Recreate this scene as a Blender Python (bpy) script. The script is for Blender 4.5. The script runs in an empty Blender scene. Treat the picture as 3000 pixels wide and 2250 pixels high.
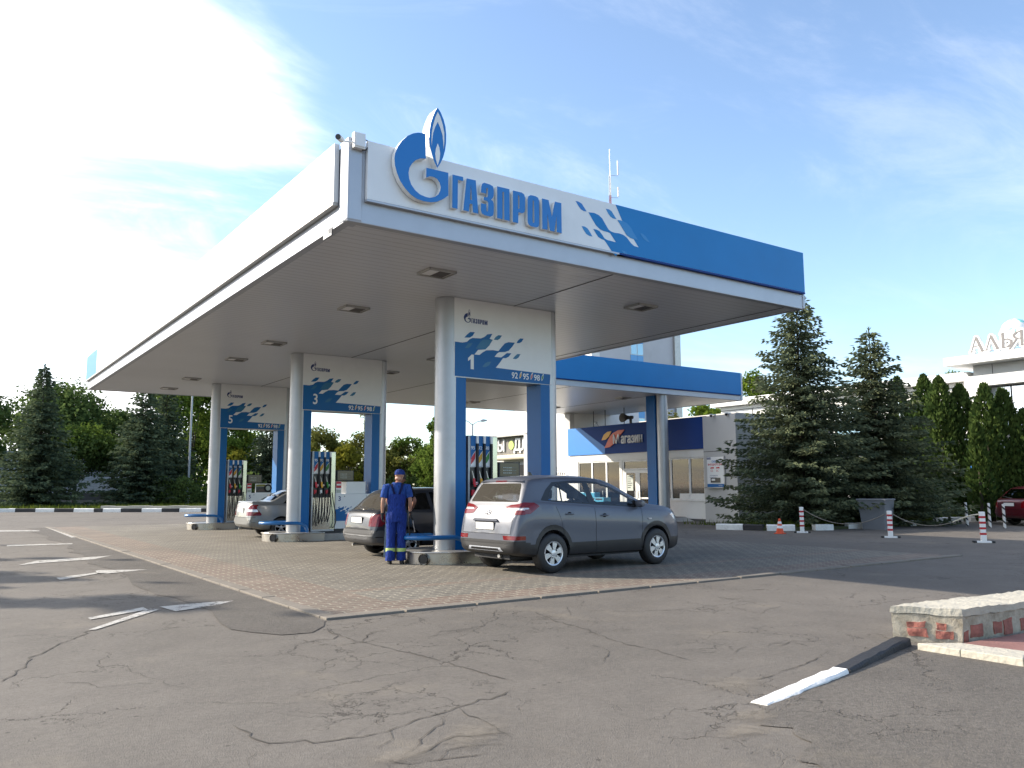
import bpy, bmesh, math, random
from math import sin, cos, pi, radians, atan2, sqrt, hypot
from mathutils import Vector, Matrix
from mathutils.geometry import tessellate_polygon
random.seed(7)
SC = bpy.context.scene
COL = SC.collection

# ------------------------------------------------------------------ camera
cam_d = bpy.data.cameras.new('camera'); cam = bpy.data.objects.new('camera', cam_d); COL.objects.link(cam)
CR = Matrix(((0.81937638, -0.06860269, -0.56913621), (-0.5732407, -0.10528911, -0.81259418), (-0.0041777, 0.99207251, -0.12559726)))
CR = Matrix((CR[0], (-CR[1][0], -CR[1][1], -CR[1][2]), CR[2])) if False else CR
cam.matrix_world = Matrix.Translation((0, 0, 1.455)) @ CR.to_4x4()
cam_d.sensor_width = 36; cam_d.lens = 28.826; cam_d.clip_start = 0.05; cam_d.clip_end = 3000
SC.camera = cam
# ------------------------------------------------------------------ sun and sky
SUNK = Vector((1.3, -1.55, -1.0))           # travel direction of the light
SUN_EL = atan2(1.0, hypot(1.3, 1.55)); SUN_AZ = atan2(-1.3, 1.55)
ld = bpy.data.lights.new('sun', 'SUN'); ld.energy = 4.5; ld.angle = radians(0.6); ld.color = (1.0, 0.90, 0.76)
sun = bpy.data.objects.new('sun', ld); COL.objects.link(sun); sun.location = (-20, 20, 30)
sun.rotation_euler = SUNK.to_track_quat('-Z', 'Y').to_euler()
SC.view_settings.view_transform = 'Standard'; SC.view_settings.look = 'None'
SC.view_settings.exposure = 1.02; SC.view_settings.gamma = 1.0
SC.cycles.use_denoising = True
SC.cycles.max_bounces = 8; SC.cycles.transparent_max_bounces = 12; SC.cycles.caustics_reflective = False; SC.cycles.caustics_refractive = False

def node(nt, t, **kw):
    n = nt.nodes.new(t)
    for k, v in kw.items():
        if k in ('operation', 'blend_type', 'data_type', 'sky_type', 'sun_disc', 'sun_elevation', 'sun_rotation', 'noise_dimensions', 'feature', 'distance', 'air_density', 'dust_density', 'ozone_density', 'altitude', 'interpolation', 'wave_type', 'bands_direction', 'offset', 'offset_frequency', 'squash', 'squash_frequency', 'invert', 'clamp'):
            setattr(n, 'interpolation_type' if (k == 'interpolation' and t == 'ShaderNodeMapRange') else k, v)
        else:
            n.inputs[k.replace('_', ' ') if k.replace('_', ' ') in n.inputs else k].default_value = v
    return n

def world():
    w = bpy.data.worlds.new('World'); SC.world = w; w.use_nodes = True; nt = w.node_tree; nt.nodes.clear()
    L = nt.links.new
    out = nt.nodes.new('ShaderNodeOutputWorld'); bg = nt.nodes.new('ShaderNodeBackground'); bg.inputs[1].default_value = 0.15
    sky = node(nt, 'ShaderNodeTexSky', sky_type='NISHITA', sun_disc=False, sun_elevation=SUN_EL, sun_rotation=SUN_AZ, air_density=1.0, dust_density=.4, ozone_density=2.5)
    tc = nt.nodes.new('ShaderNodeTexCoord')
    sep = nt.nodes.new('ShaderNodeSeparateXYZ'); L(tc.outputs['Generated'], sep.inputs[0])
    zz = node(nt, 'ShaderNodeMath', operation='ADD'); L(sep.outputs[2], zz.inputs[0]); zz.inputs[1].default_value = 0.22
    zm = node(nt, 'ShaderNodeMath', operation='MAXIMUM'); L(zz.outputs[0], zm.inputs[0]); zm.inputs[1].default_value = 0.08
    dx = node(nt, 'ShaderNodeMath', operation='DIVIDE'); L(sep.outputs[0], dx.inputs[0]); L(zm.outputs[0], dx.inputs[1])
    dy = node(nt, 'ShaderNodeMath', operation='DIVIDE'); L(sep.outputs[1], dy.inputs[0]); L(zm.outputs[0], dy.inputs[1])
    cmb = nt.nodes.new('ShaderNodeCombineXYZ'); L(dx.outputs[0], cmb.inputs[0]); L(dy.outputs[0], cmb.inputs[1])
    mp = nt.nodes.new('ShaderNodeMapping'); L(cmb.outputs[0], mp.inputs[0]); mp.inputs['Rotation'].default_value = (0, 0, radians(35)); mp.inputs['Scale'].default_value = (0.75, 1.5, 1); mp.inputs['Location'].default_value = (5.3, 0.6, 0)
    def noise(scale, det, rough, dist):
        n = node(nt, 'ShaderNodeTexNoise', Scale=scale, Detail=det, Roughness=rough, Distortion=dist); L(mp.outputs[0], n.inputs['Vector']); return n.outputs['Fac']
    def rng(src, a, b, c, d, sm=True):
        r = node(nt, 'ShaderNodeMapRange', interpolation='SMOOTHSTEP' if sm else 'LINEAR'); L(src, r.inputs[0])
        for i, v in enumerate((a, b, c, d)): r.inputs[i + 1].default_value = v
        return r.outputs[0]
    def mth(op, a, b):
        n = node(nt, 'ShaderNodeMath', operation=op)
        for i, q in enumerate((a, b)):
            if isinstance(q, (int, float)): n.inputs[i].default_value = q
            else: L(q, n.inputs[i])
        return n.outputs[0]
    dot = node(nt, 'ShaderNodeVectorMath', operation='DOT_PRODUCT'); L(tc.outputs['Generated'], dot.inputs[0]); dot.inputs[1].default_value = (-SUNK).normalized()
    D = dot.outputs['Value']
    # broad banks thicken towards the sun's side; fine wisps lie everywhere
    bank = mth('ADD', noise(0.62, 10, .58, .7), rng(D, .25, .86, -.11, .118))
    wisp = mth('MULTIPLY', rng(noise(1.5, 10, .66, 1.1), .46, .78, 0, 1), rng(noise(.5, 3, .5, 0), .42, .62, .08, .42))
    mask = mth('MINIMUM', mth('ADD', rng(bank, .47, .68, 0.03, .95), mth('MULTIPLY', wisp, .85)), .97)
    bright = rng(D, -.1, .9, 5.4, 8.2)
    ccol = node(nt, 'ShaderNodeVectorMath', operation='SCALE'); ccol.inputs[0].default_value = (1.0, 1.0, 1.02); L(bright, ccol.inputs['Scale'])
    mx = node(nt, 'ShaderNodeMix', data_type='RGBA'); L(mask, mx.inputs[0]); L(sky.outputs[0], mx.inputs[6]); L(ccol.outputs[0], mx.inputs[7])
    L(mx.outputs[2], bg.inputs[0]); L(bg.outputs[0], out.inputs[0])
world()

# ------------------------------------------------------------------ mesh helpers
class MB:
    def __init__(s): s.v = []; s.f = []; s.k = []; s.mats = []
    def mi(s, m):
        if m not in s.mats: s.mats.append(m)
        return s.mats.index(m)
    def add(s, vs, fs, m):
        b = len(s.v); s.v += [tuple(v) for v in vs]; i = s.mi(m)
        for f in fs: s.f.append(tuple(b + q for q in f)); s.k.append(i)
        return s
    def quad(s, a, b, c, d, m): return s.add((a, b, c, d), ((0, 1, 2, 3),), m)
    def box(s, x0, y0, z0, x1, y1, z1, m):
        x0, x1 = min(x0, x1), max(x0, x1); y0, y1 = min(y0, y1), max(y0, y1); z0, z1 = min(z0, z1), max(z0, z1)
        v = [(x, y, z) for z in (z0, z1) for y in (y0, y1) for x in (x0, x1)]
        return s.add(v, ((0, 2, 3, 1), (4, 5, 7, 6), (0, 1, 5, 4), (2, 6, 7, 3), (0, 4, 6, 2), (1, 3, 7, 5)), m)
    def prism(s, poly, ax, a, b, m, holes=(), mside=None, caps=(True, True)):
        P = {'y': lambda p, t: (p[0], t, p[1]), 'x': lambda p, t: (t, p[0], p[1]), 'z': lambda p, t: (p[0], p[1], t)}[ax]
        loops = [list(poly)] + [list(h) for h in holes]; flat = [q for l in loops for q in l]
        tris = tessellate_polygon([[Vector((q[0], q[1], 0)) for q in l] for l in loops])
        if caps[0]: s.add([P(q, a) for q in flat], [tuple(t) for t in tris], m)
        if caps[1]: s.add([P(q, b) for q in flat], [tuple(reversed(t)) for t in tris], m)
        if a != b:
            for l in loops:
                n = len(l)
                s.add([P(q, a) for q in l] + [P(q, b) for q in l], [(i, (i + 1) % n, n + (i + 1) % n, n + i) for i in range(n)], mside or m)
        return s
    def rings(s, R, m, cap=True, closed=True):
        n = len(R[0]); b = []; fs = []
        for r in R: b += r
        for i in range(len(R) - 1):
            for j in range(n if closed else n - 1):
                k = (j + 1) % n; fs.append((i * n + j, i * n + k, (i + 1) * n + k, (i + 1) * n + j))
        if cap: fs += [tuple(range(n))[::-1], tuple((len(R) - 1) * n + j for j in range(n))]
        return s.add(b, fs, m)
    def tube(s, pts, r, m, n=8, cap=True):
        pts = [Vector(p) for p in pts]; R = []; u = None
        for i, p in enumerate(pts):
            t = (pts[min(i + 1, len(pts) - 1)] - pts[max(i - 1, 0)]).normalized()
            if u is None:
                u = t.cross(Vector((0, 0, 1)));  u = t.cross(Vector((1, 0, 0))) if u.length < .1 else u
            u = (u - t * u.dot(t)).normalized(); w = t.cross(u)
            rr = r[i] if isinstance(r, (list, tuple)) else r
            R.append([tuple(p + (u * cos(a) + w * sin(a)) * rr) for a in [2 * pi * j / n for j in range(n)]])
        return s.rings(R, m, cap)
    def lathe(s, prof, m, n=20, c=(0, 0, 0), ax='z', cap=True):
        R = []
        for r, h in prof:
            ring = []
            for j in range(n):
                a = 2 * pi * j / n; p, q = r * cos(a), r * sin(a)
                ring.append({'z': (c[0] + p, c[1] + q, c[2] + h), 'x': (c[0] + h, c[1] + p, c[2] + q), 'y': (c[0] + p, c[1] + h, c[2] + q)}[ax])
            R.append(ring)
        return s.rings(R, m, cap)
    def build(s, name, parent=None, smooth=None, bevel=0, loc=None, label=None, recalc=True, bseg=2):
        me = bpy.data.meshes.new(name); me.from_pydata(s.v, [], s.f)
        for m in s.mats: me.materials.append(m)
        me.polygons.foreach_set('material_index', s.k)
        if recalc:
            bm = bmesh.new(); bm.from_mesh(me)
            if smooth is not None or bevel: bmesh.ops.remove_doubles(bm, verts=bm.verts, dist=1e-5)
            bmesh.ops.recalc_face_normals(bm, faces=bm.faces); bm.to_mesh(me); bm.free()
        if smooth is not None:
            me.polygons.foreach_set('use_smooth', [True] * len(me.polygons))
            if smooth < 179: me.set_sharp_from_angle(angle=radians(smooth))
        o = bpy.data.objects.new(name, me); COL.objects.link(o)
        if parent is not None: o.parent = parent
        if loc: o.location = loc
        if label: o['label'] = label
        if bevel:
            b = o.modifiers.new('bevel', 'BEVEL'); b.width = bevel; b.segments = bseg; b.limit_method = 'ANGLE'; b.angle_limit = radians(40)
        return o

def tag(o, label=None, cat=None, group=None, kind=None):
    if label: o['label'] = label
    if cat: o['category'] = cat
    if group: o['group'] = group
    if kind: o['kind'] = kind
    return o
def thing(name, label, cat, loc=(0, 0, 0), rz=0, group=None):
    o = bpy.data.objects.new(name, None); COL.objects.link(o); o.location = loc; o.rotation_euler = (0, 0, rz); o.empty_display_size = .2
    return tag(o, label, cat, group, 'thing')
def one(o, label, cat, group=None): return tag(o, label, cat, group, 'thing')
def copy_tree(o, parent=None):
    c = o.copy(); COL.objects.link(c); c.parent = parent; c.matrix_parent_inverse = o.matrix_parent_inverse.copy()
    for ch in list(o.children): copy_tree(ch, c)
    return c

_tc = {}
def glyphs(body, size, sx=1.0, bold=0.0, spacing=1.0, align='LEFT', res=3):
    c = bpy.data.curves.new('t', 'FONT'); c.body = body; c.size = size; c.offset = bold; c.resolution_u = res; c.space_character = spacing; c.align_x = align
    o = bpy.data.objects.new('t', c); COL.objects.link(o)
    dg = bpy.context.evaluated_depsgraph_get(); me = bpy.data.meshes.new_from_object(o.evaluated_get(dg))
    vs = [(v.co.x * sx, v.co.y) for v in me.vertices]; fs = [tuple(p.vertices) for p in me.polygons]
    es = {}
    for f in fs:
        for i in range(len(f)):
            e = (f[i], f[(i + 1) % len(f)])
            if (e[1], e[0]) in es: del es[(e[1], e[0])]
            else: es[e] = 1
    bpy.data.objects.remove(o); bpy.data.curves.remove(c); bpy.data.meshes.remove(me)
    return vs, fs, list(es)
def text(mb, body, size, M, m, depth=0.004, sx=1.0, bold=0.0, spacing=1.0, align='LEFT', mside=None):
    """M maps (u, v, w) to space: u along the line, v up, w out of the surface"""
    vs, fs, es = glyphs(body, size, sx, bold, spacing, align)
    top = [M(u, v, depth) for u, v in vs]; bot = [M(u, v, 0) for u, v in vs]; n = len(vs)
    mb.add(top, fs, m); mb.add(top + bot, [(a, b, n + b, n + a) for a, b in es], mside or m)
def onY(x0, y0, z0): return lambda u, v, w: (x0 + u, y0 - w, z0 + v)      # wall that faces -Y
def onX(x0, y0, z0): return lambda u, v, w: (x0 - w, y0 - u, z0 + v)      # wall that faces -X

# ------------------------------------------------------------------ materials
def new_mat(name):
    m = bpy.data.materials.new(name); m.use_nodes = True; nt = m.node_tree
    return m, nt, nt.nodes['Principled BSDF'], nt.links.new
def mat(name, col, rough=.5, metal=0.0, var=0.0, vs=3.0, bump=0.0, bs=60.0, coat=0.0, emit=None, dirt=0.0, ds=1.5, rvar=0.0, trans=0.0, alpha=1.0, spec=None, ior=None, detail=4, bdist=.02):
    m, nt, P, L = new_mat(name)
    c = (col[0], col[1], col[2], 1)
    P.inputs['Base Color'].default_value = c; P.inputs['Roughness'].default_value = rough; P.inputs['Metallic'].default_value = metal
    if spec is not None: P.inputs['Specular IOR Level'].default_value = spec
    if ior: P.inputs['IOR'].default_value = ior
    if coat: P.inputs['Coat Weight'].default_value = coat; P.inputs['Coat Roughness'].default_value = .06
    if trans: P.inputs['Transmission Weight'].default_value = trans
    if alpha < 1: P.inputs['Alpha'].default_value = alpha
    tc = nt.nodes.new('ShaderNodeTexCoord'); src = None
    if var or rvar:
        n = node(nt, 'ShaderNodeTexNoise', Scale=vs, Detail=detail, Roughness=.6); L(tc.outputs['Object'], n.inputs['Vector'])
        if var:
            r = node(nt, 'ShaderNodeMapRange'); L(n.outputs['Fac'], r.inputs[0]); r.inputs[1].default_value = .25; r.inputs[2].default_value = .75; r.inputs[3].default_value = 1 - var; r.inputs[4].default_value = 1 + var
            s = node(nt, 'ShaderNodeVectorMath', operation='SCALE'); s.inputs[0].default_value = col[:3]; L(r.outputs[0], s.inputs['Scale']); src = s.outputs[0]
        if rvar:
            r2 = node(nt, 'ShaderNodeMapRange'); L(n.outputs['Fac'], r2.inputs[0]); r2.inputs[1].default_value = .3; r2.inputs[2].default_value = .7; r2.inputs[3].default_value = max(.02, rough - rvar); r2.inputs[4].default_value = min(1, rough + rvar); L(r2.outputs[0], P.inputs['Roughness'])
    if dirt:
        n2 = node(nt, 'ShaderNodeTexNoise', Scale=ds, Detail=7, Roughness=.7); L(tc.outputs['Object'], n2.inputs['Vector'])
        r3 = node(nt, 'ShaderNodeMapRange', interpolation='SMOOTHSTEP'); L(n2.outputs['Fac'], r3.inputs[0]); r3.inputs[1].default_value = .5; r3.inputs[2].default_value = .75; r3.inputs[3].default_value = 0; r3.inputs[4].default_value = dirt
        mx = node(nt, 'ShaderNodeMix', data_type='RGBA'); L(r3.outputs[0], mx.inputs[0]); mx.inputs[7].default_value = (.11, .095, .075, 1)
        if src: L(src, mx.inputs[6])
        else: mx.inputs[6].default_value = c
        src = mx.outputs[2]
    if src: L(src, P.inputs['Base Color'])
    if bump:
        b = node(nt, 'ShaderNodeTexNoise', Scale=bs, Detail=5); L(tc.outputs['Object'], b.inputs['Vector'])
        bp = nt.nodes.new('ShaderNodeBump'); bp.inputs['Strength'].default_value = bump; bp.inputs['Distance'].default_value = bdist; L(b.outputs['Fac'], bp.inputs['Height']); L(bp.outputs[0], P.inputs['Normal'])
    if emit: P.inputs['Emission Color'].default_value = (*emit[:3], 1); P.inputs['Emission Strength'].default_value = emit[3]
    return m
M = {}
M['white_panel'] = mat('white_panel', (.74, .75, .76), .32, var=.03, dirt=.10, ds=.8)
M['white_paint'] = mat('white_paint', (.78, .78, .77), .45, var=.04, dirt=.12)
M['wall_white'] = mat('wall_white', (.78, .77, .74), .7, var=.03, vs=.7, dirt=.12, ds=.6, bump=.1, bs=40)
M['silver'] = mat('silver', (.40, .41, .43), .38, .55, var=.05, dirt=.14, ds=2.2)
M['alu_trim'] = mat('alu_trim', (.40, .42, .46), .42, .4, var=.04)
M['blue_sign'] = mat('blue_sign', (.003, .185, .48), .45, var=.05, vs=1.2, spec=.3)
M['blue_gate'] = mat('blue_gate', (.003, .118, .35), .42, var=.05, vs=2, dirt=.06, spec=.3)
M['blue_letter'] = mat('blue_letter', (.003, .165, .49), .3)
M['teal'] = mat('teal', (.010, .21, .5), .3)
M['teal_dark'] = mat('teal_dark', (.008, .14, .3), .36)
M['navy'] = mat('navy', (.005, .042, .21), .55, var=.06, vs=.8, spec=.2)
M['navy_letter'] = mat('navy_letter', (.010, .03, .16), .4)
M['sky_blue_panel'] = mat('sky_blue_panel', (.02, .19, .58), .4, var=.04)
M['steel'] = mat('steel', (.40, .38, .35), .30, .92, var=.10, rvar=.12, bump=.06, bs=9, dirt=.05, ds=3)
M['steel_dull'] = mat('steel_dull', (.42, .41, .39), .42, .7, var=.1, dirt=.2, ds=2.5)
M['black_rubber'] = mat('black_rubber', (.012, .012, .013), .6, var=.2, vs=12)
M['black_plastic'] = mat('black_plastic', (.016, .016, .018), .45, var=.15, vs=8)
M['dark_panel'] = mat('dark_panel', (.010, .011, .014), .3)
M['screen'] = mat('screen', (.012, .018, .018), .12)
M['concrete'] = mat('concrete', (.36, .345, .32), .85, var=.16, vs=4, bump=.3, bs=40, dirt=.25)
M['concrete_old'] = mat('concrete_old', (.43, .40, .33), .9, var=.2, vs=6, bump=.7, bs=22, dirt=.35, ds=3)
M['kerb_white'] = mat('kerb_white', (.74, .73, .70), .8, var=.08, vs=9, bump=.4, bs=30, dirt=.22, ds=4)
M['kerb_black'] = mat('kerb_black', (.018, .018, .02), .7, var=.2, vs=9, bump=.4, bs=30)
M['red_paint'] = mat('red_paint', (.42, .012, .02), .5, var=.08, vs=14)
M['orange'] = mat('orange', (.62, .07, .015), .55)
M['yellow'] = mat('yellow', (.66, .33, .015), .45)
M['green'] = mat('green', (.03, .22, .025), .45)
M['red'] = mat('red', (.5, .015, .03), .45)
M['glass_dark'] = mat('glass_dark', (.010, .012, .014), .05, spec=.6)
M['window_tint'] = mat('window_tint', (.35, .38, .39), .04, trans=1.0, ior=1.05, spec=.6)
M['plinth_dark'] = mat('plinth_dark', (.10, .095, .09), .85, var=.15)
M['brass'] = mat('brass', (.5, .45, .38), .4, .8)
M['bark'] = mat('bark', (.05, .038, .026), .9, var=.25, vs=8, bump=.6, bs=15)
M['skin'] = mat('skin', (.42, .22, .15), .55, var=.06, vs=20)
M['skin_dark'] = mat('skin_dark', (.33, .16, .11), .55)
def worn_paint():
    m, nt, P, L = new_mat('white_paint_road'); tc = nt.nodes.new('ShaderNodeTexCoord'); out = nt.nodes['Material Output']; P.inputs['Roughness'].default_value = .85; P.inputs['Base Color'].default_value = (.42, .405, .375, 1)
    a = node(nt, 'ShaderNodeTexNoise', Scale=5.5, Detail=9, Roughness=.72); L(tc.outputs['Object'], a.inputs['Vector']); b = node(nt, 'ShaderNodeTexNoise', Scale=48, Detail=3, Roughness=.6); L(tc.outputs['Object'], b.inputs['Vector'])
    k = node(nt, 'ShaderNodeMath', operation='MULTIPLY_ADD'); L(b.outputs['Fac'], k.inputs[0]); k.inputs[1].default_value = .45; L(a.outputs['Fac'], k.inputs[2])
    r = node(nt, 'ShaderNodeMapRange', interpolation='SMOOTHSTEP'); L(k.outputs[0], r.inputs[0]); r.inputs[1].default_value = .60; r.inputs[2].default_value = .72; r.inputs[3].default_value = .12; r.inputs[4].default_value = .94
    t = nt.nodes.new('ShaderNodeBsdfTransparent'); x = nt.nodes.new('ShaderNodeMixShader'); L(r.outputs[0], x.inputs[0]); L(t.outputs[0], x.inputs[1]); L(P.outputs[0], x.inputs[2]); L(x.outputs[0], out.inputs[0]); return m
M['white_paint_road'] = worn_paint()

# ------------------------------------------------------------------ ground
def asphalt(name, base=(.136, .122, .106), crack=1.0, grain=1.0, warm=1.0):
    m, nt, P, L = new_mat(name); tc = nt.nodes.new('ShaderNodeTexCoord'); O = tc.outputs['Object']
    P.inputs['Roughness'].default_value = .86; P.inputs['Specular IOR Level'].default_value = .3
    big = node(nt, 'ShaderNodeTexNoise', Scale=.22, Detail=6, Roughness=.62); L(O, big.inputs['Vector'])
    mid = node(nt, 'ShaderNodeTexNoise', Scale=1.6, Detail=8, Roughness=.68); L(O, mid.inputs['Vector'])
    fine = node(nt, 'ShaderNodeTexNoise', Scale=95, Detail=3, Roughness=.7); L(O, fine.inputs['Vector'])
    grit = node(nt, 'ShaderNodeTexNoise', Scale=22, Detail=4, Roughness=.75); L(O, grit.inputs['Vector'])
    spk = node(nt, 'ShaderNodeTexVoronoi', Scale=55); L(O, spk.inputs['Vector'])
    def rng(src, a, b, c, d, sm=False):
        r = node(nt, 'ShaderNodeMapRange', interpolation='SMOOTHSTEP' if sm else 'LINEAR'); L(src, r.inputs[0])
        for i, v in enumerate((a, b, c, d)): r.inputs[i + 1].default_value = v
        return r.outputs[0]
    def mul(a, b):
        n = node(nt, 'ShaderNodeMath', operation='MULTIPLY'); L(a, n.inputs[0]); L(b, n.inputs[1]); return n.outputs[0]
    f = mul(mul(rng(big.outputs['Fac'], .3, .7, .84, 1.16), rng(mid.outputs['Fac'], .25, .75, .86, 1.14)), mul(rng(fine.outputs['Fac'], .2, .8, 1 - .26 * grain, 1 + .26 * grain), rng(grit.outputs['Fac'], .25, .75, 1 - .20 * grain, 1 + .20 * grain)))
    s = node(nt, 'ShaderNodeVectorMath', operation='SCALE'); s.inputs[0].default_value = base; L(f, s.inputs['Scale'])
    # pale stones in the binder
    st = rng(spk.outputs['Distance'], .0, .22, .55 * grain, 0, True)
    stn = node(nt, 'ShaderNodeTexNoise', Scale=30, Detail=1); L(O, stn.inputs['Vector']); st = mul(st, rng(stn.outputs['Fac'], .55, .68, 0, 1, True))
    m1 = node(nt, 'ShaderNodeMix', data_type='RGBA'); L(st, m1.inputs[0]); L(s.outputs[0], m1.inputs[6]); m1.inputs[7].default_value = (.30, .28, .25, 1)
    # sandy drift in some places
    sand = node(nt, 'ShaderNodeTexNoise', Scale=.55, Detail=7, Roughness=.7); L(O, sand.inputs['Vector'])
    m2 = node(nt, 'ShaderNodeMix', data_type='RGBA'); L(mul(rng(sand.outputs['Fac'], .53, .70, 0, .8, True), rng(mid.outputs['Fac'], .42, .60, .15, 1, True)), m2.inputs[0]); L(m1.outputs[2], m2.inputs[6]); m2.inputs[7].default_value = (.185, .160, .126, 1)
    # small open pits where the binder has gone
    pv = node(nt, 'ShaderNodeTexVoronoi', Scale=9.0); L(O, pv.inputs['Vector']); pn = node(nt, 'ShaderNodeTexNoise', Scale=1.9, Detail=4); L(O, pn.inputs['Vector'])
    pit = mul(rng(pv.outputs['Distance'], .10, .20, 1, 0, True), rng(pn.outputs['Fac'], .57, .63, 0, .9, True))
    m4 = node(nt, 'ShaderNodeMix', data_type='RGBA'); L(pit, m4.inputs[0]); L(m2.outputs[2], m4.inputs[6]); m4.inputs[7].default_value = (.06, .052, .045, 1)
    last = m4.outputs[2]; hsrc = pit
    if crack:
        warp = node(nt, 'ShaderNodeTexNoise', Scale=1.1, Detail=6, Roughness=.65); L(O, warp.inputs['Vector'])
        wv = node(nt, 'ShaderNodeVectorMath', operation='SCALE'); L(warp.outputs['Color'], wv.inputs[0]); wv.inputs['Scale'].default_value = 1.1
        av = node(nt, 'ShaderNodeVectorMath', operation='ADD'); L(O, av.inputs[0]); L(wv.outputs[0], av.inputs[1])
        cr = []
        for sc, wd, lo, hi, nsc in ((.42, .0055, .46, .58, .35), (1.5, .011, .50, .60, .45), (3.4, .016, .58, .66, .6)):
            v = node(nt, 'ShaderNodeTexVoronoi', feature='DISTANCE_TO_EDGE', Scale=sc); L(av.outputs[0], v.inputs['Vector'])
            k = node(nt, 'ShaderNodeTexNoise', Scale=nsc, Detail=3); L(O, k.inputs['Vector'])
            cr.append(mul(rng(v.outputs['Distance'], 0, wd, 1, 0, True), rng(k.outputs['Fac'], lo, hi, 0, crack, True)))
        mx0 = node(nt, 'ShaderNodeMath', operation='MAXIMUM'); L(cr[0], mx0.inputs[0]); L(cr[1], mx0.inputs[1]); mxm = node(nt, 'ShaderNodeMath', operation='MAXIMUM'); L(mx0.outputs[0], mxm.inputs[0]); L(cr[2], mxm.inputs[1])
        m3 = node(nt, 'ShaderNodeMix', data_type='RGBA'); L(mxm.outputs[0], m3.inputs[0]); L(last, m3.inputs[6]); m3.inputs[7].default_value = (.058, .05, .042, 1)
        last = m3.outputs[2]; hsrc = mxm.outputs[0]
    L(last, P.inputs['Base Color'])
    h1 = node(nt, 'ShaderNodeMath', operation='MULTIPLY_ADD'); L(fine.outputs['Fac'], h1.inputs[0]); h1.inputs[1].default_value = .5 * grain; L(mid.outputs['Fac'], h1.inputs[2])
    h = h1.outputs[0]
    if hsrc:
        h2 = node(nt, 'ShaderNodeMath', operation='SUBTRACT'); L(h, h2.inputs[0]); L(hsrc, h2.inputs[1]); h = h2.outputs[0]
    bp = nt.nodes.new('ShaderNodeBump'); bp.inputs['Strength'].default_value = .75; bp.inputs['Distance'].default_value = .022 * grain; L(h, bp.inputs['Height']); L(bp.outputs[0], P.inputs['Normal'])
    return m
M['asphalt'] = asphalt('asphalt')
M['asphalt_patch'] = asphalt('asphalt_patch', (.108, .097, .085), 0, 1.3)
M['asphalt_coarse'] = asphalt('asphalt_coarse', (.128, .115, .100), .9, 1.5)
M['crack'] = mat('crack', (.064, .056, .047), .95)
M['grass_soil'] = mat('grass_soil', (.05, .058, .022), .95, var=.35, vs=2.5, bump=.6, bs=12)

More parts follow.
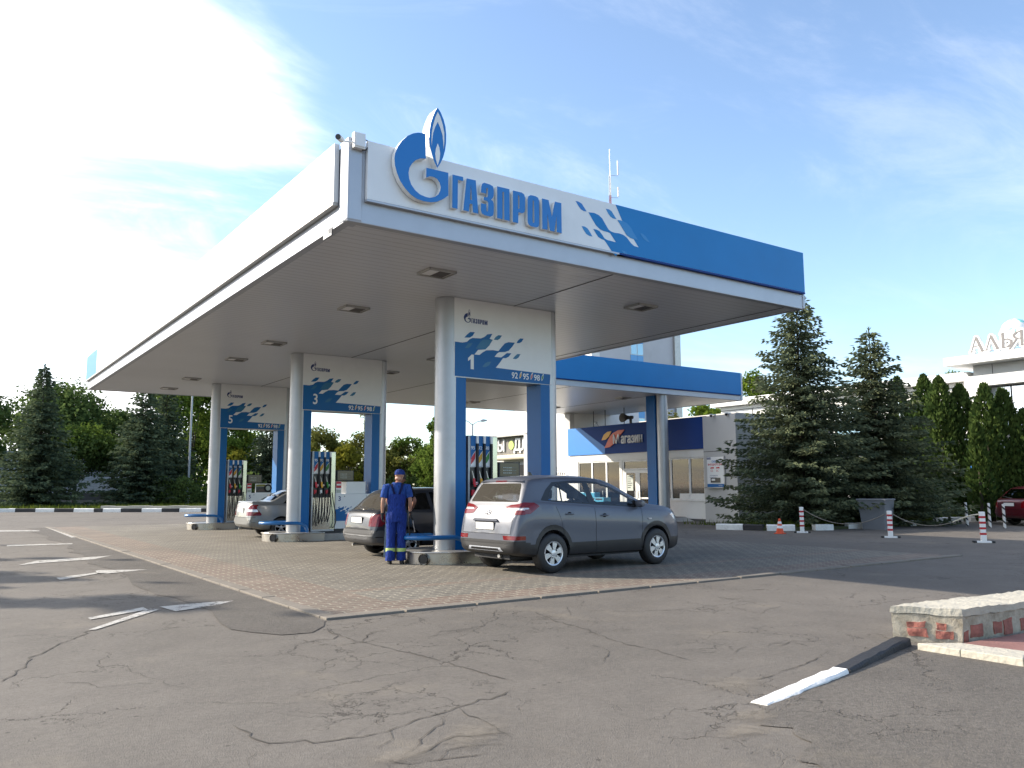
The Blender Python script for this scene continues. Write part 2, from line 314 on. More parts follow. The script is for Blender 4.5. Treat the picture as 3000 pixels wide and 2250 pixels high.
def paving():
    m, nt, P, L = new_mat('paving'); tc = nt.nodes.new('ShaderNodeTexCoord'); O = tc.outputs['Object']
    P.inputs['Roughness'].default_value = .82; P.inputs['Specular IOR Level'].default_value = .3
    # toothed pavers: straight brick courses bent by a small zigzag
    sp = nt.nodes.new('ShaderNodeSeparateXYZ'); L(O, sp.inputs[0])
    def math(op, a, b=None, cl=False):
        n = node(nt, 'ShaderNodeMath', operation=op)
        for i, q in enumerate((a, b)):
            if q is None: continue
            if isinstance(q, (int, float)): n.inputs[i].default_value = q
            else: L(q, n.inputs[i])
        return n.outputs[0]
    zz = math('MULTIPLY', math('PINGPONG', sp.outputs[0], .055), .42)
    zy = math('MULTIPLY', math('PINGPONG', sp.outputs[1], .055), .30)
    cb = nt.nodes.new('ShaderNodeCombineXYZ'); L(math('ADD', sp.outputs[0], zy), cb.inputs[0]); L(math('ADD', sp.outputs[1], zz), cb.inputs[1])
    br = nt.nodes.new('ShaderNodeTexBrick'); L(cb.outputs[0], br.inputs['Vector']); br.offset = .5
    for k, v in (('Scale', 1.0), ('Mortar Size', .014), ('Mortar Smooth', .3), ('Bias', 0.0), ('Brick Width', .27), ('Row Height', .155)): br.inputs[k].default_value = v
    br.inputs['Color1'].default_value = (.115, .106, .092, 1); br.inputs['Color2'].default_value = (.165, .150, .126, 1); br.inputs['Mortar'].default_value = (.34, .31, .245, 1)
    br2 = nt.nodes.new('ShaderNodeTexBrick'); L(cb.outputs[0], br2.inputs['Vector']); br2.offset = .5
    for k, v in (('Scale', 1.0), ('Mortar Size', .014), ('Mortar Smooth', .3), ('Bias', 0.0), ('Brick Width', .27), ('Row Height', .155)): br2.inputs[k].default_value = v
    br2.inputs['Color1'].default_value = (.165, .098, .072, 1); br2.inputs['Color2'].default_value = (.21, .135, .102, 1); br2.inputs['Mortar'].default_value = (.34, .31, .245, 1)
    # red courses: a band along both edges and a few courses further in
    def band(src, a, b):
        return math('MULTIPLY', math('GREATER_THAN', src, a), math('LESS_THAN', src, b))
    bx, by = sp.outputs[0], sp.outputs[1]
    r = None
    for q in (band(bx, 3.6, 4.85), band(by, 8.8, 9.75), band(by, 10.9, 11.15)):
        r = q if r is None else math('MAXIMUM', r, q)
    mx = node(nt, 'ShaderNodeMix', data_type='RGBA'); L(math('MULTIPLY', r, .62), mx.inputs[0]); L(br.outputs['Color'], mx.inputs[6]); L(br2.outputs['Color'], mx.inputs[7])
    n = node(nt, 'ShaderNodeTexNoise', Scale=.7, Detail=8, Roughness=.7); L(O, n.inputs['Vector'])
    rg = node(nt, 'ShaderNodeMapRange'); L(n.outputs['Fac'], rg.inputs[0]); rg.inputs[1].default_value = .25; rg.inputs[2].default_value = .75; rg.inputs[3].default_value = .72; rg.inputs[4].default_value = 1.22
    sc = node(nt, 'ShaderNodeVectorMath', operation='SCALE'); L(mx.outputs[2], sc.inputs[0]); L(rg.outputs[0], sc.inputs['Scale'])
    d = node(nt, 'ShaderNodeTexNoise', Scale=.4, Detail=8, Roughness=.75); L(O, d.inputs['Vector'])
    rd = node(nt, 'ShaderNodeMapRange', interpolation='SMOOTHSTEP'); L(d.outputs['Fac'], rd.inputs[0]); rd.inputs[1].default_value = .42; rd.inputs[2].default_value = .68; rd.inputs[3].default_value = .15; rd.inputs[4].default_value = .75
    m2 = node(nt, 'ShaderNodeMix', data_type='RGBA'); L(rd.outputs[0], m2.inputs[0]); L(sc.outputs[0], m2.inputs[6]); m2.inputs[7].default_value = (.135, .119, .097, 1)
    L(m2.outputs[2], P.inputs['Base Color'])
    bp = nt.nodes.new('ShaderNodeBump'); bp.inputs['Strength'].default_value = .5; bp.inputs['Distance'].default_value = .012
    inv = math('SUBTRACT', math('MULTIPLY', n.outputs['Fac'], .5), br.outputs['Fac']); L(inv, bp.inputs['Height']); L(bp.outputs[0], P.inputs['Normal'])
    return m
M['paving'] = paving()
M['paving_border'] = mat('paving_border', (.17, .148, .122), .85, var=.16, vs=5, bump=.3, bs=40, dirt=.3)

def sheet(name, poly, z, m, kind='structure', thick=0.0):
    b = MB()
    if thick: b.prism(poly, 'z', z, z - thick, m, caps=(True, False))
    else: b.prism(poly, 'z', z, z, m, caps=(True, False))
    o = b.build(name)
    me = o.data
    bm = bmesh.new(); bm.from_mesh(me)
    for f in bm.faces:
        if abs(f.normal.z) > .9 and f.normal.z < 0: f.normal_flip()
    bm.to_mesh(me); bm.free()
    return tag(o, None, None, None, kind)
sheet('ground', [(-900, -900), (900, -900), (900, 900), (-900, 900)], 0, M['asphalt'])
sheet('paving', [(3.87, 9.07), (17.5, 9.07), (17.5, 36.5), (3.87, 36.5)], .016, M['paving'], thick=.012)
def border():
    b = MB(); m = M['paving_border']; rn = random.Random(3)
    x = 3.68
    while x < 17.6: 
        w = min(.98, 17.7 - x); b.box(x, 8.87, -.02, x + w - .007, 9.066, .028 + rn.uniform(-.004, .004), m); x += 1.0
    y = 9.08
    while y < 36.5:
        b.box(3.68, y, -.02, 3.866, y + .985, .024 + rn.uniform(-.004, .004), m); y += 1.0
    return tag(b.build('paving_border', bevel=.008), kind='structure')
border()
rn = random.Random(5)
pl = [(3.64, 36.6)]; 
for i in range(56):
    y = 36.4 - i * .5; pl.append((2.72 + .10 * sin(y * 1.3) + rn.uniform(-.06, .06) + (.25 if y > 22 else 0) * 1.0, y))
pl += [(2.75, 8.6), (2.95, 8.25), (3.25, 8.2), (3.5, 8.5), (3.64, 8.82)]
sheet('asphalt_patch', pl[::-1], .006, M['asphalt_patch'])

def ribbon(b, pts, w, z, m, rn, jit=.11, n=7):
    P = []
    for i in range(len(pts) - 1):
        a, c = Vector(pts[i]), Vector(pts[i + 1]); t = (c - a); nn = Vector((-t.y, t.x)).normalized()
        k = max(2, int(t.length / .06)); wk = 0
        for j in range(k):
            wk = wk * .86 + rn.gauss(0, .017); P.append(a + t * (j / k) + nn * wk * min(1, j / 4))
    P.append(Vector(pts[-1]))
    l, r = [], []
    for i, p in enumerate(P):
        t = (P[min(i + 1, len(P) - 1)] - P[max(i - 1, 0)]); t = t.normalized() if t.length > 1e-6 else Vector((1, 0)); nn = Vector((-t.y, t.x))
        ww = w * rn.uniform(.15, 1.2) * (min(1, min(i, len(P) - 1 - i) / 3 + .15))
        l.append((p.x + nn.x * ww / 2, p.y + nn.y * ww / 2, z)); r.append((p.x - nn.x * ww / 2, p.y - nn.y * ww / 2, z))
    k = len(l); b.add(l + r, [(i, i + 1, k + i + 1, k + i) for i in range(k - 1)], m)
CRACKS = [([(0.51,7.52),(0.73,8.17),(1.01,8.9),(1.24,9.32),(1.46,9.73),(1.92,10.33),(2.41,11.11)],0.0217),([(0.55,8.14),(0.77,8.25),(1.06,8.21)],0.0074),([(3.49,8.41),(3.4,7.89),(3.28,7.73),(3.15,7.8),(2.9,7.65)],0.0124),([(3.51,8.39),(3.45,7.46),(3.53,6.85),(3.62,6.34),(3.66,5.81),(3.7,5.29)],0.0186),([(3.46,7.46),(3.74,7.88),(4.0,7.86)],0.0093),([(2.9,7.65),(2.68,7.34),(2.5,7.29)],0.0112),([(0.8,7.35),(1.06,7.12),(1.09,6.92),(1.37,6.89),(1.51,6.77)],0.0087),([(1.4,7.68),(1.45,7.12),(1.53,6.73),(1.67,6.41)],0.0081),([(1.49,6.1),(1.65,6.01),(1.88,5.82),(2.02,5.67),(2.25,5.6)],0.0081),([(0.88,6.29),(0.96,6.38),(1.11,6.45)],0.0074),([(1.62,5.36),(1.63,5.05),(1.68,4.86),(1.89,4.71),(2.16,4.65),(2.4,4.7),(2.7,4.8),(2.96,4.89),(3.26,4.93),(3.53,5.06)],0.0136),([(2.97,4.88),(2.94,4.6),(2.89,4.29),(2.87,4.11)],0.0124),([(2.85,4.8),(2.62,4.58),(2.39,4.34),(2.16,4.17)],0.0099),([(2.38,4.72),(2.3,4.51),(2.14,4.37)],0.0081),([(2.08,4.67),(2.3,4.81)],0.0074),([(2.15,4.15),(2.37,4.21),(2.61,4.35),(2.69,4.29),(2.89,4.35)],0.0186),([(2.66,4.29),(2.84,4.27),(2.92,4.18)],0.0186),([(2.31,4.01),(2.45,4.15),(2.61,4.14),(2.77,4.02)],0.0099),([(1.46,4.5),(1.49,4.64),(1.58,4.75)],0.0087),([(1.93,4.35),(2.07,4.27),(2.17,4.06),(2.34,4.03),(2.6,3.97)],0.0124),([(4.35,7.11),(4.9,7.54),(5.34,8.01),(5.59,8.5)],0.0087),([(4.07,7.31),(4.34,7.36),(4.75,7.48)],0.0099),([(3.36,4.94),(3.57,5.12)],0.0074),([(5.92,8.05),(5.78,7.57),(5.66,6.94),(5.45,6.2),(5.41,5.77),(5.38,5.36),(5.34,5.01)],0.0161),([(6.04,7.49),(6.38,7.96),(6.56,8.21)],0.0087),([(6.37,7.72),(6.65,7.51),(6.98,7.26),(7.76,7.06)],0.0124),([(4.04,7.24),(4.45,7.46),(4.88,7.51),(5.17,7.91)],0.0112),([(4.33,7.03),(4.6,6.99),(4.83,6.86)],0.0074),([(5.22,7.99),(5.52,7.55),(5.93,7.58)],0.0087),([(5.12,6.13),(4.99,5.65),(4.69,5.36)],0.0099),([(7.01,8.59),(6.78,8.19),(6.56,7.95)],0.0074),([(8.06,6.96),(7.93,6.56),(7.93,6.2)],0.0087),([(3.45,7.43),(3.71,7.82),(4.03,7.95)],0.0087),([(5.1,4.35),(5.2,4.24),(5.39,4.24),(5.58,4.3),(6.05,4.38),(6.42,4.51),(6.68,4.54)],0.0124),([(6.33,5.02),(6.58,5.07),(6.72,4.97),(6.64,4.79)],0.0124),([(6.44,4.97),(6.72,5.05),(6.8,5.04),(6.86,4.95),(7.06,4.92)],0.0124),([(5.86,4.99),(6.19,5.12),(6.15,5.15)],0.0087),([(4.86,2.58),(4.99,2.46),(5.19,2.5),(5.42,2.56),(5.76,2.75),(5.99,2.68)],0.005),([(4.16,3.56),(4.43,3.47),(4.53,3.34),(4.67,3.26),(4.72,3.06),(4.71,2.87)],0.0074),([(4.62,3.69),(4.8,3.65),(4.64,3.56)],0.0074),([(7.88,6.3),(8.46,6.52),(8.74,6.59)],0.0124),([(6.42,3.15),(6.26,2.8)],0.0037)]
def cracks():
    b = MB(); rn = random.Random(11)
    for pts, w in CRACKS: ribbon(b, pts, w, .0045, M['crack'], rn)
    o = b.build('ground_cracks'); return tag(o, kind='structure')
cracks()

# painted arrows and the lane line
def mark(name, polys, z=.0055):
    b = MB()
    for p in polys: b.prism(p, 'z', z, z, M['white_paint_road'], caps=(True, False))
    return tag(b.build(name), kind='structure')
for A in [[[(1.42,9.73),(1.48,9.69),(2.35,10.83),(2.27,10.98)],[(1.54,10.63),(1.54,10.47),(2.23,10.91),(2.23,11.16)],[(2.4,11.08),(2.47,10.55),(3.03,10.81),(3.31,11.08),(2.94,11.13)]],[[(1.76,15.72),(1.78,15.28),(2.43,16.04),(2.49,16.7),(3.29,16.3),(2.56,15.94),(2.42,16.24)]],[[(1.43,18.74),(1.84,19.7),(2.46,19.92),(3.31,20.17),(2.83,19.35),(1.95,19.09)]],[[(1.69,25.75),(1.65,25.13),(3.16,25.04),(3.19,25.49)]],[[(2.07,35.27),(2.0,34.11),(3.15,33.55),(3.22,34.31)]],[[(3.67,37.12),(3.75,37.04),(3.69,28.59),(3.54,28.41)]],[[(14.6,11.01),(15.31,11.31),(15.52,11.15),(15.89,11.67),(16.22,11.54),(15.83,10.8),(15.59,11.04),(14.95,10.74)]]]: mark('road_marking', A, .009)
# verge beyond the left kerb and behind the right kerb
sheet('grass_verge', [(-60, 120), (-60, 66.4), (3.7, 64.3), (14.2, 56.2), (40, 40.5), (75, 60), (75, 300), (-60, 300)], .10, M['grass_soil'], thick=.11)
sheet('planting_bed', [(22.65, 19.4), (22.75, 17.95), (23.6, 17.3), (24.9, 16.9), (29.9, 16.75), (33.2, 17.6), (36.5, 17.3), (40, 15), (44, 15), (44, 26), (29.6, 21.5), (26.7, 21.3), (26.2, 21.6)], .09, M['grass_soil'], thick=.10)

# ------------------------------------------------------------------ canopy
WC = {}
def thingw(name, label, cat, loc, group=None):
    """a thing whose parts are written in world coordinates"""
    o = thing(name, label, cat, loc, 0, group); WC[o] = Matrix.Translation(Vector(loc)).inverted(); return o
_build = MB.build
def _b(s, name, parent=None, **k):
    o = _build(s, name, parent, **k)
    if parent in WC: o.matrix_parent_inverse = WC[parent]
    return o
MB.build = _b
EMB_G=[(5.854,6.887),(5.8,6.89),(5.725,6.878),(5.64,6.844),(5.545,6.781),(5.452,6.679),(5.381,6.564),(5.341,6.457),(5.33,6.377),(5.339,6.273),(5.372,6.164),(5.43,6.042),(5.515,5.944),(5.61,5.867),(5.716,5.821),(5.833,5.806),(5.962,5.814),(6.071,5.846),(6.169,5.904),(6.269,5.986),(6.266,6.355),(5.876,6.349),(5.874,6.19),(5.937,6.224),(6.002,6.231),(6.068,6.211),(6.112,6.161),(6.133,6.095),(6.124,6.034),(6.092,5.967),(6.027,5.914),(5.94,5.882),(5.864,5.881),(5.768,5.9),(5.682,5.95),(5.618,6.024),(5.58,6.113),(5.569,6.199),(5.583,6.28),(5.625,6.358),(5.687,6.427),(5.772,6.473),(5.866,6.493)]
EMB_F=[(6.058,7.367),(6.114,7.301),(6.165,7.202),(6.2,7.089),(6.214,6.97),(6.213,6.828),(6.197,6.702),(6.164,6.583),(6.121,6.483),(6.061,6.387),(6.005,6.476),(5.955,6.604),(5.923,6.726),(5.912,6.834),(5.917,6.955),(5.939,7.082),(5.977,7.203),(6.02,7.306)]
EMB_W=[(6.057,7.295),(6.104,7.226),(6.149,7.106),(6.178,6.981),(6.179,6.84),(6.169,6.716),(6.16,6.825),(6.145,6.943),(6.105,7.044),(6.058,7.133),(6.011,7.03),(5.979,6.931),(5.964,6.826),(5.957,6.724),(5.95,6.803),(5.954,6.924),(5.978,7.062),(6.015,7.193)]
EMB_D=[(6.061,6.778),(6.091,6.717),(6.105,6.63),(6.098,6.538),(6.064,6.421),(6.03,6.512),(6.018,6.599),(6.031,6.692)]
LET=[[[(6.364,6.36),(6.561,6.362),(6.561,6.295),(6.463,6.295),(6.46,5.818),(6.36,5.818)]],[[(6.625,6.355),(6.798,6.358),(6.847,5.814),(6.746,5.816),(6.735,5.95),(6.683,5.949),(6.667,5.815),(6.565,5.817)],[(6.706,6.28),(6.729,6.017),(6.688,6.016)]],[[(6.899,6.179),(6.905,6.283),(6.922,6.331),(6.961,6.355),(7.064,6.349),(7.127,6.331),(7.146,6.275),(7.144,6.175),(7.126,6.132),(7.092,6.098),(7.126,6.078),(7.146,6.037),(7.143,5.879),(7.129,5.837),(7.086,5.811),(6.973,5.812),(6.917,5.83),(6.894,5.884),(6.9,5.998),(7.001,6.0),(6.998,5.9),(7.016,5.877),(7.035,5.907),(7.037,6.035),(7.018,6.061),(6.95,6.062),(6.952,6.116),(7.012,6.119),(7.032,6.144),(7.032,6.266),(7.016,6.287),(7.001,6.269),(6.998,6.18)]],[[(7.213,6.349),(7.456,6.351),(7.458,5.808),(7.351,5.81),(7.349,6.278),(7.317,6.278),(7.316,5.811),(7.212,5.811)]],[[(7.527,6.344),(7.709,6.345),(7.757,6.323),(7.775,6.265),(7.773,6.062),(7.755,6.012),(7.712,5.989),(7.635,5.989),(7.631,5.802),(7.521,5.804)],[(7.63,6.286),(7.651,6.28),(7.66,6.252),(7.659,6.069),(7.647,6.047),(7.629,6.053)]],[[(7.827,6.256),(7.842,6.31),(7.891,6.34),(7.989,6.342),(8.045,6.326),(8.069,6.274),(8.067,5.873),(8.052,5.824),(8.003,5.798),(7.898,5.799),(7.844,5.822),(7.824,5.874)],[(7.933,6.257),(7.949,6.262),(7.961,6.242),(7.967,5.895),(7.954,5.862),(7.933,5.871),(7.926,5.908)]],[[(8.132,6.33),(8.27,6.33),(8.34,6.043),(8.407,6.33),(8.548,6.332),(8.549,5.794),(8.444,5.796),(8.442,6.089),(8.39,5.793),(8.297,5.797),(8.242,6.086),(8.242,5.8),(8.132,5.798)]]]
MOS_B=[(9.881,6.504),(10.041,6.319),(10.316,6.02),(10.44,5.882),(10.323,5.889),(10.243,5.933),(10.142,6.021),(10.051,6.057),(9.948,6.065),(9.846,6.056),(9.757,6.066),(9.701,6.09),(9.637,6.165),(9.551,6.27),(9.475,6.316),(9.366,6.338),(9.23,6.324),(9.319,6.209),(9.404,6.114),(9.491,6.061),(9.578,6.042),(9.667,6.041),(9.733,6.031),(9.766,5.998),(9.876,5.883),(9.752,5.887),(9.663,5.889),(9.597,5.908),(9.543,5.967),(9.479,6.024),(9.414,6.038),(9.337,6.037),(9.401,5.959),(9.454,5.908),(9.519,5.886),(9.585,5.876),(9.629,5.844),(9.704,5.763),(9.791,5.674),(9.857,5.624),(9.947,5.604)]
MOS_C=[[(9.921,6.314),(10.041,6.319),(10.15,6.295),(10.241,6.233),(10.32,6.14),(10.421,6.021),(10.316,6.02),(10.235,6.028),(10.143,6.065),(10.054,6.163)],[(8.935,6.474),(9.003,6.475),(9.077,6.452),(9.13,6.394),(9.187,6.331),(9.117,6.326),(9.054,6.345),(9.002,6.395)],[(9.644,6.47),(9.722,6.473),(9.783,6.45),(9.833,6.394),(9.897,6.324),(9.82,6.321),(9.753,6.343),(9.698,6.394)],[(9.064,6.041),(9.139,6.043),(9.197,6.024),(9.25,5.974),(9.31,5.892),(9.237,5.891),(9.173,5.914),(9.126,5.961)],[(10.479,6.165),(10.556,6.161),(10.626,6.124),(10.725,6.029),(10.647,6.033),(10.577,6.061),(10.519,6.114)],[(10.002,5.756),(10.076,5.751),(10.144,5.714),(10.245,5.603),(10.176,5.605),(10.096,5.636),(10.046,5.689)]]
GM_B=[(0.015,4.423),(0.192,4.42),(0.303,4.446),(0.371,4.508),(0.439,4.54),(0.644,4.551),(0.736,4.594),(0.806,4.654),(0.934,4.68),(0.864,4.567),(0.941,4.551),(0.852,4.418),(0.759,4.33),(0.576,4.303),(0.485,4.198),(0.61,4.199),(0.69,4.261),(0.783,4.313),(0.946,4.332),(1.087,4.325),(1.158,4.408),(1.254,4.507),(1.35,4.542),(1.515,4.547),(1.446,4.455),(1.349,4.356),(1.253,4.321),(1.11,4.304),(1.051,4.269),(0.988,4.194),(1.157,4.195),(1.229,4.245),(1.301,4.301),(1.421,4.308),(1.349,4.226),(1.276,4.189),(1.205,4.187),(1.11,4.066),(1.02,3.964),(2.465,3.928),(2.45,3.704),(0.014,3.717)]
GM_C=[[(0.24,4.529),(0.303,4.598),(0.382,4.661),(0.495,4.667),(0.439,4.583),(0.371,4.541)],[(1.556,4.543),(1.593,4.601),(1.655,4.654),(1.746,4.657),(1.691,4.58),(1.629,4.548)],[(0.644,4.496),(0.713,4.532),(0.941,4.551),(0.852,4.422),(0.759,4.336),(0.519,4.323)],[(0.969,4.558),(1.017,4.623),(1.088,4.666),(1.178,4.669),(1.123,4.594),(1.064,4.558)],[(1.457,4.191),(1.518,4.261),(1.579,4.307),(1.66,4.31),(1.603,4.228),(1.542,4.193)],[(0.248,4.311),(0.304,4.375),(0.337,4.417),(0.443,4.433),(0.383,4.353),(0.338,4.316)],[(0.679,3.952),(0.748,4.036),(0.806,4.07),(0.91,4.085),(0.84,3.994),(0.771,3.959)]]

def soffit_mat():
    m, nt, P, L = new_mat('soffit'); tc = nt.nodes.new('ShaderNodeTexCoord')
    P.inputs['Base Color'].default_value = (.60, .62, .66, 1); P.inputs['Roughness'].default_value = .33
    w = node(nt, 'ShaderNodeTexWave', Scale=1.56, Distortion=0.0, wave_type='BANDS', bands_direction='Y'); L(tc.outputs['Object'], w.inputs['Vector'])
    r = node(nt, 'ShaderNodeMapRange', interpolation='SMOOTHSTEP'); L(w.outputs['Fac'], r.inputs[0]); r.inputs[1].default_value = 0; r.inputs[2].default_value = .12
    n = node(nt, 'ShaderNodeTexNoise', Scale=.9, Detail=4); L(tc.outputs['Object'], n.inputs['Vector'])
    a = node(nt, 'ShaderNodeMath', operation='ADD'); L(r.outputs[0], a.inputs[0]); L(n.outputs['Fac'], a.inputs[1])
    b = nt.nodes.new('ShaderNodeBump'); b.inputs['Strength'].default_value = .4; b.inputs['Distance'].default_value = .02; L(a.outputs[0], b.inputs['Height']); L(b.outputs[0], P.inputs['Normal'])
    n2 = node(nt, 'ShaderNodeTexNoise', Scale=.5, Detail=6); L(tc.outputs['Object'], n2.inputs['Vector'])
    r2 = node(nt, 'ShaderNodeMapRange'); L(n2.outputs['Fac'], r2.inputs[0]); r2.inputs[3].default_value = .93; r2.inputs[4].default_value = 1.07
    s = node(nt, 'ShaderNodeVectorMath', operation='SCALE'); s.inputs[0].default_value = (.60, .62, .66); L(r2.outputs[0], s.inputs['Scale']); jm = node(nt, 'ShaderNodeMapRange'); L(r.outputs[0], jm.inputs[0]); jm.inputs[3].default_value = .80; jm.inputs[4].default_value = 1.0
    s2 = node(nt, 'ShaderNodeVectorMath', operation='SCALE'); L(s.outputs[0], s2.inputs[0]); L(jm.outputs[0], s2.inputs['Scale']); L(s2.outputs[0], P.inputs['Base Color'])
    return m
M['soffit'] = soffit_mat()
M['seam'] = mat('seam', (.05, .048, .045), .8)
X0, X1, Y0, Y1, ZS, ZT = 4.68, 15.5, 10.86, 35.75, 5.34, 6.6
XW, YW0, YW1 = 29.9, 24.4, 34.0
def canopy():
    R = thingw('petrol_station_canopy', 'large flat canopy with white and blue fascia and raised flame emblem sign over the pumps', 'canopy', (4.68, 10.86, 0))
    L = [(X0, Y0), (X1, Y0), (X1, YW0), (XW, YW0), (XW, YW1), (X1, YW1), (X1, Y1), (X0, Y1)]
    b = MB(); i = .13
    b.prism([(X0 + i, Y0 + i), (X1 - i, Y0 + i), (X1 - i, YW0 + i), (XW - i, YW0 + i), (XW - i, YW1 - i), (X1 - i, YW1 - i), (X1 - i, Y1 - i), (X0 + i, Y1 - i)], 'z', ZS + .012, ZS + .05, M['soffit']); b.build('soffit', R)
    # edge trim: a hollow frame, bottom return and band
    t = MB(); A = M['alu_trim']
    def run(x0, y0, x1, y1): t.box(x0, y0, ZS, x1, y1, ZT - .06, A)
    run(X0, Y0, X1, Y0 + .128); run(X0, Y0 + .128, X0 + .128, Y1); run(X0 + .128, Y1 - .128, X1, Y1); run(X1 - .128, Y0 + .128, X1, YW0 + .0)
    run(X1 - .128, YW0, XW, YW0 + .128); run(XW - .128, YW0 + .128, XW, YW1); run(X1 - .128, YW1 - .128, XW - .128, YW1); run(X1 - .128, YW1, X1, Y1 - .128)
    t.build('edge_trim', R, bevel=.012)
    r = MB(); r.prism([(X0 + .1, Y0 + .1), (X1 - .1, Y0 + .1), (X1 - .1, YW0 + .1), (XW - .1, YW0 + .1), (XW - .1, YW1 - .1), (X1 - .1, YW1 - .1), (X1 - .1, Y1 - .1), (X0 + .1, Y1 - .1)], 'z', ZT - .22, ZT - .12, M['steel_dull']); r.build('roof', R)
    # corner posts of the trim
    c = MB(); c.box(X0 - .012, Y0 - .012, ZS + .01, X0 + .24, Y0 + .30, ZT + .03, A); c.build('corner_trim', R, bevel=.03)
    c = MB(); c.box(X1 - .05, Y0 - .02, ZS + .01, X1 + .03, Y0 + .2, ZT + .0, A); c.build('corner_trim', R, bevel=.02)
    c = MB(); c.box(XW - .13, YW0 - .02, ZS + .01, XW + .02, YW0 + .2, ZT + .0, A); c.build('corner_trim', R, bevel=.02)
    # fascia panels
    f = MB(); f.box(4.95, Y0 - .08, 5.70, X1 - .055, Y0 - .004, 6.60, M['white_panel']); f.build('front_fascia', R, bevel=.006)
    f = MB(); f.box(4.945, Y0 - .09, 5.665, 10.1, Y0 - .006, 5.695, M['alu_trim']); f.build('fascia_rail', R)
    f = MB(); f.box(X0 - .085, Y0 + .33, 5.70, X0 - .004, 33.2, 6.62, M['white_panel']); f.build('side_fascia', R, bevel=.006)
    f = MB(); f.box(X0 - .085, 33.205, 5.70, X0 - .004, Y1 - .05, 6.62, M['blue_sign']); f.build('side_fascia', R, bevel=.006, label='blue far end of the side fascia')
    f = MB(); f.box(X0 - .095, Y0 + .33, 5.655, X0 - .006, Y1, 5.695, M['steel_dull']); f.build('fascia_rail', R)
    f = MB(); f.box(X1 + .02, YW0 - .075, 5.60, XW - .15, YW0 - .004, 6.60, M['blue_sign']); f.box(X1 + .02, YW0 - .08, 5.565, XW - .15, YW0 - .006, 5.595, M['navy']); f.build('wing_fascia', R, bevel=.005, label='plain blue fascia of the wing by the shop')
    # blue field and mosaic on the front fascia
    g = MB(); yb = Y0 - .084
    BP = list(MOS_B); BP[0] = (BP[0][0], 6.598); BP[-1] = (BP[-1][0], 5.702)
    poly = BP + [(X1 - .056, 5.702), (X1 - .056, 6.598)]
    g.prism(poly, 'y', yb, Y0 - .081, M['blue_sign']); 
    g.box(BP[-1][0], Y0 - .092, 5.665, X1 - .056, Y0 - .006, 5.695, M['navy'])
    for k, q in enumerate(MOS_C): g.prism([(u, max(v, 5.703)) for u, v in q], 'y', yb - (.003 if k in (0, 4, 5) else 0), Y0 - .081, M['blue_letter'] if k == 1 else M['teal'])
    g.build('mosaic_graphic', R)
    # emblem: a thick ring and a taller flame with white returns, and seven letters
    e = MB(); e.prism(EMB_G, 'y', Y0 - .20, Y0 - .196, M['blue_letter']); e.prism([(x, z) for x, z in EMB_G], 'y', Y0 - .195, Y0 - .10, M['white_paint']); e.build('emblem_ring', R)
    e = MB(); e.prism(EMB_F, 'y', Y0 - .215, Y0 - .209, M['blue_letter']); e.prism(EMB_F, 'y', Y0 - .208, Y0 + .03, M['white_paint'])
    e.prism(EMB_W, 'y', Y0 - .219, Y0 - .216, M['white_paint']); e.prism(EMB_D, 'y', Y0 - .219, Y0 - .216, M['white_paint']); e.build('emblem_flame', R)
    for q in LET:
        e = MB(); e.prism(q[0], 'y', Y0 - .165, Y0 - .161, M['blue_letter'], holes=q[1:]); e.prism(q[0], 'y', Y0 - .160, Y0 - .095, M['white_paint'], holes=q[1:]); e.build('letter', R)
    # soffit seams
    s = MB()
    for x in (10.0, 15.0): s.box(x - .012, Y0 + .14, ZS + .006, x + .012, Y1 - .14, ZS + .02, M['seam'])
    for x in (20.0, 25.0): s.box(x - .012, YW0 + .14, ZS + .006, x + .012, YW1 - .14, ZS + .02, M['seam'])
    s.build('soffit_seam', R)
    # recessed lamps
    proto = None
    for (x, y) in [(x, y) for x in (7.22, 12.3) for y in (12.68, 16.3, 21.45, 24.8, 30.1, 33.5)] + [(24.5, 26.5), (19.85, 26.5), (19.85, 31.5), (24.5, 31.5)]:
        if proto is None:
            l = MB(); a, d = .28, .24
            for q in ((-a, -d, a, -d + .025), (-a, d - .025, a, d), (-a, -d, -a + .025, d), (a - .025, -d, a, d)): l.box(q[0], q[1], -.035, q[2], q[3], .02, M['steel_dull'])
            proto = l.build('ceiling_light', R)
            k = MB(); k.box(-a + .026, -d + .026, -.012, a - .026, d - .026, .012, M['white_paint']); k.build('lens', proto)
            k = MB(); k.box(-.02, -d + .04, -.017, a - .05, d - .04, -.0125, M['plinth_dark']); k.build('lamp_glass', proto)
            o = proto
        else: o = copy_tree(proto, R)
        o.location = (x, y, ZS)
    return R
canopy()
def security_camera():
    R = thingw('security_camera', 'small white surveillance camera on the near corner of the canopy', 'camera', (4.75, 10.84, 6.5))
    b = MB(); b.box(4.72, Y0 - .11, 6.44, 4.90, Y0 - .014, 6.68, M['white_paint']); b.box(4.735, Y0 - .125, 6.46, 4.885, Y0 - .111, 6.66, M['white_panel']); b.build('junction_box', R, bevel=.008)
    b = MB(); b.tube([(4.72, Y0 - .06, 6.53), (4.60, Y0 - .075, 6.50), (4.53, Y0 - .09, 6.49)], .014, M['white_paint'], 8); b.build('bracket', R, smooth=40)
    b = MB(); d = Vector((-.65, -.72, -.12)).normalized(); p = Vector((4.52, Y0 - .09, 6.505)); b.tube([p - d * .02, p + d * .13], .043, M['white_paint'], 14); b.tube([p + d * .131, p + d * .145], .04, M['black_plastic'], 14); b.build('camera_body', R, smooth=40)
    b = MB(); b.tube([(4.90, Y0 - .05, 6.62), (4.95, Y0 - .06, 6.60), (4.965, Y0 - .06, 6.52), (4.93, Y0 - .07, 6.45), (4.86, Y0 - .07, 6.43)], .009, M['black_rubber'], 6); b.build('cable', R, smooth=60)
security_camera()
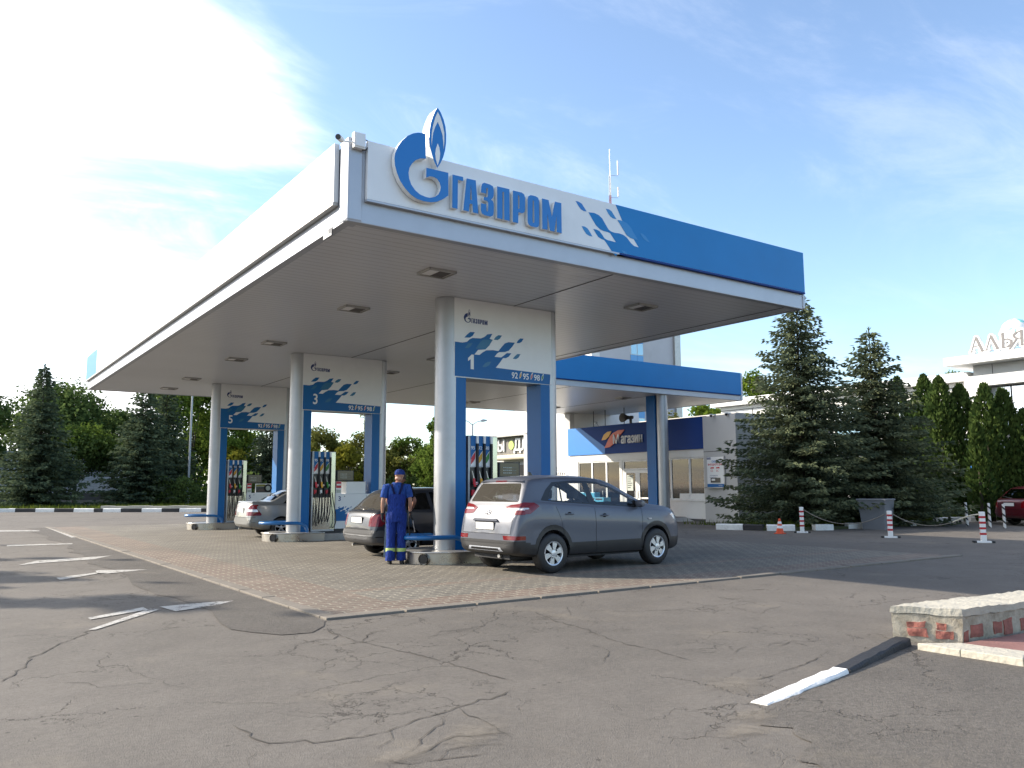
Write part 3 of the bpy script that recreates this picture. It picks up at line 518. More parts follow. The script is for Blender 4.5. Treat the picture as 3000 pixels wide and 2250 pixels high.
b = MB(); b.box(4.62, 11.28, 5.22, 4.635, 11.62, 5.345, M['dark_panel'])
text(b, 'А9М', .09, onX(4.62, 11.60, 5.27), M['white_paint'], .002, bold=.004); b.box(4.617, 11.30, 5.228, 4.6195, 11.60, 5.256, M['white_paint'])
one(b.build('notice_plate'), 'small dark plate with white letters hanging under the near canopy corner', 'sign')

# ------------------------------------------------------------------ portals, islands, guards and dispensers
def logo_small(b, x, z, s, y, m):
    u0, v0 = 5.44, 5.88
    f = lambda q: [(x + (u - u0) * s, z + (v - v0) * s) for u, v in q]
    b.prism(f(EMB_G), 'y', y, y + .002, m); b.prism(f(EMB_F), 'y', y, y + .002, m); b.prism(f(EMB_W), 'y', y - .002, y + .001, M['white_paint']); b.prism(f(EMB_D), 'y', y - .002, y + .001, M['white_paint'])
    for q in LET: b.prism(f(q[0]), 'y', y, y + .002, m, holes=[f(h) for h in q[1:]])
def leaf(x, z, w, h):
    return [(x, z), (x + w * .45, z + h * .12), (x + w * .85, z + h * .42), (x + w, z + h), (x + w * .55, z + h * .88), (x + w * .15, z + h * .6)]
def portal(num, y, label):
    R = thing('pump_portal', label, 'pump portal', (8.5, y, 0), 0, 'numbered pump portals under the canopy')
    for x in (0, 2.5):
        b = MB(); b.lathe([(.263, .2), (.263, 5.345)], M['silver'], 40, (x, 0, 0)); b.build('column', R, smooth=50)
    b = MB(); b.box(.0, -.266, 3.71, 2.5, .266, 5.345, M['white_panel']); b.box(.01, -.262, 3.695, 2.49, .262, 3.709, M['steel_dull']); b.build('header_panel', R)
    for x0, x1 in ((.01, .29), (2.2, 2.49)):
        b = MB(); b.box(x0, -.258, .2, x1, .258, 3.694, M['blue_gate']); b.build('jamb', R)
    b = MB(); yb = -.2685
    b.prism(GM_B, 'y', yb, yb + .002, M['blue_gate'])
    for k, q in enumerate(GM_C): b.prism(q, 'y', yb - (.002 if k in (2, 5, 6) else 0), yb + .001, M['blue_gate'] if k < 2 else M['teal_dark'])
    b.prism([(-u + 2.48, v) for u, v in GM_B], 'y', .2665, .2685, M['blue_gate'])
    b.build('mosaic_graphic', R)
    b = MB(); logo_small(b, .245, 4.865, .182, -.2685, M['navy_letter']); b.build('logo', R)
    b = MB(); b.prism([(u + .33, v + 3.885) for u, v in ((.062, 0), (.138, 0), (.138, .305), (.085, .305), (0, .225), (0, .165), (.062, .205))], 'y', -.2735, -.2715, M['white_paint']) if num == 1 else text(b, str(num), .42, onY(.30, -.2715, 3.89), M['white_paint'], .002, sx=.85, bold=.006)
    b.build('portal_number', R); b = MB()
    for k, (g, c) in enumerate((('92', 'yellow'), ('95', 'red'), ('98', 'green'))):
        x = 1.42 + k * .295; z = 3.775 - k * .003
        text(b, g, .18, onY(x, -.2715, z), M['white_paint'], .002, sx=.92, bold=.003)
        b.prism(leaf(x + .205, z + .0, .065, .16), 'y', -.2735, -.271, M['white_paint']); b.prism(leaf(x + .2175, z + .022, .042, .11), 'y', -.2755, -.2736, M[c])
    b.build('fuel_grades', R)
    return R
def stadium(xc, yc, r, x1, n=16):
    return [(xc + r * cos(a), yc + r * sin(a)) for a in [pi / 2 + pi * i / n for i in range(n + 1)]] + [(x1, yc - r), (x1, yc + r)]
def island(y, label):
    R = thing('pump_island', label, 'pump island', (8.4, y - .05, 0), 0, 'steel ended pump islands')
    b = MB(); b.prism(stadium(0, 0, .83, .62), 'z', 0, .235, M['steel'], caps=(True, False)); b.prism(stadium(0, 0, .80, .60), 'z', .236, .240, M['steel_dull']); b.build('end_cap', R, smooth=35)
    b = MB()
    S = stadium(0, 0, .845, .625, 24)[:-2]
    b.tube([(.62, .845, .237)] + [(x, yy, .237) for x, yy in S] + [(.62, -.845, .237)], .016, M['steel'], 6); b.build('rim', R, smooth=60)
    b = MB(); d = Vector((-.82, -.57, 0)); p = d * .80; p.z = .12; q = d * .90; q.z = .12
    b.tube([p, q], [.105, .105], M['steel'], 20, cap=False); b.tube([d * .87 + Vector((0, 0, .12)), d * .895 + Vector((0, 0, .12))], .085, M['dark_panel'], 20); b.build('pipe_socket', R, smooth=50)
    b = MB(); b.box(.63, -.72, 0, 4.2, .72, .185, M['concrete']); b.build('concrete_base', R, bevel=.015)
    return R
def guard(y, label):
    b = MB(); P = []; r = .47; z = .50
    def side(s):
        return [(8.66, y - .03 + s * r, .19), (8.655, y - .03 + s * r, .30), (8.60, y - .03 + s * r, .41), (8.50, y - .03 + s * r, .475), (8.36, y - .03 + s * r, z), (8.1, y - .03 + s * r, z + .005)]
    arc = [(7.97 - r * sin(a) * 1.0, y - .03 - r * cos(a), z + .01) for a in [pi * k / 14 for k in range(15)]]
    b.tube(side(-1) + arc + side(1)[::-1], .046, M['blue_bar'], 12)
    return one(b.build('guard_bar', smooth=60), label, 'guard rail', 'blue guard bars round the portal columns')
M['blue_bar'] = mat('blue_bar', (.008, .13, .36), .28, var=.12, vs=7, coat=.4)
def dispenser(num, y, label):
    R = thing('fuel_dispenser', label, 'fuel dispenser', (8.5, y, 0), 0, 'fuel dispensers inside the portals')
    b = MB(); b.box(.36, -.24, .24, 1.07, .24, 2.52, M['silver']); b.build('hose_column', R, bevel=.006)
    b = MB(); b.box(.40, -.246, 1.2, .93, -.2405, 1.875, M['dark_panel']); b.build('nozzle_recess', R)
    b = MB(); b.box(.40, -.246, .30, .93, -.2405, 1.198, M['mirror_steel']); b.build('lower_panel', R)
    b = MB(); b.box(.93, -.250, .30, 1.06, -.2405, 2.5, M['edge_steel']); b.build('edge_panel', R)
    b = MB(); b.box(.34, -.28, .19, 2.2, .28, .239, M['black_plastic']); b.box(1.08, -.27, .24, 2.2, .27, .30, M['black_plastic']); b.build('plinth', R)
    cols = (('95', 'red'), ('92', 'yellow'), ('98', 'green'))
    for k, (g, c) in enumerate(cols):
        x = .405 + k * .172; w = .125
        b = MB(); b.box(x, -.256, 1.88, x + w, -.2465, 2.515, M['white_paint'])
        b.prism([(x, 2.515), (x, 2.02), (x + w * .25, 2.10), (x + w * .7, 2.18), (x + w, 2.22), (x + w, 2.515)], 'y', -.2585, -.2562, M['blue_gate'])
        b.prism([(x + .006, 1.93), (x + w * .5, 1.985), (x + w * .85, 2.05), (x + w * .93, 2.19), (x + w * .5, 2.13), (x + w * .12, 2.06)], 'y', -.2605, -.2587, M[c])
        text(b, g, .10, onY(x + .008, -.2587, 2.235), M['white_paint'], .0015, bold=.001); b.box(x + .02, -.2585, 1.893, x + w - .02, -.2562, 1.90, M['navy'])
        b.build('fuel_strip', R)
        xm = x + w + .024
        b = MB(); b.box(xm - .022, -.30, 2.36, xm + .022, -.247, 2.515, M['white_paint']); b.box(xm - .02, -.305, 1.3, xm + .02, -.257, 2.355, M['black_rubber']); b.build('hose_mast', R)
        rn2 = random.Random(num * 7 + k); bow = rn2.uniform(.03, .12)
        b = MB(); b.tube([(xm, -.30, 1.45), (xm + .004, -.315, 1.1), (xm - .01, -.32, .8), (xm - .03 - bow * .3, -.33, .55), (x + .06, -.36, .40 + .05 * k), (x + .03 + bow * .2, -.34, .6), (x + .05, -.32, 1.0), (x + .06, -.30, 1.33)], .0155, M['black_rubber'], 8); b.build('hose', R, smooth=60)
        for zz, cc in ((1.60, c),):
            b = MB(); b.tube([(x + .02, -.285, zz + .20), (x + .045, -.30, zz + .08), (x + .06, -.31, zz)], [.010, .014, .018], M['brass'], 8)
            b.tube([(x + .052, -.305, zz + .05), (x + .062, -.31, zz - .05), (x + .075, -.315, zz - .12)], [.022, .032, .026], M[cc], 10); b.lathe([(.028, -.012), (.028, .012)], M['white_paint'], 14, (x + .10, -.325, zz - .05), 'y'); b.lathe([(.017, -.016), (.017, .0)], M[cc], 12, (x + .10, -.328, zz - .05), 'y')
            b.build('nozzle', R, smooth=50)
        b = MB(); b.box(x + .02, -.29, 1.30, x + .085, -.247, 1.42, M['red' if k != 1 else 'white_paint']); b.build('nozzle_boot', R, bevel=.008)
    # outer loop of hose beside the column
    b = MB(); b.tube([(.95, -.31, 1.35), (.99, -.33, 1.05), (1.05, -.36, .75), (1.06, -.36, .5), (1.02, -.34, .36), (.96, -.33, .34)], .015, M['black_rubber'], 8); b.build('hose', R, smooth=60)
    b = MB(); b.box(1.12, -.22, 1.675, 1.66, .22, 1.99, M['black_plastic']); b.box(1.10, -.12, 1.30, 1.14, .12, 1.99, M['white_paint']); b.build('display_head', R, bevel=.006)
    b = MB(); b.box(1.15, -.226, 1.70, 1.63, -.2205, 1.97, M['screen'])
    for k in range(3):
        for q in range(5): b.box(1.23 + q * .045, -.229, 1.755 + k * .055, 1.265 + q * .045, -.2265, 1.775 + k * .055, M['seg_grey'])
        b.box(1.46, -.229, 1.755 + k * .055, 1.56, -.2265, 1.768 + k * .055, M['seg_dim'])
    b.build('display_screen', R)
    b = MB(); b.box(1.075, -.262, .30, 2.195, .262, 1.30, M['white_panel']); b.build('cabinet', R, bevel=.006)
    b = MB(); y2 = -.2645; s = .36
    mo = [(1.08 + (u) * s * .82 - .0, .862 + (v - 4.423) * s * .82) for u, v in GM_B[:41]]
    mo = mo[:-2] if False else mo
    lo = [p for p in mo if p[1] > .5]
    b.prism([(1.08, .52)] + [(1.081, .86)] + lo[1:39] + [(1.50, .70), (2.19, .70), (2.19, .52)], 'y', y2, y2 + .002, M['blue_gate'])
    for q in GM_C[:5]: b.prism([(1.08 + u * s * .82, .862 + (v - 4.423) * s * .82) for u, v in q], 'y', y2 - .002, y2 + .001, M['blue_gate'])
    logo_small(b, 1.88, .98, .10, y2, M['navy_letter'])
    text(b, str(num), .19, onY(1.16, -.2625, 1.10), M['navy_letter'], .002, bold=.003); b.lathe([(.014, -.004), (.014, 0)], M['dark_panel'], 10, (1.36, -.263, 1.23), 'y'); b.lathe([(.014, -.004), (.014, 0)], M['dark_panel'], 10, (2.05, -.263, 1.23), 'y')
    b.build('cabinet_graphic', R)
    return R
M['mirror_steel'] = mat('mirror_steel', (.62, .61, .59), .13, .97, var=.05)
M['edge_steel'] = mat('edge_steel', (.50, .52, .43), .2, .75, var=.12, vs=3)
M['seg_grey'] = mat('seg_grey', (.42, .46, .42), .6); M['seg_dim'] = mat('seg_dim', (.16, .18, .17), .6)
GY = [(1, 14.45), (3, 22.9), (5, 31.25)]
PL = {1: 'silver and blue portal numbered 1 beside the grey suv, nearest of the three', 3: 'silver and blue portal numbered 3 behind the dark hatchback', 5: 'silver and blue portal numbered 5 beyond the silver sedan, farthest back'}
IL = {1: 'steel ended island under portal 1 with a pipe socket, beside the man in overalls', 3: 'steel ended island under portal 3 between the sedan and the hatchback', 5: 'steel ended island under portal 5, farthest from the camera'}
BL = {1: 'blue guard bar bent round the column of portal 1', 3: 'blue guard bar bent round the column of portal 3', 5: 'blue guard bar bent round the column of portal 5'}
DL = {1: 'dispenser in portal 1 with red, yellow and green nozzles, partly behind the grey suv', 3: 'dispenser in portal 3 with a white cabinet marked 3', 5: 'dispenser in portal 5 with a white cabinet marked 5'}
for n_, y_ in GY:
    portal(n_, y_, PL[n_]); island(y_, IL[n_]); guard(y_, BL[n_]); dispenser(n_, y_, DL[n_])
# what stands on the cabinets
def stand_on():
    for n_, y_ in GY[1:]:
        x, z = 8.5, 1.302
        b = MB(); b.box(x + 1.10, y_ - .23, z, x + 1.27, y_ - .10, z + .36, M['white_paint']); b.box(x + 1.105, y_ - .233, z + .17, x + 1.265, y_ - .2305, z + .355, M['red']); b.box(x + 1.12, y_ - .235, z + .03, x + 1.25, y_ - .2305, z + .12, M['seg_grey']); b.box(x + 1.12, y_ - .2355, z + .24, x + 1.25, y_ - .2335, z + .29, M['white_paint'])
        one(b.build('leaflet_box', bevel=.004), 'small red and white leaflet box on the cabinet of pump %d' % n_, 'box', 'leaflet boxes on the pump cabinets')
    b = MB(); y_ = 22.9; b.box(9.94, y_ - .2, 1.302, 10.55, y_ + .2, 1.655, M['white_panel']); b.box(9.95, y_ - .205, 1.31, 10.54, y_ - .2005, 1.645, M['white_paint']); one(b.build('white_box', bevel=.01), 'plain white box standing on the cabinet of pump 3', 'box')
    b = MB(); y_ = 31.25; b.box(9.93, y_ - .2, 1.302, 10.52, y_ - .17, 1.65, M['white_paint']); b.box(9.95, y_ - .204, 1.32, 10.51, y_ - .2005, 1.54, M['dark_panel']); b.box(9.95, y_ - .204, 1.545, 10.3, y_ - .2005, 1.62, M['olive']); b.prism([(9.96, 1.35), (10.1, 1.47), (10.26, 1.45), (10.3, 1.36)], 'y', y_ - .207, y_ - .2042, M['brown'])
    b.lathe([(.15, -.03), (.15, 0), (.09, 0), (.09, -.03)], M['black_rubber'], 20, (10.40, y_ - .205, 1.48), 'y', cap=False); b.lathe([(.09, -.02), (.09, -.001)], M['seg_grey'], 18, (10.40, y_ - .205, 1.48), 'y')
    one(b.build('tyre_advert'), 'advert board with a picture of a car tyre on the cabinet of pump 5', 'advert')
M['olive'] = mat('olive', (.22, .21, .03), .5); M['brown'] = mat('brown', (.09, .06, .05), .6)
stand_on()

# ------------------------------------------------------------------ cars
def paint(name, col, metal=.5, rough=.34, coat=.8, dirt=.12):
    return mat(name, col, rough, metal, var=.05, vs=40, coat=coat, dirt=dirt, ds=2.2)
def car_glass(name, tint=(.42, .44, .44), dust=0.0):
    m, nt, P, L = new_mat(name); nt.nodes.remove(P); out = nt.nodes['Material Output']
    t = nt.nodes.new('ShaderNodeBsdfTransparent'); t.inputs[0].default_value = (*tint, 1)
    g = nt.nodes.new('ShaderNodeBsdfGlossy'); g.inputs['Roughness'].default_value = .04; g.inputs['Color'].default_value = (.95, .97, 1, 1)
    f0 = nt.nodes.new('ShaderNodeFresnel'); f0.inputs[0].default_value = 1.52; ge = nt.nodes.new('ShaderNodeNewGeometry')
    bf = node(nt, 'ShaderNodeMath', operation='SUBTRACT'); bf.inputs[0].default_value = 1.0; L(ge.outputs['Backfacing'], bf.inputs[1]); f = node(nt, 'ShaderNodeMath', operation='MULTIPLY'); L(f0.outputs[0], f.inputs[0]); L(bf.outputs[0], f.inputs[1])
    a = nt.nodes.new('ShaderNodeMixShader'); L(f.outputs[0], a.inputs[0]); L(t.outputs[0], a.inputs[1]); L(g.outputs[0], a.inputs[2]); last = a
    if dust:
        d = nt.nodes.new('ShaderNodeBsdfDiffuse'); d.inputs[0].default_value = (.33, .30, .25, 1)
        b = nt.nodes.new('ShaderNodeMixShader'); b.inputs[0].default_value = dust; L(a.outputs[0], b.inputs[1]); L(d.outputs[0], b.inputs[2]); last = b
    L(last.outputs[0], out.inputs[0]); return m
M['glass_side'] = car_glass('glass_side', (.80, .82, .82), .01)
M['glass_rear'] = car_glass('glass_rear', (.30, .30, .29), .14)
M['glass_black'] = car_glass('glass_black', (.03, .03, .032), .0)
M['lamp_red'] = mat('lamp_red', (.15, .002, .005), .14, coat=.3)
M['lamp_clear'] = mat('lamp_clear', (.62, .60, .60), .12, .3, coat=.6)
M['lamp_amber'] = mat('lamp_amber', (.5, .16, .1), .15, coat=.5)
M['chrome'] = mat('chrome', (.75, .75, .76), .12, .95)
M['wheel_silver'] = mat('wheel_silver', (.60, .61, .63), .3, .6, dirt=.15, ds=6)
M['gap'] = mat('gap', (.004, .004, .004), .9)
M['interior'] = mat('interior', (.020, .020, .022), .8, var=.2)
M['interior_grey'] = mat('interior_grey', (.045, .045, .05), .85, var=.15)
M['plate'] = mat('plate', (.78, .78, .76), .4)
M['trim_black'] = mat('trim_black', (.010, .010, .011), .3)

def curve(keys):
    """monotone cubic through (x, value) keys"""
    xs = [k[0] for k in keys]; ys = [k[1] for k in keys]; n = len(xs)
    d = [(ys[i + 1] - ys[i]) / (xs[i + 1] - xs[i]) for i in range(n - 1)]
    m = [d[0]] + [0 if d[i - 1] * d[i] <= 0 else 2 * d[i - 1] * d[i] / (d[i - 1] + d[i]) for i in range(1, n - 1)] + [d[-1]]
    def f(x):
        if x <= xs[0]: return ys[0]
        if x >= xs[-1]: return ys[-1]
        i = max(j for j in range(n - 1) if xs[j] <= x); h = xs[i + 1] - xs[i]; t = (x - xs[i]) / h
        return ys[i] * (2 * t ** 3 - 3 * t * t + 1) + m[i] * h * (t ** 3 - 2 * t * t + t) + ys[i + 1] * (-2 * t ** 3 + 3 * t * t) + m[i + 1] * h * (t ** 3 - t * t)
    return f
def shell(S):
    top, belt, bot, hw = (curve(S[k]) for k in ('top', 'belt', 'bot', 'hw')); L = S['L']; tum = S.get('tum', .30)
    xs = []; x = 0.0
    while x < L:
        xs.append(x); x += .018 if (x < .16 or x > L - .14) else (.035 if (x < .7 or x > L - .5) else .07)
    xs.append(L)
    def sec(x):
        zt, zb, h = top(x), bot(x), hw(x); be = min(belt(x), zt - .012); g = zt - be; H = be - zb
        fl = S.get('flare', .0)
        P = [(0, zb), (h * .55, zb), (h * .86, zb + .01), (h * .955, zb + .05), (h * .985, zb + .14), (h * .988, zb + .34 * H), (h * .988, zb + .52 * H), (h * 1.0, zb + .64 * H), (h * .990, zb + .80 * H), (h * .968, be - .045), (h * .945, be - .008), (h * .925, be + .004)]
        yb = h * .922; yr = yb - tum * max(g - .02, 0)
        cr = S.get('crown', .03) * min(1, g / .2) + .012
        for q in (.18, .36, .54, .72, .86): P.append((yb - tum * max(g * q, 0) - .012 * q, be + g * q * .985))
        P += [(yr - .035, be + g * .965), (yr - .085, zt - .002 + cr * .15), (yr - .2, zt + cr * .45), (yr * .45, zt + cr * .85), (0, zt + cr)]
        return P
    bm = bmesh.new(); rows = []
    for x in xs:
        P = sec(x); full = [(-y, z) for y, z in P[::1]] + [(y, z) for y, z in P[-2:0:-1]]
        bul = S.get('bulge', .05)
        ring = []
        for y, z in full:
            q = 1 - min(1, (abs(y) / .9)) ** 2.2; k = max(0, 1 - x / .5); kf = max(0, 1 - (L - x) / .6)
            ring.append(bm.verts.new((x - bul * q * k + bul * 1.6 * q * kf, y, z)))
        rows.append(ring)
    n = len(rows[0])
    for i in range(len(rows) - 1):
        for j in range(n):
            k = (j + 1) % n; bm.faces.new((rows[i][j], rows[i][k], rows[i + 1][k], rows[i + 1][j]))
    N = len(P)
    for ring, xq, sg in ((rows[0], 0, 1), (rows[-1], L, -1)):
        half = ring[:N]; oth = [ring[0]] + [ring[n - i] for i in range(1, N - 1)] + [ring[N - 1]]
        cols = [half]; K = 8
        for c in range(1, K):
            col = [half[0]]
            for i in range(1, N - 1):
                t = c / K; a, b2 = half[i].co, oth[i].co; p = a.lerp(b2, t); q = 1 - min(1, (abs(p.y) / .9)) ** 2.2; e = 1 - min(1, (abs(a.y) / .9)) ** 2.2
                p.x = xq - sg * S.get('bulge', .05) * (q if sg > 0 else q * 1.6); col.append(bm.verts.new(p))
            col.append(half[-1]); cols.append(col)
        cols.append(oth)
        for c in range(K):
            for i in range(N - 1):
                vs = []
                for v in (cols[c][i], cols[c][i + 1], cols[c + 1][i + 1], cols[c + 1][i]):
                    if v not in vs: vs.append(v)
                if len(vs) > 2:
                    try: bm.faces.new(vs)
                    except ValueError: pass
    bmesh.ops.recalc_face_normals(bm, faces=bm.faces); bm.normal_update()
    return bm
def cut(bm, poly, proj, test, mi):
    """stamp a convex outline into the shell and give the faces inside it another material"""
    ar = sum(poly[i][0] * poly[(i + 1) % len(poly)][1] - poly[(i + 1) % len(poly)][0] * poly[i][1] for i in range(len(poly)))
    if ar < 0: poly = poly[::-1]
    a = 0 if proj == 'y' else 1
    lo = (min(p[0] for p in poly), min(p[1] for p in poly)); hi = (max(p[0] for p in poly), max(p[1] for p in poly))
    bm.normal_update(); F = []
    for f in bm.faces:
        if not test(f): continue
        u = [v.co[a] for v in f.verts]; w = [v.co.z for v in f.verts]
        if max(u) >= lo[0] and min(u) <= hi[0] and max(w) >= lo[1] and min(w) <= hi[1]: F.append(f)
    for i in range(len(poly)):
        p, q = poly[i], poly[(i + 1) % len(poly)]; d = (q[0] - p[0], q[1] - p[1]); nn = (d[1], -d[0])
        co = (p[0], 0, p[1]) if proj == 'y' else (0, p[0], p[1]); no = Vector((nn[0], 0, nn[1]) if proj == 'y' else (0, nn[0], nn[1])).normalized()
        if not F: break
        geom = list({e for f in F for e in f.edges}) + list({v for f in F for v in f.verts}) + F
        r = bmesh.ops.bisect_plane(bm, geom=geom, dist=1e-6, plane_co=co, plane_no=no)
        F = [g for g in r['geom'] if isinstance(g, bmesh.types.BMFace) and (g.calc_center_median() - Vector(co)).dot(no) < 0]
    for f in F: f.material_index = mi
    return F
def circ(x, z, r, n=22, a0=0, a1=2 * pi): return [(x + r * cos(a0 + (a1 - a0) * i / n), z + r * sin(a0 + (a1 - a0) * i / n)) for i in range(n)]
def side(s): return lambda f: f.normal.y * s > .22
REAR = lambda f: f.normal.x < -.18
FRONT = lambda f: f.normal.x > .18
def pieces(bm, mi):
    fs = [f for f in bm.faces if f.material_index == mi]; seen = set(); out = []
    for f in fs:
        if f in seen: continue
        st = [f]; seen.add(f); comp = []
        while st:
            g = st.pop(); comp.append(g)
            for e in g.edges:
                for h in e.link_faces:
                    if h.material_index == mi and h not in seen: seen.add(h); st.append(h)
        out.append(comp)
    return out
def piece_obj(faces, name, m, parent, off=0.0):
    idx = {}; vs = []; fs = []
    for f in faces:
        q = []
        for v in f.verts:
            if v not in idx: idx[v] = len(vs); vs.append(v.co + v.normal * off)
            q.append(idx[v])
        fs.append(tuple(q))
    b = MB(); b.add(vs, fs, m); return b.build(name, parent, smooth=42, recalc=False)
def wheel(R, x, y, r, w, s, style, rim_r, m=None):
    b = MB(); yo = y + s * w / 2; yi = y - s * w / 2
    prof = [(rim_r, -w / 2), (rim_r + .02, -w / 2 - .002), (r - .03, -w / 2 + .004), (r - .008, -w / 2 + .022), (r, -w / 2 + .05), (r, w / 2 - .05), (r - .008, w / 2 - .022), (r - .03, w / 2 - .004), (rim_r + .02, w / 2 + .002), (rim_r, w / 2)]
    b.lathe(prof, M['black_rubber'], 36, (x, y, r), 'y', cap=False)
    o = b.build('wheel', R, smooth=50)
    b = MB(); sil = m or M['wheel_silver']
    b.lathe([(rim_r * .98, s * (w / 2 - .055)), (.02, s * (w / 2 - .055))], M['gap'], 28, (x, y, r), 'y')
    b.lathe([(rim_r * 1.01, s * (w / 2 - .004)), (rim_r * .99, s * (w / 2 + .004)), (rim_r * .90, s * (w / 2 - .004)), (rim_r * .89, s * (w / 2 - .05))], sil, 36, (x, y, r), 'y', cap=False)
    n, wi, wo = {'cap': (6, .055, .088), 'five': (5, .034, .052), 'steel': (8, .05, .07)}[style]
    for k in range(n):
        a = 2 * pi * k / n + .3; c_, s_ = cos(a), sin(a)
        f = lambda u, v: (x + c_ * u - s_ * v, r + s_ * u + c_ * v)
        sc = rim_r / .2
        p = [f(.035, -wi * sc * .55), f(.09 * sc, -wi * sc * .62), f(rim_r * .93, -wo * sc * .62), f(rim_r * .93, wo * sc * .62), f(.09 * sc, wi * sc * .62), f(.035, wi * sc * .55)]
        b.prism(p, 'y', y + s * (w / 2 - .04), y + s * (w / 2 - .006 - (.004 if k % 2 else 0)), sil)
    b.lathe([(.055, s * (w / 2 - .03)), (.05, s * (w / 2 + .0)), (.03, s * (w / 2 + .004))], sil, 16, (x, y, r), 'y')
    for k in range(5):
        a = 2 * pi * k / 5 + .6; b.lathe([(.010, s * (w / 2 - .01)), (.008, s * (w / 2 + .006))], M['gap'], 8, (x + .075 * rim_r / .2 * cos(a), y, r + .075 * rim_r / .2 * sin(a)), 'y')
    b.build('rim', o, smooth=30); return o
NAMES = {0: 'body', 1: 'cladding', 2: 'window', 3: 'tail_light', 4: 'reversing_light', 5: 'panel_gap', 7: 'skid_plate', 8: 'window_surround', 9: 'rear_window', 10: 'reflector', 11: 'headlight', 12: 'bumper', 13: 'windscreen'}
def finish_car(bm, R, mats, offs={}, split=(2, 3, 4, 8, 9, 10, 11, 12, 13)):
    dead = [f for f in bm.faces if f.material_index == 6]; bmesh.ops.delete(bm, geom=dead, context='FACES'); bm.normal_update()
    for mi, m in mats.items():
        ps = pieces(bm, mi) if mi in split else [[f for f in bm.faces if f.material_index == mi]]
        for p in ps:
            if p and (mi not in split or sum(f.calc_area() for f in p) > .0008): piece_obj(p, NAMES[mi], m, R, offs.get(mi, 0))
    bm.free()
def cabin(R, S, x_front, x_rear, hw, zf, zs, seats=True):
    b = MB(); L = S['L']; I = M['interior']
    b.box(.12, -hw * .60, .24, L - .25, hw * .60, zf, I); b.box(S['ra'] + .42, -hw * .93, .24, S['fa'] - .42, hw * .93, zf, I)
    b.box(.10, -hw * .88, zs - .10, S['ra'] + .1, hw * .88, zs, I); b.box(S['fa'] - .5, -hw * .86, zf, S['fa'] - .15, hw * .86, zs, I)
    b.build('interior', R)
    if seats:
        for xx, ys in ((x_front, (-.36, .36)), (x_rear, (-.40, .0, .40))):
            for y in ys:
                b = MB(); w = .23 if xx == x_front else .19
                prof = [(xx, zf), (xx + .48, zf), (xx + .48, zf + .16), (xx + .08, zf + .13), (xx - .12, zs + .22), (xx - .22, zs + .22), (xx - .06, zf + .05)]
                b.prism(prof, 'y', y - w, y + w, M['interior_grey']); b.box(xx - .24, y - .12, zs + .25, xx - .14, y + .12, zs + .43, M['interior_grey']); b.build('seat', R, bevel=.03)
def plate(R, x, y, z, w=.50, h=.115, body=None, mt=None, yaw=0):
    b = MB(); b.box(x - .018, y - w / 2 - .012, z - h / 2 - .012, x - .006, y + w / 2 + .012, z + h / 2 + .012, M['trim_black']); b.box(x - .022, y - w / 2, z - h / 2, x - .0185, y + w / 2, z + h / 2, mt or M['plate'])
    if body: text(b, body, h * .85, lambda u, v, ww: (x - .022 - ww, y + w / 2 - .03 - u, z - h * .30 + v), M['trim_black'], .001, sx=.8, bold=.002)
    return b.build('number_plate', R)
def mirror(R, x, y, z, s, mpaint):
    b = MB(); b.lathe([(.02, -.10), (.065, -.095), (.082, -.03), (.08, .04), (.05, .095), (.02, .10)], mpaint, 16, (0, 0, 0), 'y')
    b.v = [(x + v[0] * .75 + .02, y + s * (.10 + 0) + v[1] * 1.0, z + v[2] * .85) for v in b.v]
    b.box(x - .03, y - s * .02 if s > 0 else y - .0, z - .06, x + .05, y + s * .05, z - .02, M['trim_black'])
    return b.build('wing_mirror', R, smooth=60)

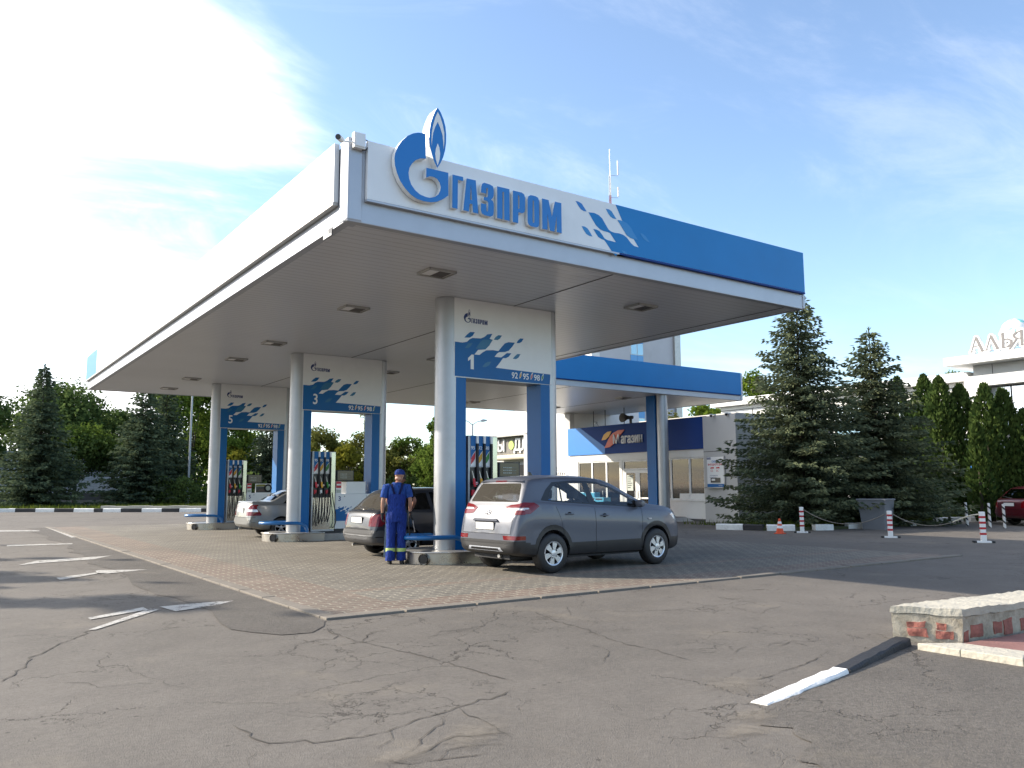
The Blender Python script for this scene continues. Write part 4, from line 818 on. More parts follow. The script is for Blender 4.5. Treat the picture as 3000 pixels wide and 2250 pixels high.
def suv():
    S = dict(L=4.27, ra=.84, fa=3.43,
        top=[(0, .66), (.02, .80), (.045, .90), (.09, 1.00), (.13, 1.09), (.18, 1.17), (.25, 1.29), (.33, 1.43), (.39, 1.525), (.43, 1.56), (.55, 1.588), (.9, 1.612), (1.4, 1.622), (1.9, 1.61), (2.25, 1.575), (2.5, 1.50), (2.85, 1.325), (3.2, 1.17), (3.36, 1.125), (3.7, 1.09), (3.98, 1.03), (4.12, .965), (4.2, .87), (4.25, .72), (4.27, .58)],
        belt=[(0, .60), (.1, .97), (.2, 1.12), (.5, 1.195), (1.0, 1.17), (2.0, 1.105), (3.0, 1.055), (3.4, 1.04), (3.8, 1.005), (4.1, .90), (4.27, .50)],
        bot=[(0, .42), (.05, .345), (.3, .29), (.6, .27), (3.7, .24), (4.1, .27), (4.2, .33), (4.27, .42)],
        hw=[(0, .765), (.03, .80), (.08, .83), (.2, .865), (.5, .888), (1.0, .892), (2.2, .885), (3.2, .892), (3.6, .885), (3.9, .855), (4.1, .79), (4.22, .69), (4.27, .60)], tum=.34, bulge=.055, crown=.035)
    bm = shell(S); R = thing('grey_suv', 'grey four wheel drive car with silver wheels parked beside portal 1, rear towards us', 'car', (7.79, 12.02, .016), radians(3.2), None)
    D = lambda f: True
    for s in (-1, 1):
        T = side(s)
        cut(bm, [(.3, .1), (.3, .50), (4.05, .50), (4.05, .1)], 'y', T, 1)
        cut(bm, [(0.0, .1), (.0, .55), (.3, .53), (.3, .1)], 'y', T, 1)
        cut(bm, [(4.0, .1), (4.0, .48), (4.27, .52), (4.27, .1)], 'y', T, 1)
        for ax in (S['ra'], S['fa']):
            cut(bm, circ(ax, .36, .455, 26), 'y', T, 1); cut(bm, circ(ax, .345, .385, 24), 'y', lambda f, s=s: f.normal.y * s > .05 or (abs(f.calc_center_median().y) > .5 and f.normal.z < -.3), 6)
        # glazing: black band first, panes inside it
        cut(bm, [(.60, 1.225), (.78, 1.40), (.98, 1.535), (1.5, 1.565), (2.05, 1.545), (2.38, 1.46), (2.75, 1.30), (3.08, 1.14), (3.14, 1.08), (2.9, 1.075), (2.0, 1.125), (1.0, 1.19)], 'y', T, 8)
        cut(bm, [(.80, 1.23), (.88, 1.37), (1.03, 1.50), (1.12, 1.51), (1.09, 1.215)], 'y', T, 2)
        cut(bm, [(1.125, 1.21), (1.155, 1.515), (1.5, 1.53), (1.70, 1.52), (1.76, 1.165)], 'y', T, 2)
        cut(bm, [(1.92, 1.155), (1.84, 1.515), (2.08, 1.50), (2.36, 1.425), (2.68, 1.285), (2.92, 1.16), (2.93, 1.105)], 'y', T, 2)
        for p in ([(1.20, .50), (1.10, .60), (1.02, .90), (.92, 1.12), (.928, 1.12), (1.028, .90), (1.108, .60), (1.208, .50)],):
            for i in range(3): cut(bm, [p[i], p[i + 1], p[6 - i], p[7 - i]], 'y', T, 5)
        for xa, xb in ((1.86, 1.84), (3.02, 3.05)): cut(bm, [(xa, .32), (xb, 1.085), (xb + .009, 1.085), (xa + .009, .32)], 'y', T, 5)
        # tail lamp wraps round the corner
        cut(bm, [(.0, 1.0), (.0, 1.13), (.22, 1.195), (.42, 1.185), (.53, 1.13), (.30, 1.005)], 'y', T, 3)
        cut(bm, [(.0, 1.06), (.0, 1.11), (.27, 1.125), (.29, 1.085)], 'y', T, 4)
        ys = [(s * .98, .99), (s * .98, 1.195), (s * .55, 1.15), (s * .36, 1.10), (s * .45, 1.005), (s * .55, .99)]
        cut(bm, ys, 'x', lambda f, s=s: f.normal.x < -.18 and f.calc_center_median().y * s > 0, 3)
        cut(bm, [(s * .98, 1.06), (s * .98, 1.11), (s * .52, 1.10), (s * .46, 1.07)], 'x', lambda f, s=s: f.normal.x < -.18 and f.calc_center_median().y * s > 0, 4)
        cut(bm, [(s * .92, .575), (s * .92, .64), (s * .50, .645), (s * .52, .575)], 'x', lambda f, s=s: f.normal.x < -.15 and f.calc_center_median().y * s > 0, 10)
        cut(bm, [(3.80, .90), (3.98, .965), (4.27, .78), (4.27, .66), (4.05, .80)], 'y', lambda f, s=s: f.normal.y * s > .1 or (f.normal.x > .2 and f.calc_center_median().y * s > .3), 11)
    # tailgate glass, lower bumper, skid plate, seams
    cut(bm, [(-.98, .2), (-.98, .56), (.98, .56), (.98, .2)], 'x', REAR, 1)
    cut(bm, [(-.50, .385), (-.44, .445), (.44, .445), (.50, .385)], 'x', REAR, 7)
    cut(bm, [(-.42, .395), (-.38, .428), (.38, .428), (.42, .395)], 'x', REAR, 1)
    cut(bm, [(-.66, 1.20), (-.68, 1.23), (-.58, 1.49), (-.54, 1.515), (.54, 1.515), (.58, 1.49), (.68, 1.23), (.66, 1.20)], 'x', lambda f: f.normal.x < -.3 and f.calc_center_median().x < .5, 9)
    cut(bm, [(-.16, 1.535), (-.16, 1.562), (.16, 1.562), (.16, 1.535)], 'x', lambda f: f.normal.x < -.1 and f.calc_center_median().x < .55, 10)
    for z, w in ((.665, .68), ): cut(bm, [(-w, z), (-w, z + .008), (w, z + .008), (w, z)], 'x', REAR, 5)
    for s in (-1, 1): cut(bm, [(s * .68, .67), (s * .69, .95), (s * .697, .95), (s * .687, .67)], 'x', lambda f, s=s: REAR(f) and f.calc_center_median().y * s > 0, 5)
    cut(bm, [(-.62, 1.14), (-.55, 1.52), (.55, 1.52), (.62, 1.14)], 'x', lambda f: f.normal.x > .3 and f.calc_center_median().x > 2.2 and f.normal.z > .2, 13)
    pm = paint('suv_paint', (.085, .094, .120), .15, .42, .40)
    finish_car(bm, R, {0: pm, 1: M['black_plastic'], 2: M['glass_side'], 3: M['lamp_red'], 4: M['lamp_clear'], 5: M['gap'], 7: M['alu_trim'], 8: M['trim_black'], 9: M['glass_rear'], 10: M['lamp_red'], 11: M['lamp_clear'], 13: M['glass_side']}, {2: -.006, 9: -.006, 3: .006, 5: -.004, 8: -.002, 10: .004, 13: -.004, 1: .004, 7: .012})
    for x in (S['ra'], S['fa']):
        for s in (-1, 1): wheel(R, x, s * .785, .335, .215, s, 'cap', .205)
    cabin(R, S, 1.95, 1.05, .84, .42, .98)
    plate(R, -.03, 0, .795, body=None)
    b = MB(); b.prism([(-.36, .875), (.36, .875), (.30, .925), (-.30, .925)], 'x', -.052, -.02, pm); b.build('tailgate_handle', R, bevel=.006)
    b = MB(); c = (.0, 0, 1.04)
    ell = [(-.008 - .012, .062 * cos(a), 1.035 + .032 * sin(a) * 1.25) for a in [2 * pi * k / 20 for k in range(21)]]
    sx = .035
    b.tube([(p[0] + sx + (p[2] - 1.035) * .5, p[1], p[2]) for p in ell], .007, M['chrome'], 6, cap=False)
    hx = lambda z: -.018 + sx + (z - 1.035) * .5
    for q in (((.026, 1.01), (.034, 1.06)), ((-.034, 1.012), (-.026, 1.058)), ((.03, 1.032), (-.03, 1.038))): b.tube([(hx(q[0][1]), q[0][0], q[0][1]), (hx(q[1][1]), q[1][0], q[1][1])], .007, M['chrome'], 6)
    b.build('badge', R, smooth=60)
    b = MB(); text(b, '4WD', .05, lambda u, v, w: (.038 - w + v * .45, -.50 - u, .955 - .02 + v), M['chrome'], .004); b.build('rear_lettering', R)
    b = MB(); b.tube([(.20, -.02, 1.215), (.19, .03, 1.21), (.235, .30, 1.275), (.245, .36, 1.29)], .011, M['trim_black'], 6); b.tube([(.185, .03, 1.215), (.24, .42, 1.30)], .006, M['trim_black'], 6); b.build('wiper', R)
    for s in (-1, 1):
        for x, z in ((1.20, .985), (2.05, .945)):
            b = MB(); b.lathe([(.004, -.0), (.045, .004), (.05, .006)], M['gap'], 14, (0, 0, 0), 'y'); b.v = [(x + .02 + v[0], s * (.876 + v[1]), z + v[2] * .7) for v in b.v]
            b.tube([(x - .07, s * .885, z), (x - .05, s * .905, z), (x + .09, s * .905, z), (x + .11, s * .885, z)], .0125, pm, 8); b.build('door_handle', R, smooth=50)
        mirror(R, 2.90, s * .84, 1.14, s, pm if s > 0 else pm)
        b = MB(); b.prism([(2.80, 1.11), (3.02, 1.09), (2.86, 1.21)], 'y', s * .83, s * .86, M['trim_black']); b.build('mirror_foot', R)
        b = MB(); b.box(3.20, s * .888, .845, 3.29, s * .898, .87, M['lamp_clear']); b.build('indicator', R, bevel=.004)
    b = MB(); b.prism([(.34, 1.548), (.46, 1.575), (.62, 1.60), (.62, 1.585), (.40, 1.53)], 'y', -.60, .60, pm); b.build('spoiler', R, bevel=.006)
    b = MB(); b.tube([(.28, -.2, .30), (.16, -.25, .29), (.06, -.27, .29)], .03, M['steel_dull'], 10); b.box(.3, -.5, .20, 1.0, .5, .24, M['gap']); b.build('exhaust', R)
    for ch in R.children_recursive:
        if ch.type == 'MESH' and not ch.name.startswith(('wheel', 'rim')):
            for v in ch.data.vertices:
                if v.co.x < .84: v.co.x += .085 * (1 - v.co.x / .84)
    b = MB(); b.prism([(1.02, 1.655), (1.12, 1.66), (1.06, 1.72), (1.02, 1.725)], 'y', -.012, .012, M['trim_black']); b.build('roof_aerial', R)
suv()

def hatch(name, label, loc, yaw, col, dark=False, platebody=None, glass='glass_rear', group=None, bump=None, metal=.5):
    S = dict(L=4.0, ra=.76, fa=3.22,
        top=[(0, .60), (.02, .74), (.05, .86), (.09, .93), (.15, .97), (.22, 1.01), (.32, 1.10), (.48, 1.27), (.60, 1.365), (.72, 1.395), (1.1, 1.415), (1.6, 1.42), (2.0, 1.39), (2.3, 1.29), (2.7, 1.09), (2.95, .965), (3.3, .925), (3.7, .84), (3.9, .72), (3.97, .58), (4.0, .52)],
        belt=[(0, .50), (.1, .86), (.25, .955), (.8, .97), (2.0, .935), (2.9, .905), (3.4, .87), (3.8, .74), (4.0, .45)],
        bot=[(0, .38), (.05, .30), (.3, .25), (.6, .22), (3.4, .20), (3.8, .22), (4.0, .36)],
        hw=[(0, .735), (.03, .77), (.1, .80), (.3, .835), (.8, .845), (2.2, .845), (3.2, .845), (3.6, .82), (3.85, .74), (4.0, .6)], tum=.38, bulge=.05, crown=.03)
    bm = shell(S); R = thing(name, label, 'car', loc, yaw, group)
    for s in (-1, 1):
        T = side(s)
        cut(bm, [(0, .1), (0, .56), (.42, .56), (.42, .1)], 'y', T, 12)
        cut(bm, [(.42, .42), (.42, .47), (3.5, .47), (3.5, .42)], 'y', T, 12)
        for ax in (S['ra'], S['fa']): cut(bm, circ(ax, .30, .335, 22), 'y', lambda f, s=s: f.normal.y * s > .05 or (abs(f.calc_center_median().y) > .5 and f.normal.z < -.3), 6)
        cut(bm, [(.62, .99), (.84, 1.30), (1.28, 1.345), (1.33, .985)], 'y', T, 2)
        cut(bm, [(1.42, .98), (1.36, 1.35), (1.75, 1.345), (2.1, 1.28), (2.5, 1.09), (2.62, .95)], 'y', T, 2)
        for xa, xb in ((1.36, 1.37), (2.66, 2.72)): cut(bm, [(xa, .25), (xb, .95), (xb + .008, .95), (xa + .008, .25)], 'y', T, 5)
        cut(bm, [(0, .66), (0, .90), (.15, .90), (.17, .66)], 'y', T, 3)
        cut(bm, [(s * .9, .655), (s * .9, .905), (s * .56, .905), (s * .56, .655)], 'x', lambda f, s=s: REAR(f) and f.calc_center_median().y * s > 0, 3)
        cut(bm, [(3.62, .66), (3.7, .80), (4.0, .72), (4.0, .60)], 'y', lambda f, s=s: f.normal.y * s > .1 or (f.normal.x > .2 and f.calc_center_median().y * s > .3), 11)
    cut(bm, [(-.9, .2), (-.9, .575), (.9, .575), (.9, .2)], 'x', REAR, 12)
    cut(bm, [(-.9, .43), (-.9, .445), (.9, .445), (.9, .43)], 'x', REAR, 5)
    cut(bm, [(-.64, .99), (-.52, 1.33), (.52, 1.33), (.64, .99)], 'x', lambda f: f.normal.x < -.2 and f.calc_center_median().x < .75, 9)
    cut(bm, [(-.60, .96), (-.53, 1.33), (.53, 1.33), (.60, .96)], 'x', lambda f: f.normal.x > .2 and f.calc_center_median().x > 1.9 and f.normal.z > .2, 13)
    cut(bm, [(-.70, .585), (-.70, .593), (.70, .593), (.70, .585)], 'x', REAR, 5)
    pm = paint(name + '_paint', col, metal, .34, .6, dirt=.2)
    bp = bump or pm
    finish_car(bm, R, {0: pm, 2: M['glass_side' if not dark else 'glass_black'], 3: M['lamp_red'], 5: M['gap'], 9: M[glass], 11: M['lamp_clear'], 12: bp, 13: M['glass_side']}, {2: -.005, 9: -.004, 3: .005, 5: -.004, 12: .01, 13: -.004})
    for x in (S['ra'], S['fa']):
        for s in (-1, 1): wheel(R, x, s * .735, .295, .19, s, 'five', .20)
    cabin(R, S, 1.75, .95, .79, .36, .84)
    plate(R, -.022, 0, .775, body=platebody)
    b = MB(); b.tube([(.135, .0, .985), (.13, .04, .99), (.20, .40, 1.04)], .012, M['trim_black'], 6); b.tube([(.15, .02, 1.00), (.225, .55, 1.055)], .007, M['trim_black'], 6); b.build('wiper', R)
    for s in (-1, 1):
        mirror(R, 2.55, s * .80, .99, s, pm)
        b = MB(); b.box(1.42, s * .848, .845, 1.58, s * .862, .875, M['trim_black']); b.build('door_handle', R, bevel=.005)
    b = MB(); b.tube([(.3, .35, .235), (.03, .36, .235)], .028, M['steel_dull'], 10); b.build('exhaust', R)
    return R
M['bumper_grey'] = mat('bumper_grey', (.075, .075, .078), .45, .2, dirt=.3, ds=3)
hatch('dark_hatchback', 'dark grey hatchback being fuelled behind the man in blue overalls', (7.48, 16.42, .016), radians(0), (.024, .027, .036), dark=True, platebody=None, glass='glass_rear', metal=.25, bump=M['bumper_grey'])
hatch('red_hatchback', 'dark red hatchback parked by the striped posts at the right', (32.4, 14.45, 0), radians(-26), (.085, .006, .012), dark=True, platebody=None, glass='glass_black', metal=.2)

def sedan():
    S = dict(L=4.35, ra=.92, fa=3.41,
        top=[(0, .60), (.02, .76), (.05, .92), (.09, 1.00), (.15, 1.04), (.3, 1.06), (.60, 1.055), (.75, 1.11), (1.05, 1.27), (1.3, 1.365), (1.6, 1.41), (2.0, 1.41), (2.3, 1.37), (2.6, 1.24), (3.0, 1.03), (3.15, .965), (3.6, .91), (4.1, .78), (4.27, .64), (4.35, .50)],
        belt=[(0, .50), (.1, .92), (.25, .985), (.7, .985), (2.0, .945), (3.1, .90), (3.6, .86), (4.1, .72), (4.35, .42)],
        bot=[(0, .40), (.05, .32), (.3, .26), (.6, .22), (3.6, .20), (4.1, .22), (4.35, .36)],
        hw=[(0, .73), (.03, .765), (.1, .80), (.3, .83), (.8, .84), (2.2, .84), (3.4, .835), (3.8, .81), (4.15, .73), (4.35, .58)], tum=.42, bulge=.05, crown=.03)
    bm = shell(S); R = thing('silver_sedan', 'silver sedan with red and clear rear lamps at the pumps, half hidden by portal 3', 'car', (7.62, 25.0, .016), 0, None)
    for s in (-1, 1):
        T = side(s)
        for ax in (S['ra'], S['fa']): cut(bm, circ(ax, .30, .335, 22), 'y', lambda f, s=s: f.normal.y * s > .05 or (abs(f.calc_center_median().y) > .5 and f.normal.z < -.3), 6)
        cut(bm, [(.98, 1.01), (1.32, 1.31), (1.72, 1.345), (1.75, .995)], 'y', T, 2)
        cut(bm, [(1.84, .99), (1.82, 1.345), (2.05, 1.34), (2.35, 1.28), (2.72, 1.08), (2.82, .955)], 'y', T, 2)
        for xa, xb in ((1.22, 1.05), (1.78, 1.79), (2.88, 2.92)): cut(bm, [(xa, .28), (xb, .96), (xb + .008, .96), (xa + .008, .28)], 'y', T, 5)
        cut(bm, [(0, .66), (0, .96), (.10, .98), (.32, .70), (.30, .66)], 'y', T, 3)
        cut(bm, [(s * .9, .655), (s * .9, .99), (s * .62, .95), (s * .52, .80), (s * .50, .655)], 'x', lambda f, s=s: REAR(f) and f.calc_center_median().y * s > 0, 3)
        cut(bm, [(0, .77), (0, .84), (.18, .84), (.22, .77)], 'y', T, 4)
        cut(bm, [(s * .9, .77), (s * .9, .84), (s * .56, .84), (s * .54, .77)], 'x', lambda f, s=s: REAR(f) and f.calc_center_median().y * s > 0, 4)
        cut(bm, [(3.95, .64), (4.0, .78), (4.35, .70), (4.35, .58)], 'y', lambda f, s=s: f.normal.y * s > .1 or (f.normal.x > .2 and f.calc_center_median().y * s > .3), 11)
    cut(bm, [(-.9, .60), (-.9, .608), (.9, .608), (.9, .60)], 'x', REAR, 5); cut(bm, [(-.9, .455), (-.9, .464), (.9, .464), (.9, .455)], 'x', REAR, 5)
    cut(bm, [(-.60, 1.10), (-.52, 1.345), (.52, 1.345), (.60, 1.10)], 'x', lambda f: f.normal.x < -.15 and .6 < f.calc_center_median().x < 1.5, 9)
    cut(bm, [(-.58, .98), (-.50, 1.34), (.50, 1.34), (.58, .98)], 'x', lambda f: f.normal.x > .2 and f.calc_center_median().x > 2.1 and f.normal.z > .2, 13)
    pm = paint('sedan_paint', (.21, .215, .21), .45, .38, .6, dirt=.2)
    finish_car(bm, R, {0: pm, 2: M['glass_black'], 3: M['lamp_red'], 4: M['lamp_clear'], 5: M['gap'], 9: M['glass_black'], 11: M['lamp_clear'], 13: M['glass_side']}, {2: -.005, 9: -.004, 3: .005, 4: .006, 5: -.004, 13: -.004})
    for x in (S['ra'], S['fa']):
        for s in (-1, 1): wheel(R, x, s * .735, .295, .19, s, 'five', .19)
    cabin(R, S, 1.95, 1.15, .79, .36, .84)
    plate(R, -.02, .02, .80, body=None)
    for s in (-1, 1):
        mirror(R, 2.75, s * .80, .99, s, pm)
        b = MB(); b.box(1.55, s * .845, .86, 1.70, s * .858, .885, pm); b.build('door_handle', R, bevel=.005)
    b = MB(); b.prism([(.06, 1.035), (.10, 1.07), (.30, 1.075), (.30, 1.06), (.10, 1.04)], 'y', -.68, .68, pm); b.build('boot_lip', R, bevel=.004)
    b = MB(); b.tube([(.3, .35, .25), (.02, .36, .25)], .028, M['steel_dull'], 10); b.build('exhaust', R)
sedan()

# ------------------------------------------------------------------ people
def cloth(name, col, bs=26):
    m, nt, P, L = new_mat(name); tc = nt.nodes.new('ShaderNodeTexCoord'); P.inputs['Roughness'].default_value = .85; P.inputs['Specular IOR Level'].default_value = .2
    mp = nt.nodes.new('ShaderNodeMapping'); mp.inputs['Scale'].default_value = (1.6, 1.6, .45); L(tc.outputs['Object'], mp.inputs[0])
    n = node(nt, 'ShaderNodeTexNoise', Scale=bs, Detail=4, Roughness=.55, Distortion=.8); L(mp.outputs[0], n.inputs['Vector'])
    r = node(nt, 'ShaderNodeMapRange'); L(n.outputs['Fac'], r.inputs[0]); r.inputs[1].default_value = .3; r.inputs[2].default_value = .7; r.inputs[3].default_value = .66; r.inputs[4].default_value = 1.32
    s = node(nt, 'ShaderNodeVectorMath', operation='SCALE'); s.inputs[0].default_value = col; L(r.outputs[0], s.inputs['Scale']); L(s.outputs[0], P.inputs['Base Color'])
    b = nt.nodes.new('ShaderNodeBump'); b.inputs['Strength'].default_value = 1.0; b.inputs['Distance'].default_value = .07; L(n.outputs['Fac'], b.inputs['Height']); L(b.outputs[0], P.inputs['Normal'])
    return m
M['overall_blue'] = cloth('overall_blue', (.020, .050, .27)); M['shirt_blue'] = cloth('shirt_blue', (.025, .075, .30), 16); M['strap_navy'] = cloth('strap_navy', (.008, .012, .06))
M['cap_blue'] = cloth('cap_blue', (.02, .05, .24), 30); M['jeans'] = cloth('jeans', (.020, .045, .085)); M['shirt_black'] = cloth('shirt_black', (.010, .010, .012)); M['glove_black'] = mat('glove_black', (.012, .012, .014), .8)
M['shoe'] = mat('shoe', (.018, .016, .016), .6, var=.2, vs=20); M['band_yellow'] = mat('band_yellow', (.42, .55, .16), .4); M['band_silver'] = mat('band_silver', (.55, .56, .56), .3, .4)
M['hair'] = mat('hair', (.03, .022, .016), .8)
def skinned(name, V, E, m, parent, sub=2):
    """V: name -> (x, y, z, rx, ry); first entry is the root"""
    ks = list(V); me = bpy.data.meshes.new(name); me.from_pydata([V[k][:3] for k in ks], [(ks.index(a), ks.index(b)) for a, b in E], [])
    o = bpy.data.objects.new(name, me); COL.objects.link(o); o.modifiers.new('skin', 'SKIN'); sv = me.skin_vertices[0].data
    for i, k in enumerate(ks): sv[i].radius = (V[k][3], V[k][4] if len(V[k]) > 4 else V[k][3]); sv[i].use_root = (i == 0)
    s = o.modifiers.new('sub', 'SUBSURF'); s.levels = s.render_levels = sub
    dg = bpy.context.evaluated_depsgraph_get(); nm = bpy.data.meshes.new_from_object(o.evaluated_get(dg)); bpy.data.objects.remove(o); bpy.data.meshes.remove(me)
    nm.name = name; nm.materials.clear(); nm.materials.append(m); nm.polygons.foreach_set('use_smooth', [True] * len(nm.polygons))
    o = bpy.data.objects.new(name, nm); COL.objects.link(o); o.parent = parent; return o
def hand(V, E, root, wrist, d, out, pre, curl=.5, s=1.0, r=.0095):
    """palm and five fingers hung on `root`; d = finger direction, out = side the thumb leaves"""
    d = Vector(d).normalized(); out = Vector(out); out = (out - d * out.dot(d)).normalized(); up = d.cross(out); w = Vector(wrist)
    p = w + d * .055 * s; V[pre + 'palm'] = (*p, .030 * s, .020 * s); E.append((root, pre + 'palm'))
    for k, (off, ln) in enumerate(((.030, .068), (.010, .078), (-.011, .073), (-.030, .056))):
        a = p + d * .036 * s + out * off * s; b = a + d * ln * .5 * s + up * curl * .02 * s; c = b + (d * (1 - curl * .8) + up * curl).normalized() * ln * .5 * s
        for q, t, rr in (('a', a, r * 1.15), ('b', b, r), ('c', c, r * .85)): V[pre + q + str(k)] = (*t, rr * s, rr * s)
        E += [(pre + 'palm', pre + 'a%d' % k), (pre + 'a%d' % k, pre + 'b%d' % k), (pre + 'b%d' % k, pre + 'c%d' % k)]
    a = p + out * .036 * s + d * .002; b = a + (out * .5 + d * .8).normalized() * .032 * s; c = b + (d * .9 + up * .3).normalized() * .026 * s
    for q, t in (('ta', a), ('tb', b), ('tc', c)): V[pre + q] = (*t, r * 1.15 * s, r * 1.15 * s)
    E += [(pre + 'palm', pre + 'ta'), (pre + 'ta', pre + 'tb'), (pre + 'tb', pre + 'tc')]
def ell(z, rx, ry, cy=0, cx=0, n=24): return [(cx + rx * cos(2 * pi * k / n), cy + ry * sin(2 * pi * k / n), z) for k in range(n)]
def person(label, loc, rz, arms, head, skin_m, shirt_m, leg_m, overalls, gloves, cap, feet):
    R = thing('person', label, 'person', loc, rz)
    V = {'pelvis': (0, 0, .97, .15, .11), 'spine': (0, -.005, 1.15, .115, .085), 'chest': (0, 0, 1.34, .125, .09), 'neckb': (0, .015, 1.50, .075, .07)}
    E = [('pelvis', 'spine'), ('spine', 'chest'), ('chest', 'neckb')]
    hx, hy, hz = head
    V['neck'] = (hx * .45, .03 + hy * .3, 1.575, .058, .058); V['jaw'] = (hx * .85, hy, hz - .065, .068, .078); V['skull'] = (hx, hy - .005, hz + .01, .078, .094); V['crown'] = (hx, hy - .01, hz + .075, .062, .075)
    V['nose'] = (hx * 1.1, hy + .105, hz - .02, .014, .014); V['chin'] = (hx * .95, hy + .065, hz - .10, .03, .03)
    V['ear1'] = (hx - .083, hy - .005, hz - .01, .018, .012); V['ear2'] = (hx + .083, hy - .005, hz - .01, .018, .012)
    E += [('neckb', 'neck'), ('neck', 'jaw'), ('jaw', 'skull'), ('skull', 'crown'), ('skull', 'nose'), ('jaw', 'chin'), ('skull', 'ear1'), ('skull', 'ear2')]
    GV, GE = {}, []
    for s in (-1, 1):
        p = 'l' if s < 0 else 'r'; sh, el, wr = (Vector(q) for q in arms[s][:3]); d, out = arms[s][3], arms[s][4]
        V[p + 'sh'] = (*sh, .050, .050); V[p + 'ua'] = (*sh.lerp(el, .5), .047, .047); V[p + 'el'] = (*el, .040, .040); V[p + 'fa'] = (*el.lerp(wr, .35), .041, .041); V[p + 'wr'] = (*wr, .026, .026)
        E += [('chest', p + 'sh'), (p + 'sh', p + 'ua'), (p + 'ua', p + 'el'), (p + 'el', p + 'fa'), (p + 'fa', p + 'wr')]
        hand(V, E, p + 'wr', wr, d, out, p, .55)
        if gloves:
            gv, ge = {p + 'w0': (*(wr - Vector(d).normalized() * .035), .033, .033), p + 'wr': (*wr, .032, .030)}, [(p + 'w0', p + 'wr')]
            hand(gv, ge, p + 'wr', wr, d, out, p, .55, 1.06, .0115); skinned('glove', gv, ge, M['glove_black'], R)
        hip, kn, an = feet[s]
        V[p + 'hip'] = (*hip, .085, .085); V[p + 'kn'] = (*kn, .055, .055); V[p + 'ca'] = (*(Vector(kn).lerp(Vector(an), .35) + Vector((0, -.015, 0))), .055, .055); V[p + 'an'] = (*an, .036, .036); V[p + 'toe'] = (an[0] + .03 * s, an[1] + .15, .035, .03, .03)
        E += [('pelvis', p + 'hip'), (p + 'hip', p + 'kn'), (p + 'kn', p + 'ca'), (p + 'ca', p + 'an'), (p + 'an', p + 'toe')]
    skinned('body', V, E, skin_m, R)
    # shirt with short sleeves
    b = MB(); b.rings([ell(.93, .172, .128), ell(1.05, .165, .122), ell(1.2, .172, .124), ell(1.34, .186, .128), ell(1.44, .190, .124, .002), ell(1.50, .150, .105, .006), ell(1.535, .092, .080, .012), ell(1.555, .075, .072, .016)], shirt_m, cap=False); 
    for s in (-1, 1):
        sh, el = Vector(arms[s][0]), Vector(arms[s][1]); a = sh + Vector((-s * .07, 0, .012)); q = sh.lerp(el, .74)
        b.tube([a, sh, sh.lerp(el, .3), q], [.066, .080, .075, .072], shirt_m, 16, cap=False)
    b.build('t_shirt', R, smooth=180)
    # trousers or overalls
    b = MB(); rows = [ell(.80, .168, .128, -.004), ell(.88, .178, .140, -.008), ell(.97, .178, .142, -.008), ell(1.07, .168, .130)]
    if overalls: rows += [ell(1.12, .165, .128), ell(1.17, .176, .134), ell(1.26, .182, .134), ell(1.335, .176, .132)]
    b.rings(rows, leg_m, cap=False)
    for s in (-1, 1):
        hip, kn, an = (Vector(q) for q in feet[s]); wd = 1.0 if overalls else .9
        pts = [hip + Vector((0, 0, .04)), hip + Vector((0, 0, -.08)), hip.lerp(kn, .5), kn, kn.lerp(an, .5), an + Vector((0, 0, .10)), an + Vector((0, 0, -.03))]
        b.tube(pts, [.108, .108, .098 * wd, .088 * wd, .088 * wd, .090 * wd, .094 * wd], leg_m, 18, cap=False)
    b.build('overalls' if overalls else 'jeans', R, smooth=180)
    for s in (-1, 1):
        hip, kn, an = (Vector(q) for q in feet[s])
        if overalls:
            f = lambda z: kn.lerp(an, (kn.z - z) / (kn.z - an.z))
            b = MB(); b.tube([f(.235), f(.30)], [.0935, .0935], M['band_yellow'], 20, cap=False); b.build('reflective_band', R, smooth=80)
            b = MB(); b.tube([f(.578), f(.585)], [.0925, .0925], M['band_silver'], 18, cap=False); b.build('knee_piping', R, smooth=80)
            b = MB(); P = [(s * .045, -.137, 1.325), (s * .07, -.138, 1.40), (s * .095, -.118, 1.475), (s * .10, -.06, 1.527), (s * .10, .03, 1.527), (s * .085, .128, 1.42), (s * .075, .138, 1.30)]
            l = [(p[0] - .021, p[1], p[2]) for p in P]; r = [(p[0] + .021, p[1], p[2]) for p in P]; k = len(P)
            b.add(l + r, [(i, i + 1, k + i + 1, k + i) for i in range(k - 1)], M['strap_navy']); b.build('shoulder_strap', R, smooth=60)
        b = MB(); x, y = an[0] + .012 * s, an[1]
        b.rings([ell(.0, .046, .125, y + .055, x, 16), ell(.03, .05, .132, y + .055, x, 16), ell(.07, .045, .10, y + .03, x, 16), ell(.10, .048, .06, y - .0, x, 16), ell(.13, .05, .055, y - .005, x, 16)], M['shoe'])
        b.build('shoe', R, smooth=50)
    hx, hy, hz = head
    if cap:
        b = MB(); b.rings([ell(hz + .018, .098, .112, hy - .004, hx), ell(hz + .05, .100, .112, hy - .006, hx), ell(hz + .09, .088, .098, hy - .008, hx), ell(hz + .118, .058, .064, hy - .01, hx), ell(hz + .126, .012, .012, hy - .01, hx)], M['cap_blue'], cap=False)
        b.rings([ell(hz + .022, .080, .030, hy + .10, hx, 16), ell(hz + .028, .085, .085, hy + .105, hx, 16)], M['cap_blue']); b.build('cap', R, smooth=70)
    else:
        b = MB(); b.rings([ell(hz - .03, .086, .07, hy - .035, hx), ell(hz + .04, .092, .098, hy - .012, hx), ell(hz + .09, .080, .086, hy - .008, hx), ell(hz + .122, .03, .03, hy - .01, hx)], M['hair']); b.build('hair', R, smooth=70)
    return R
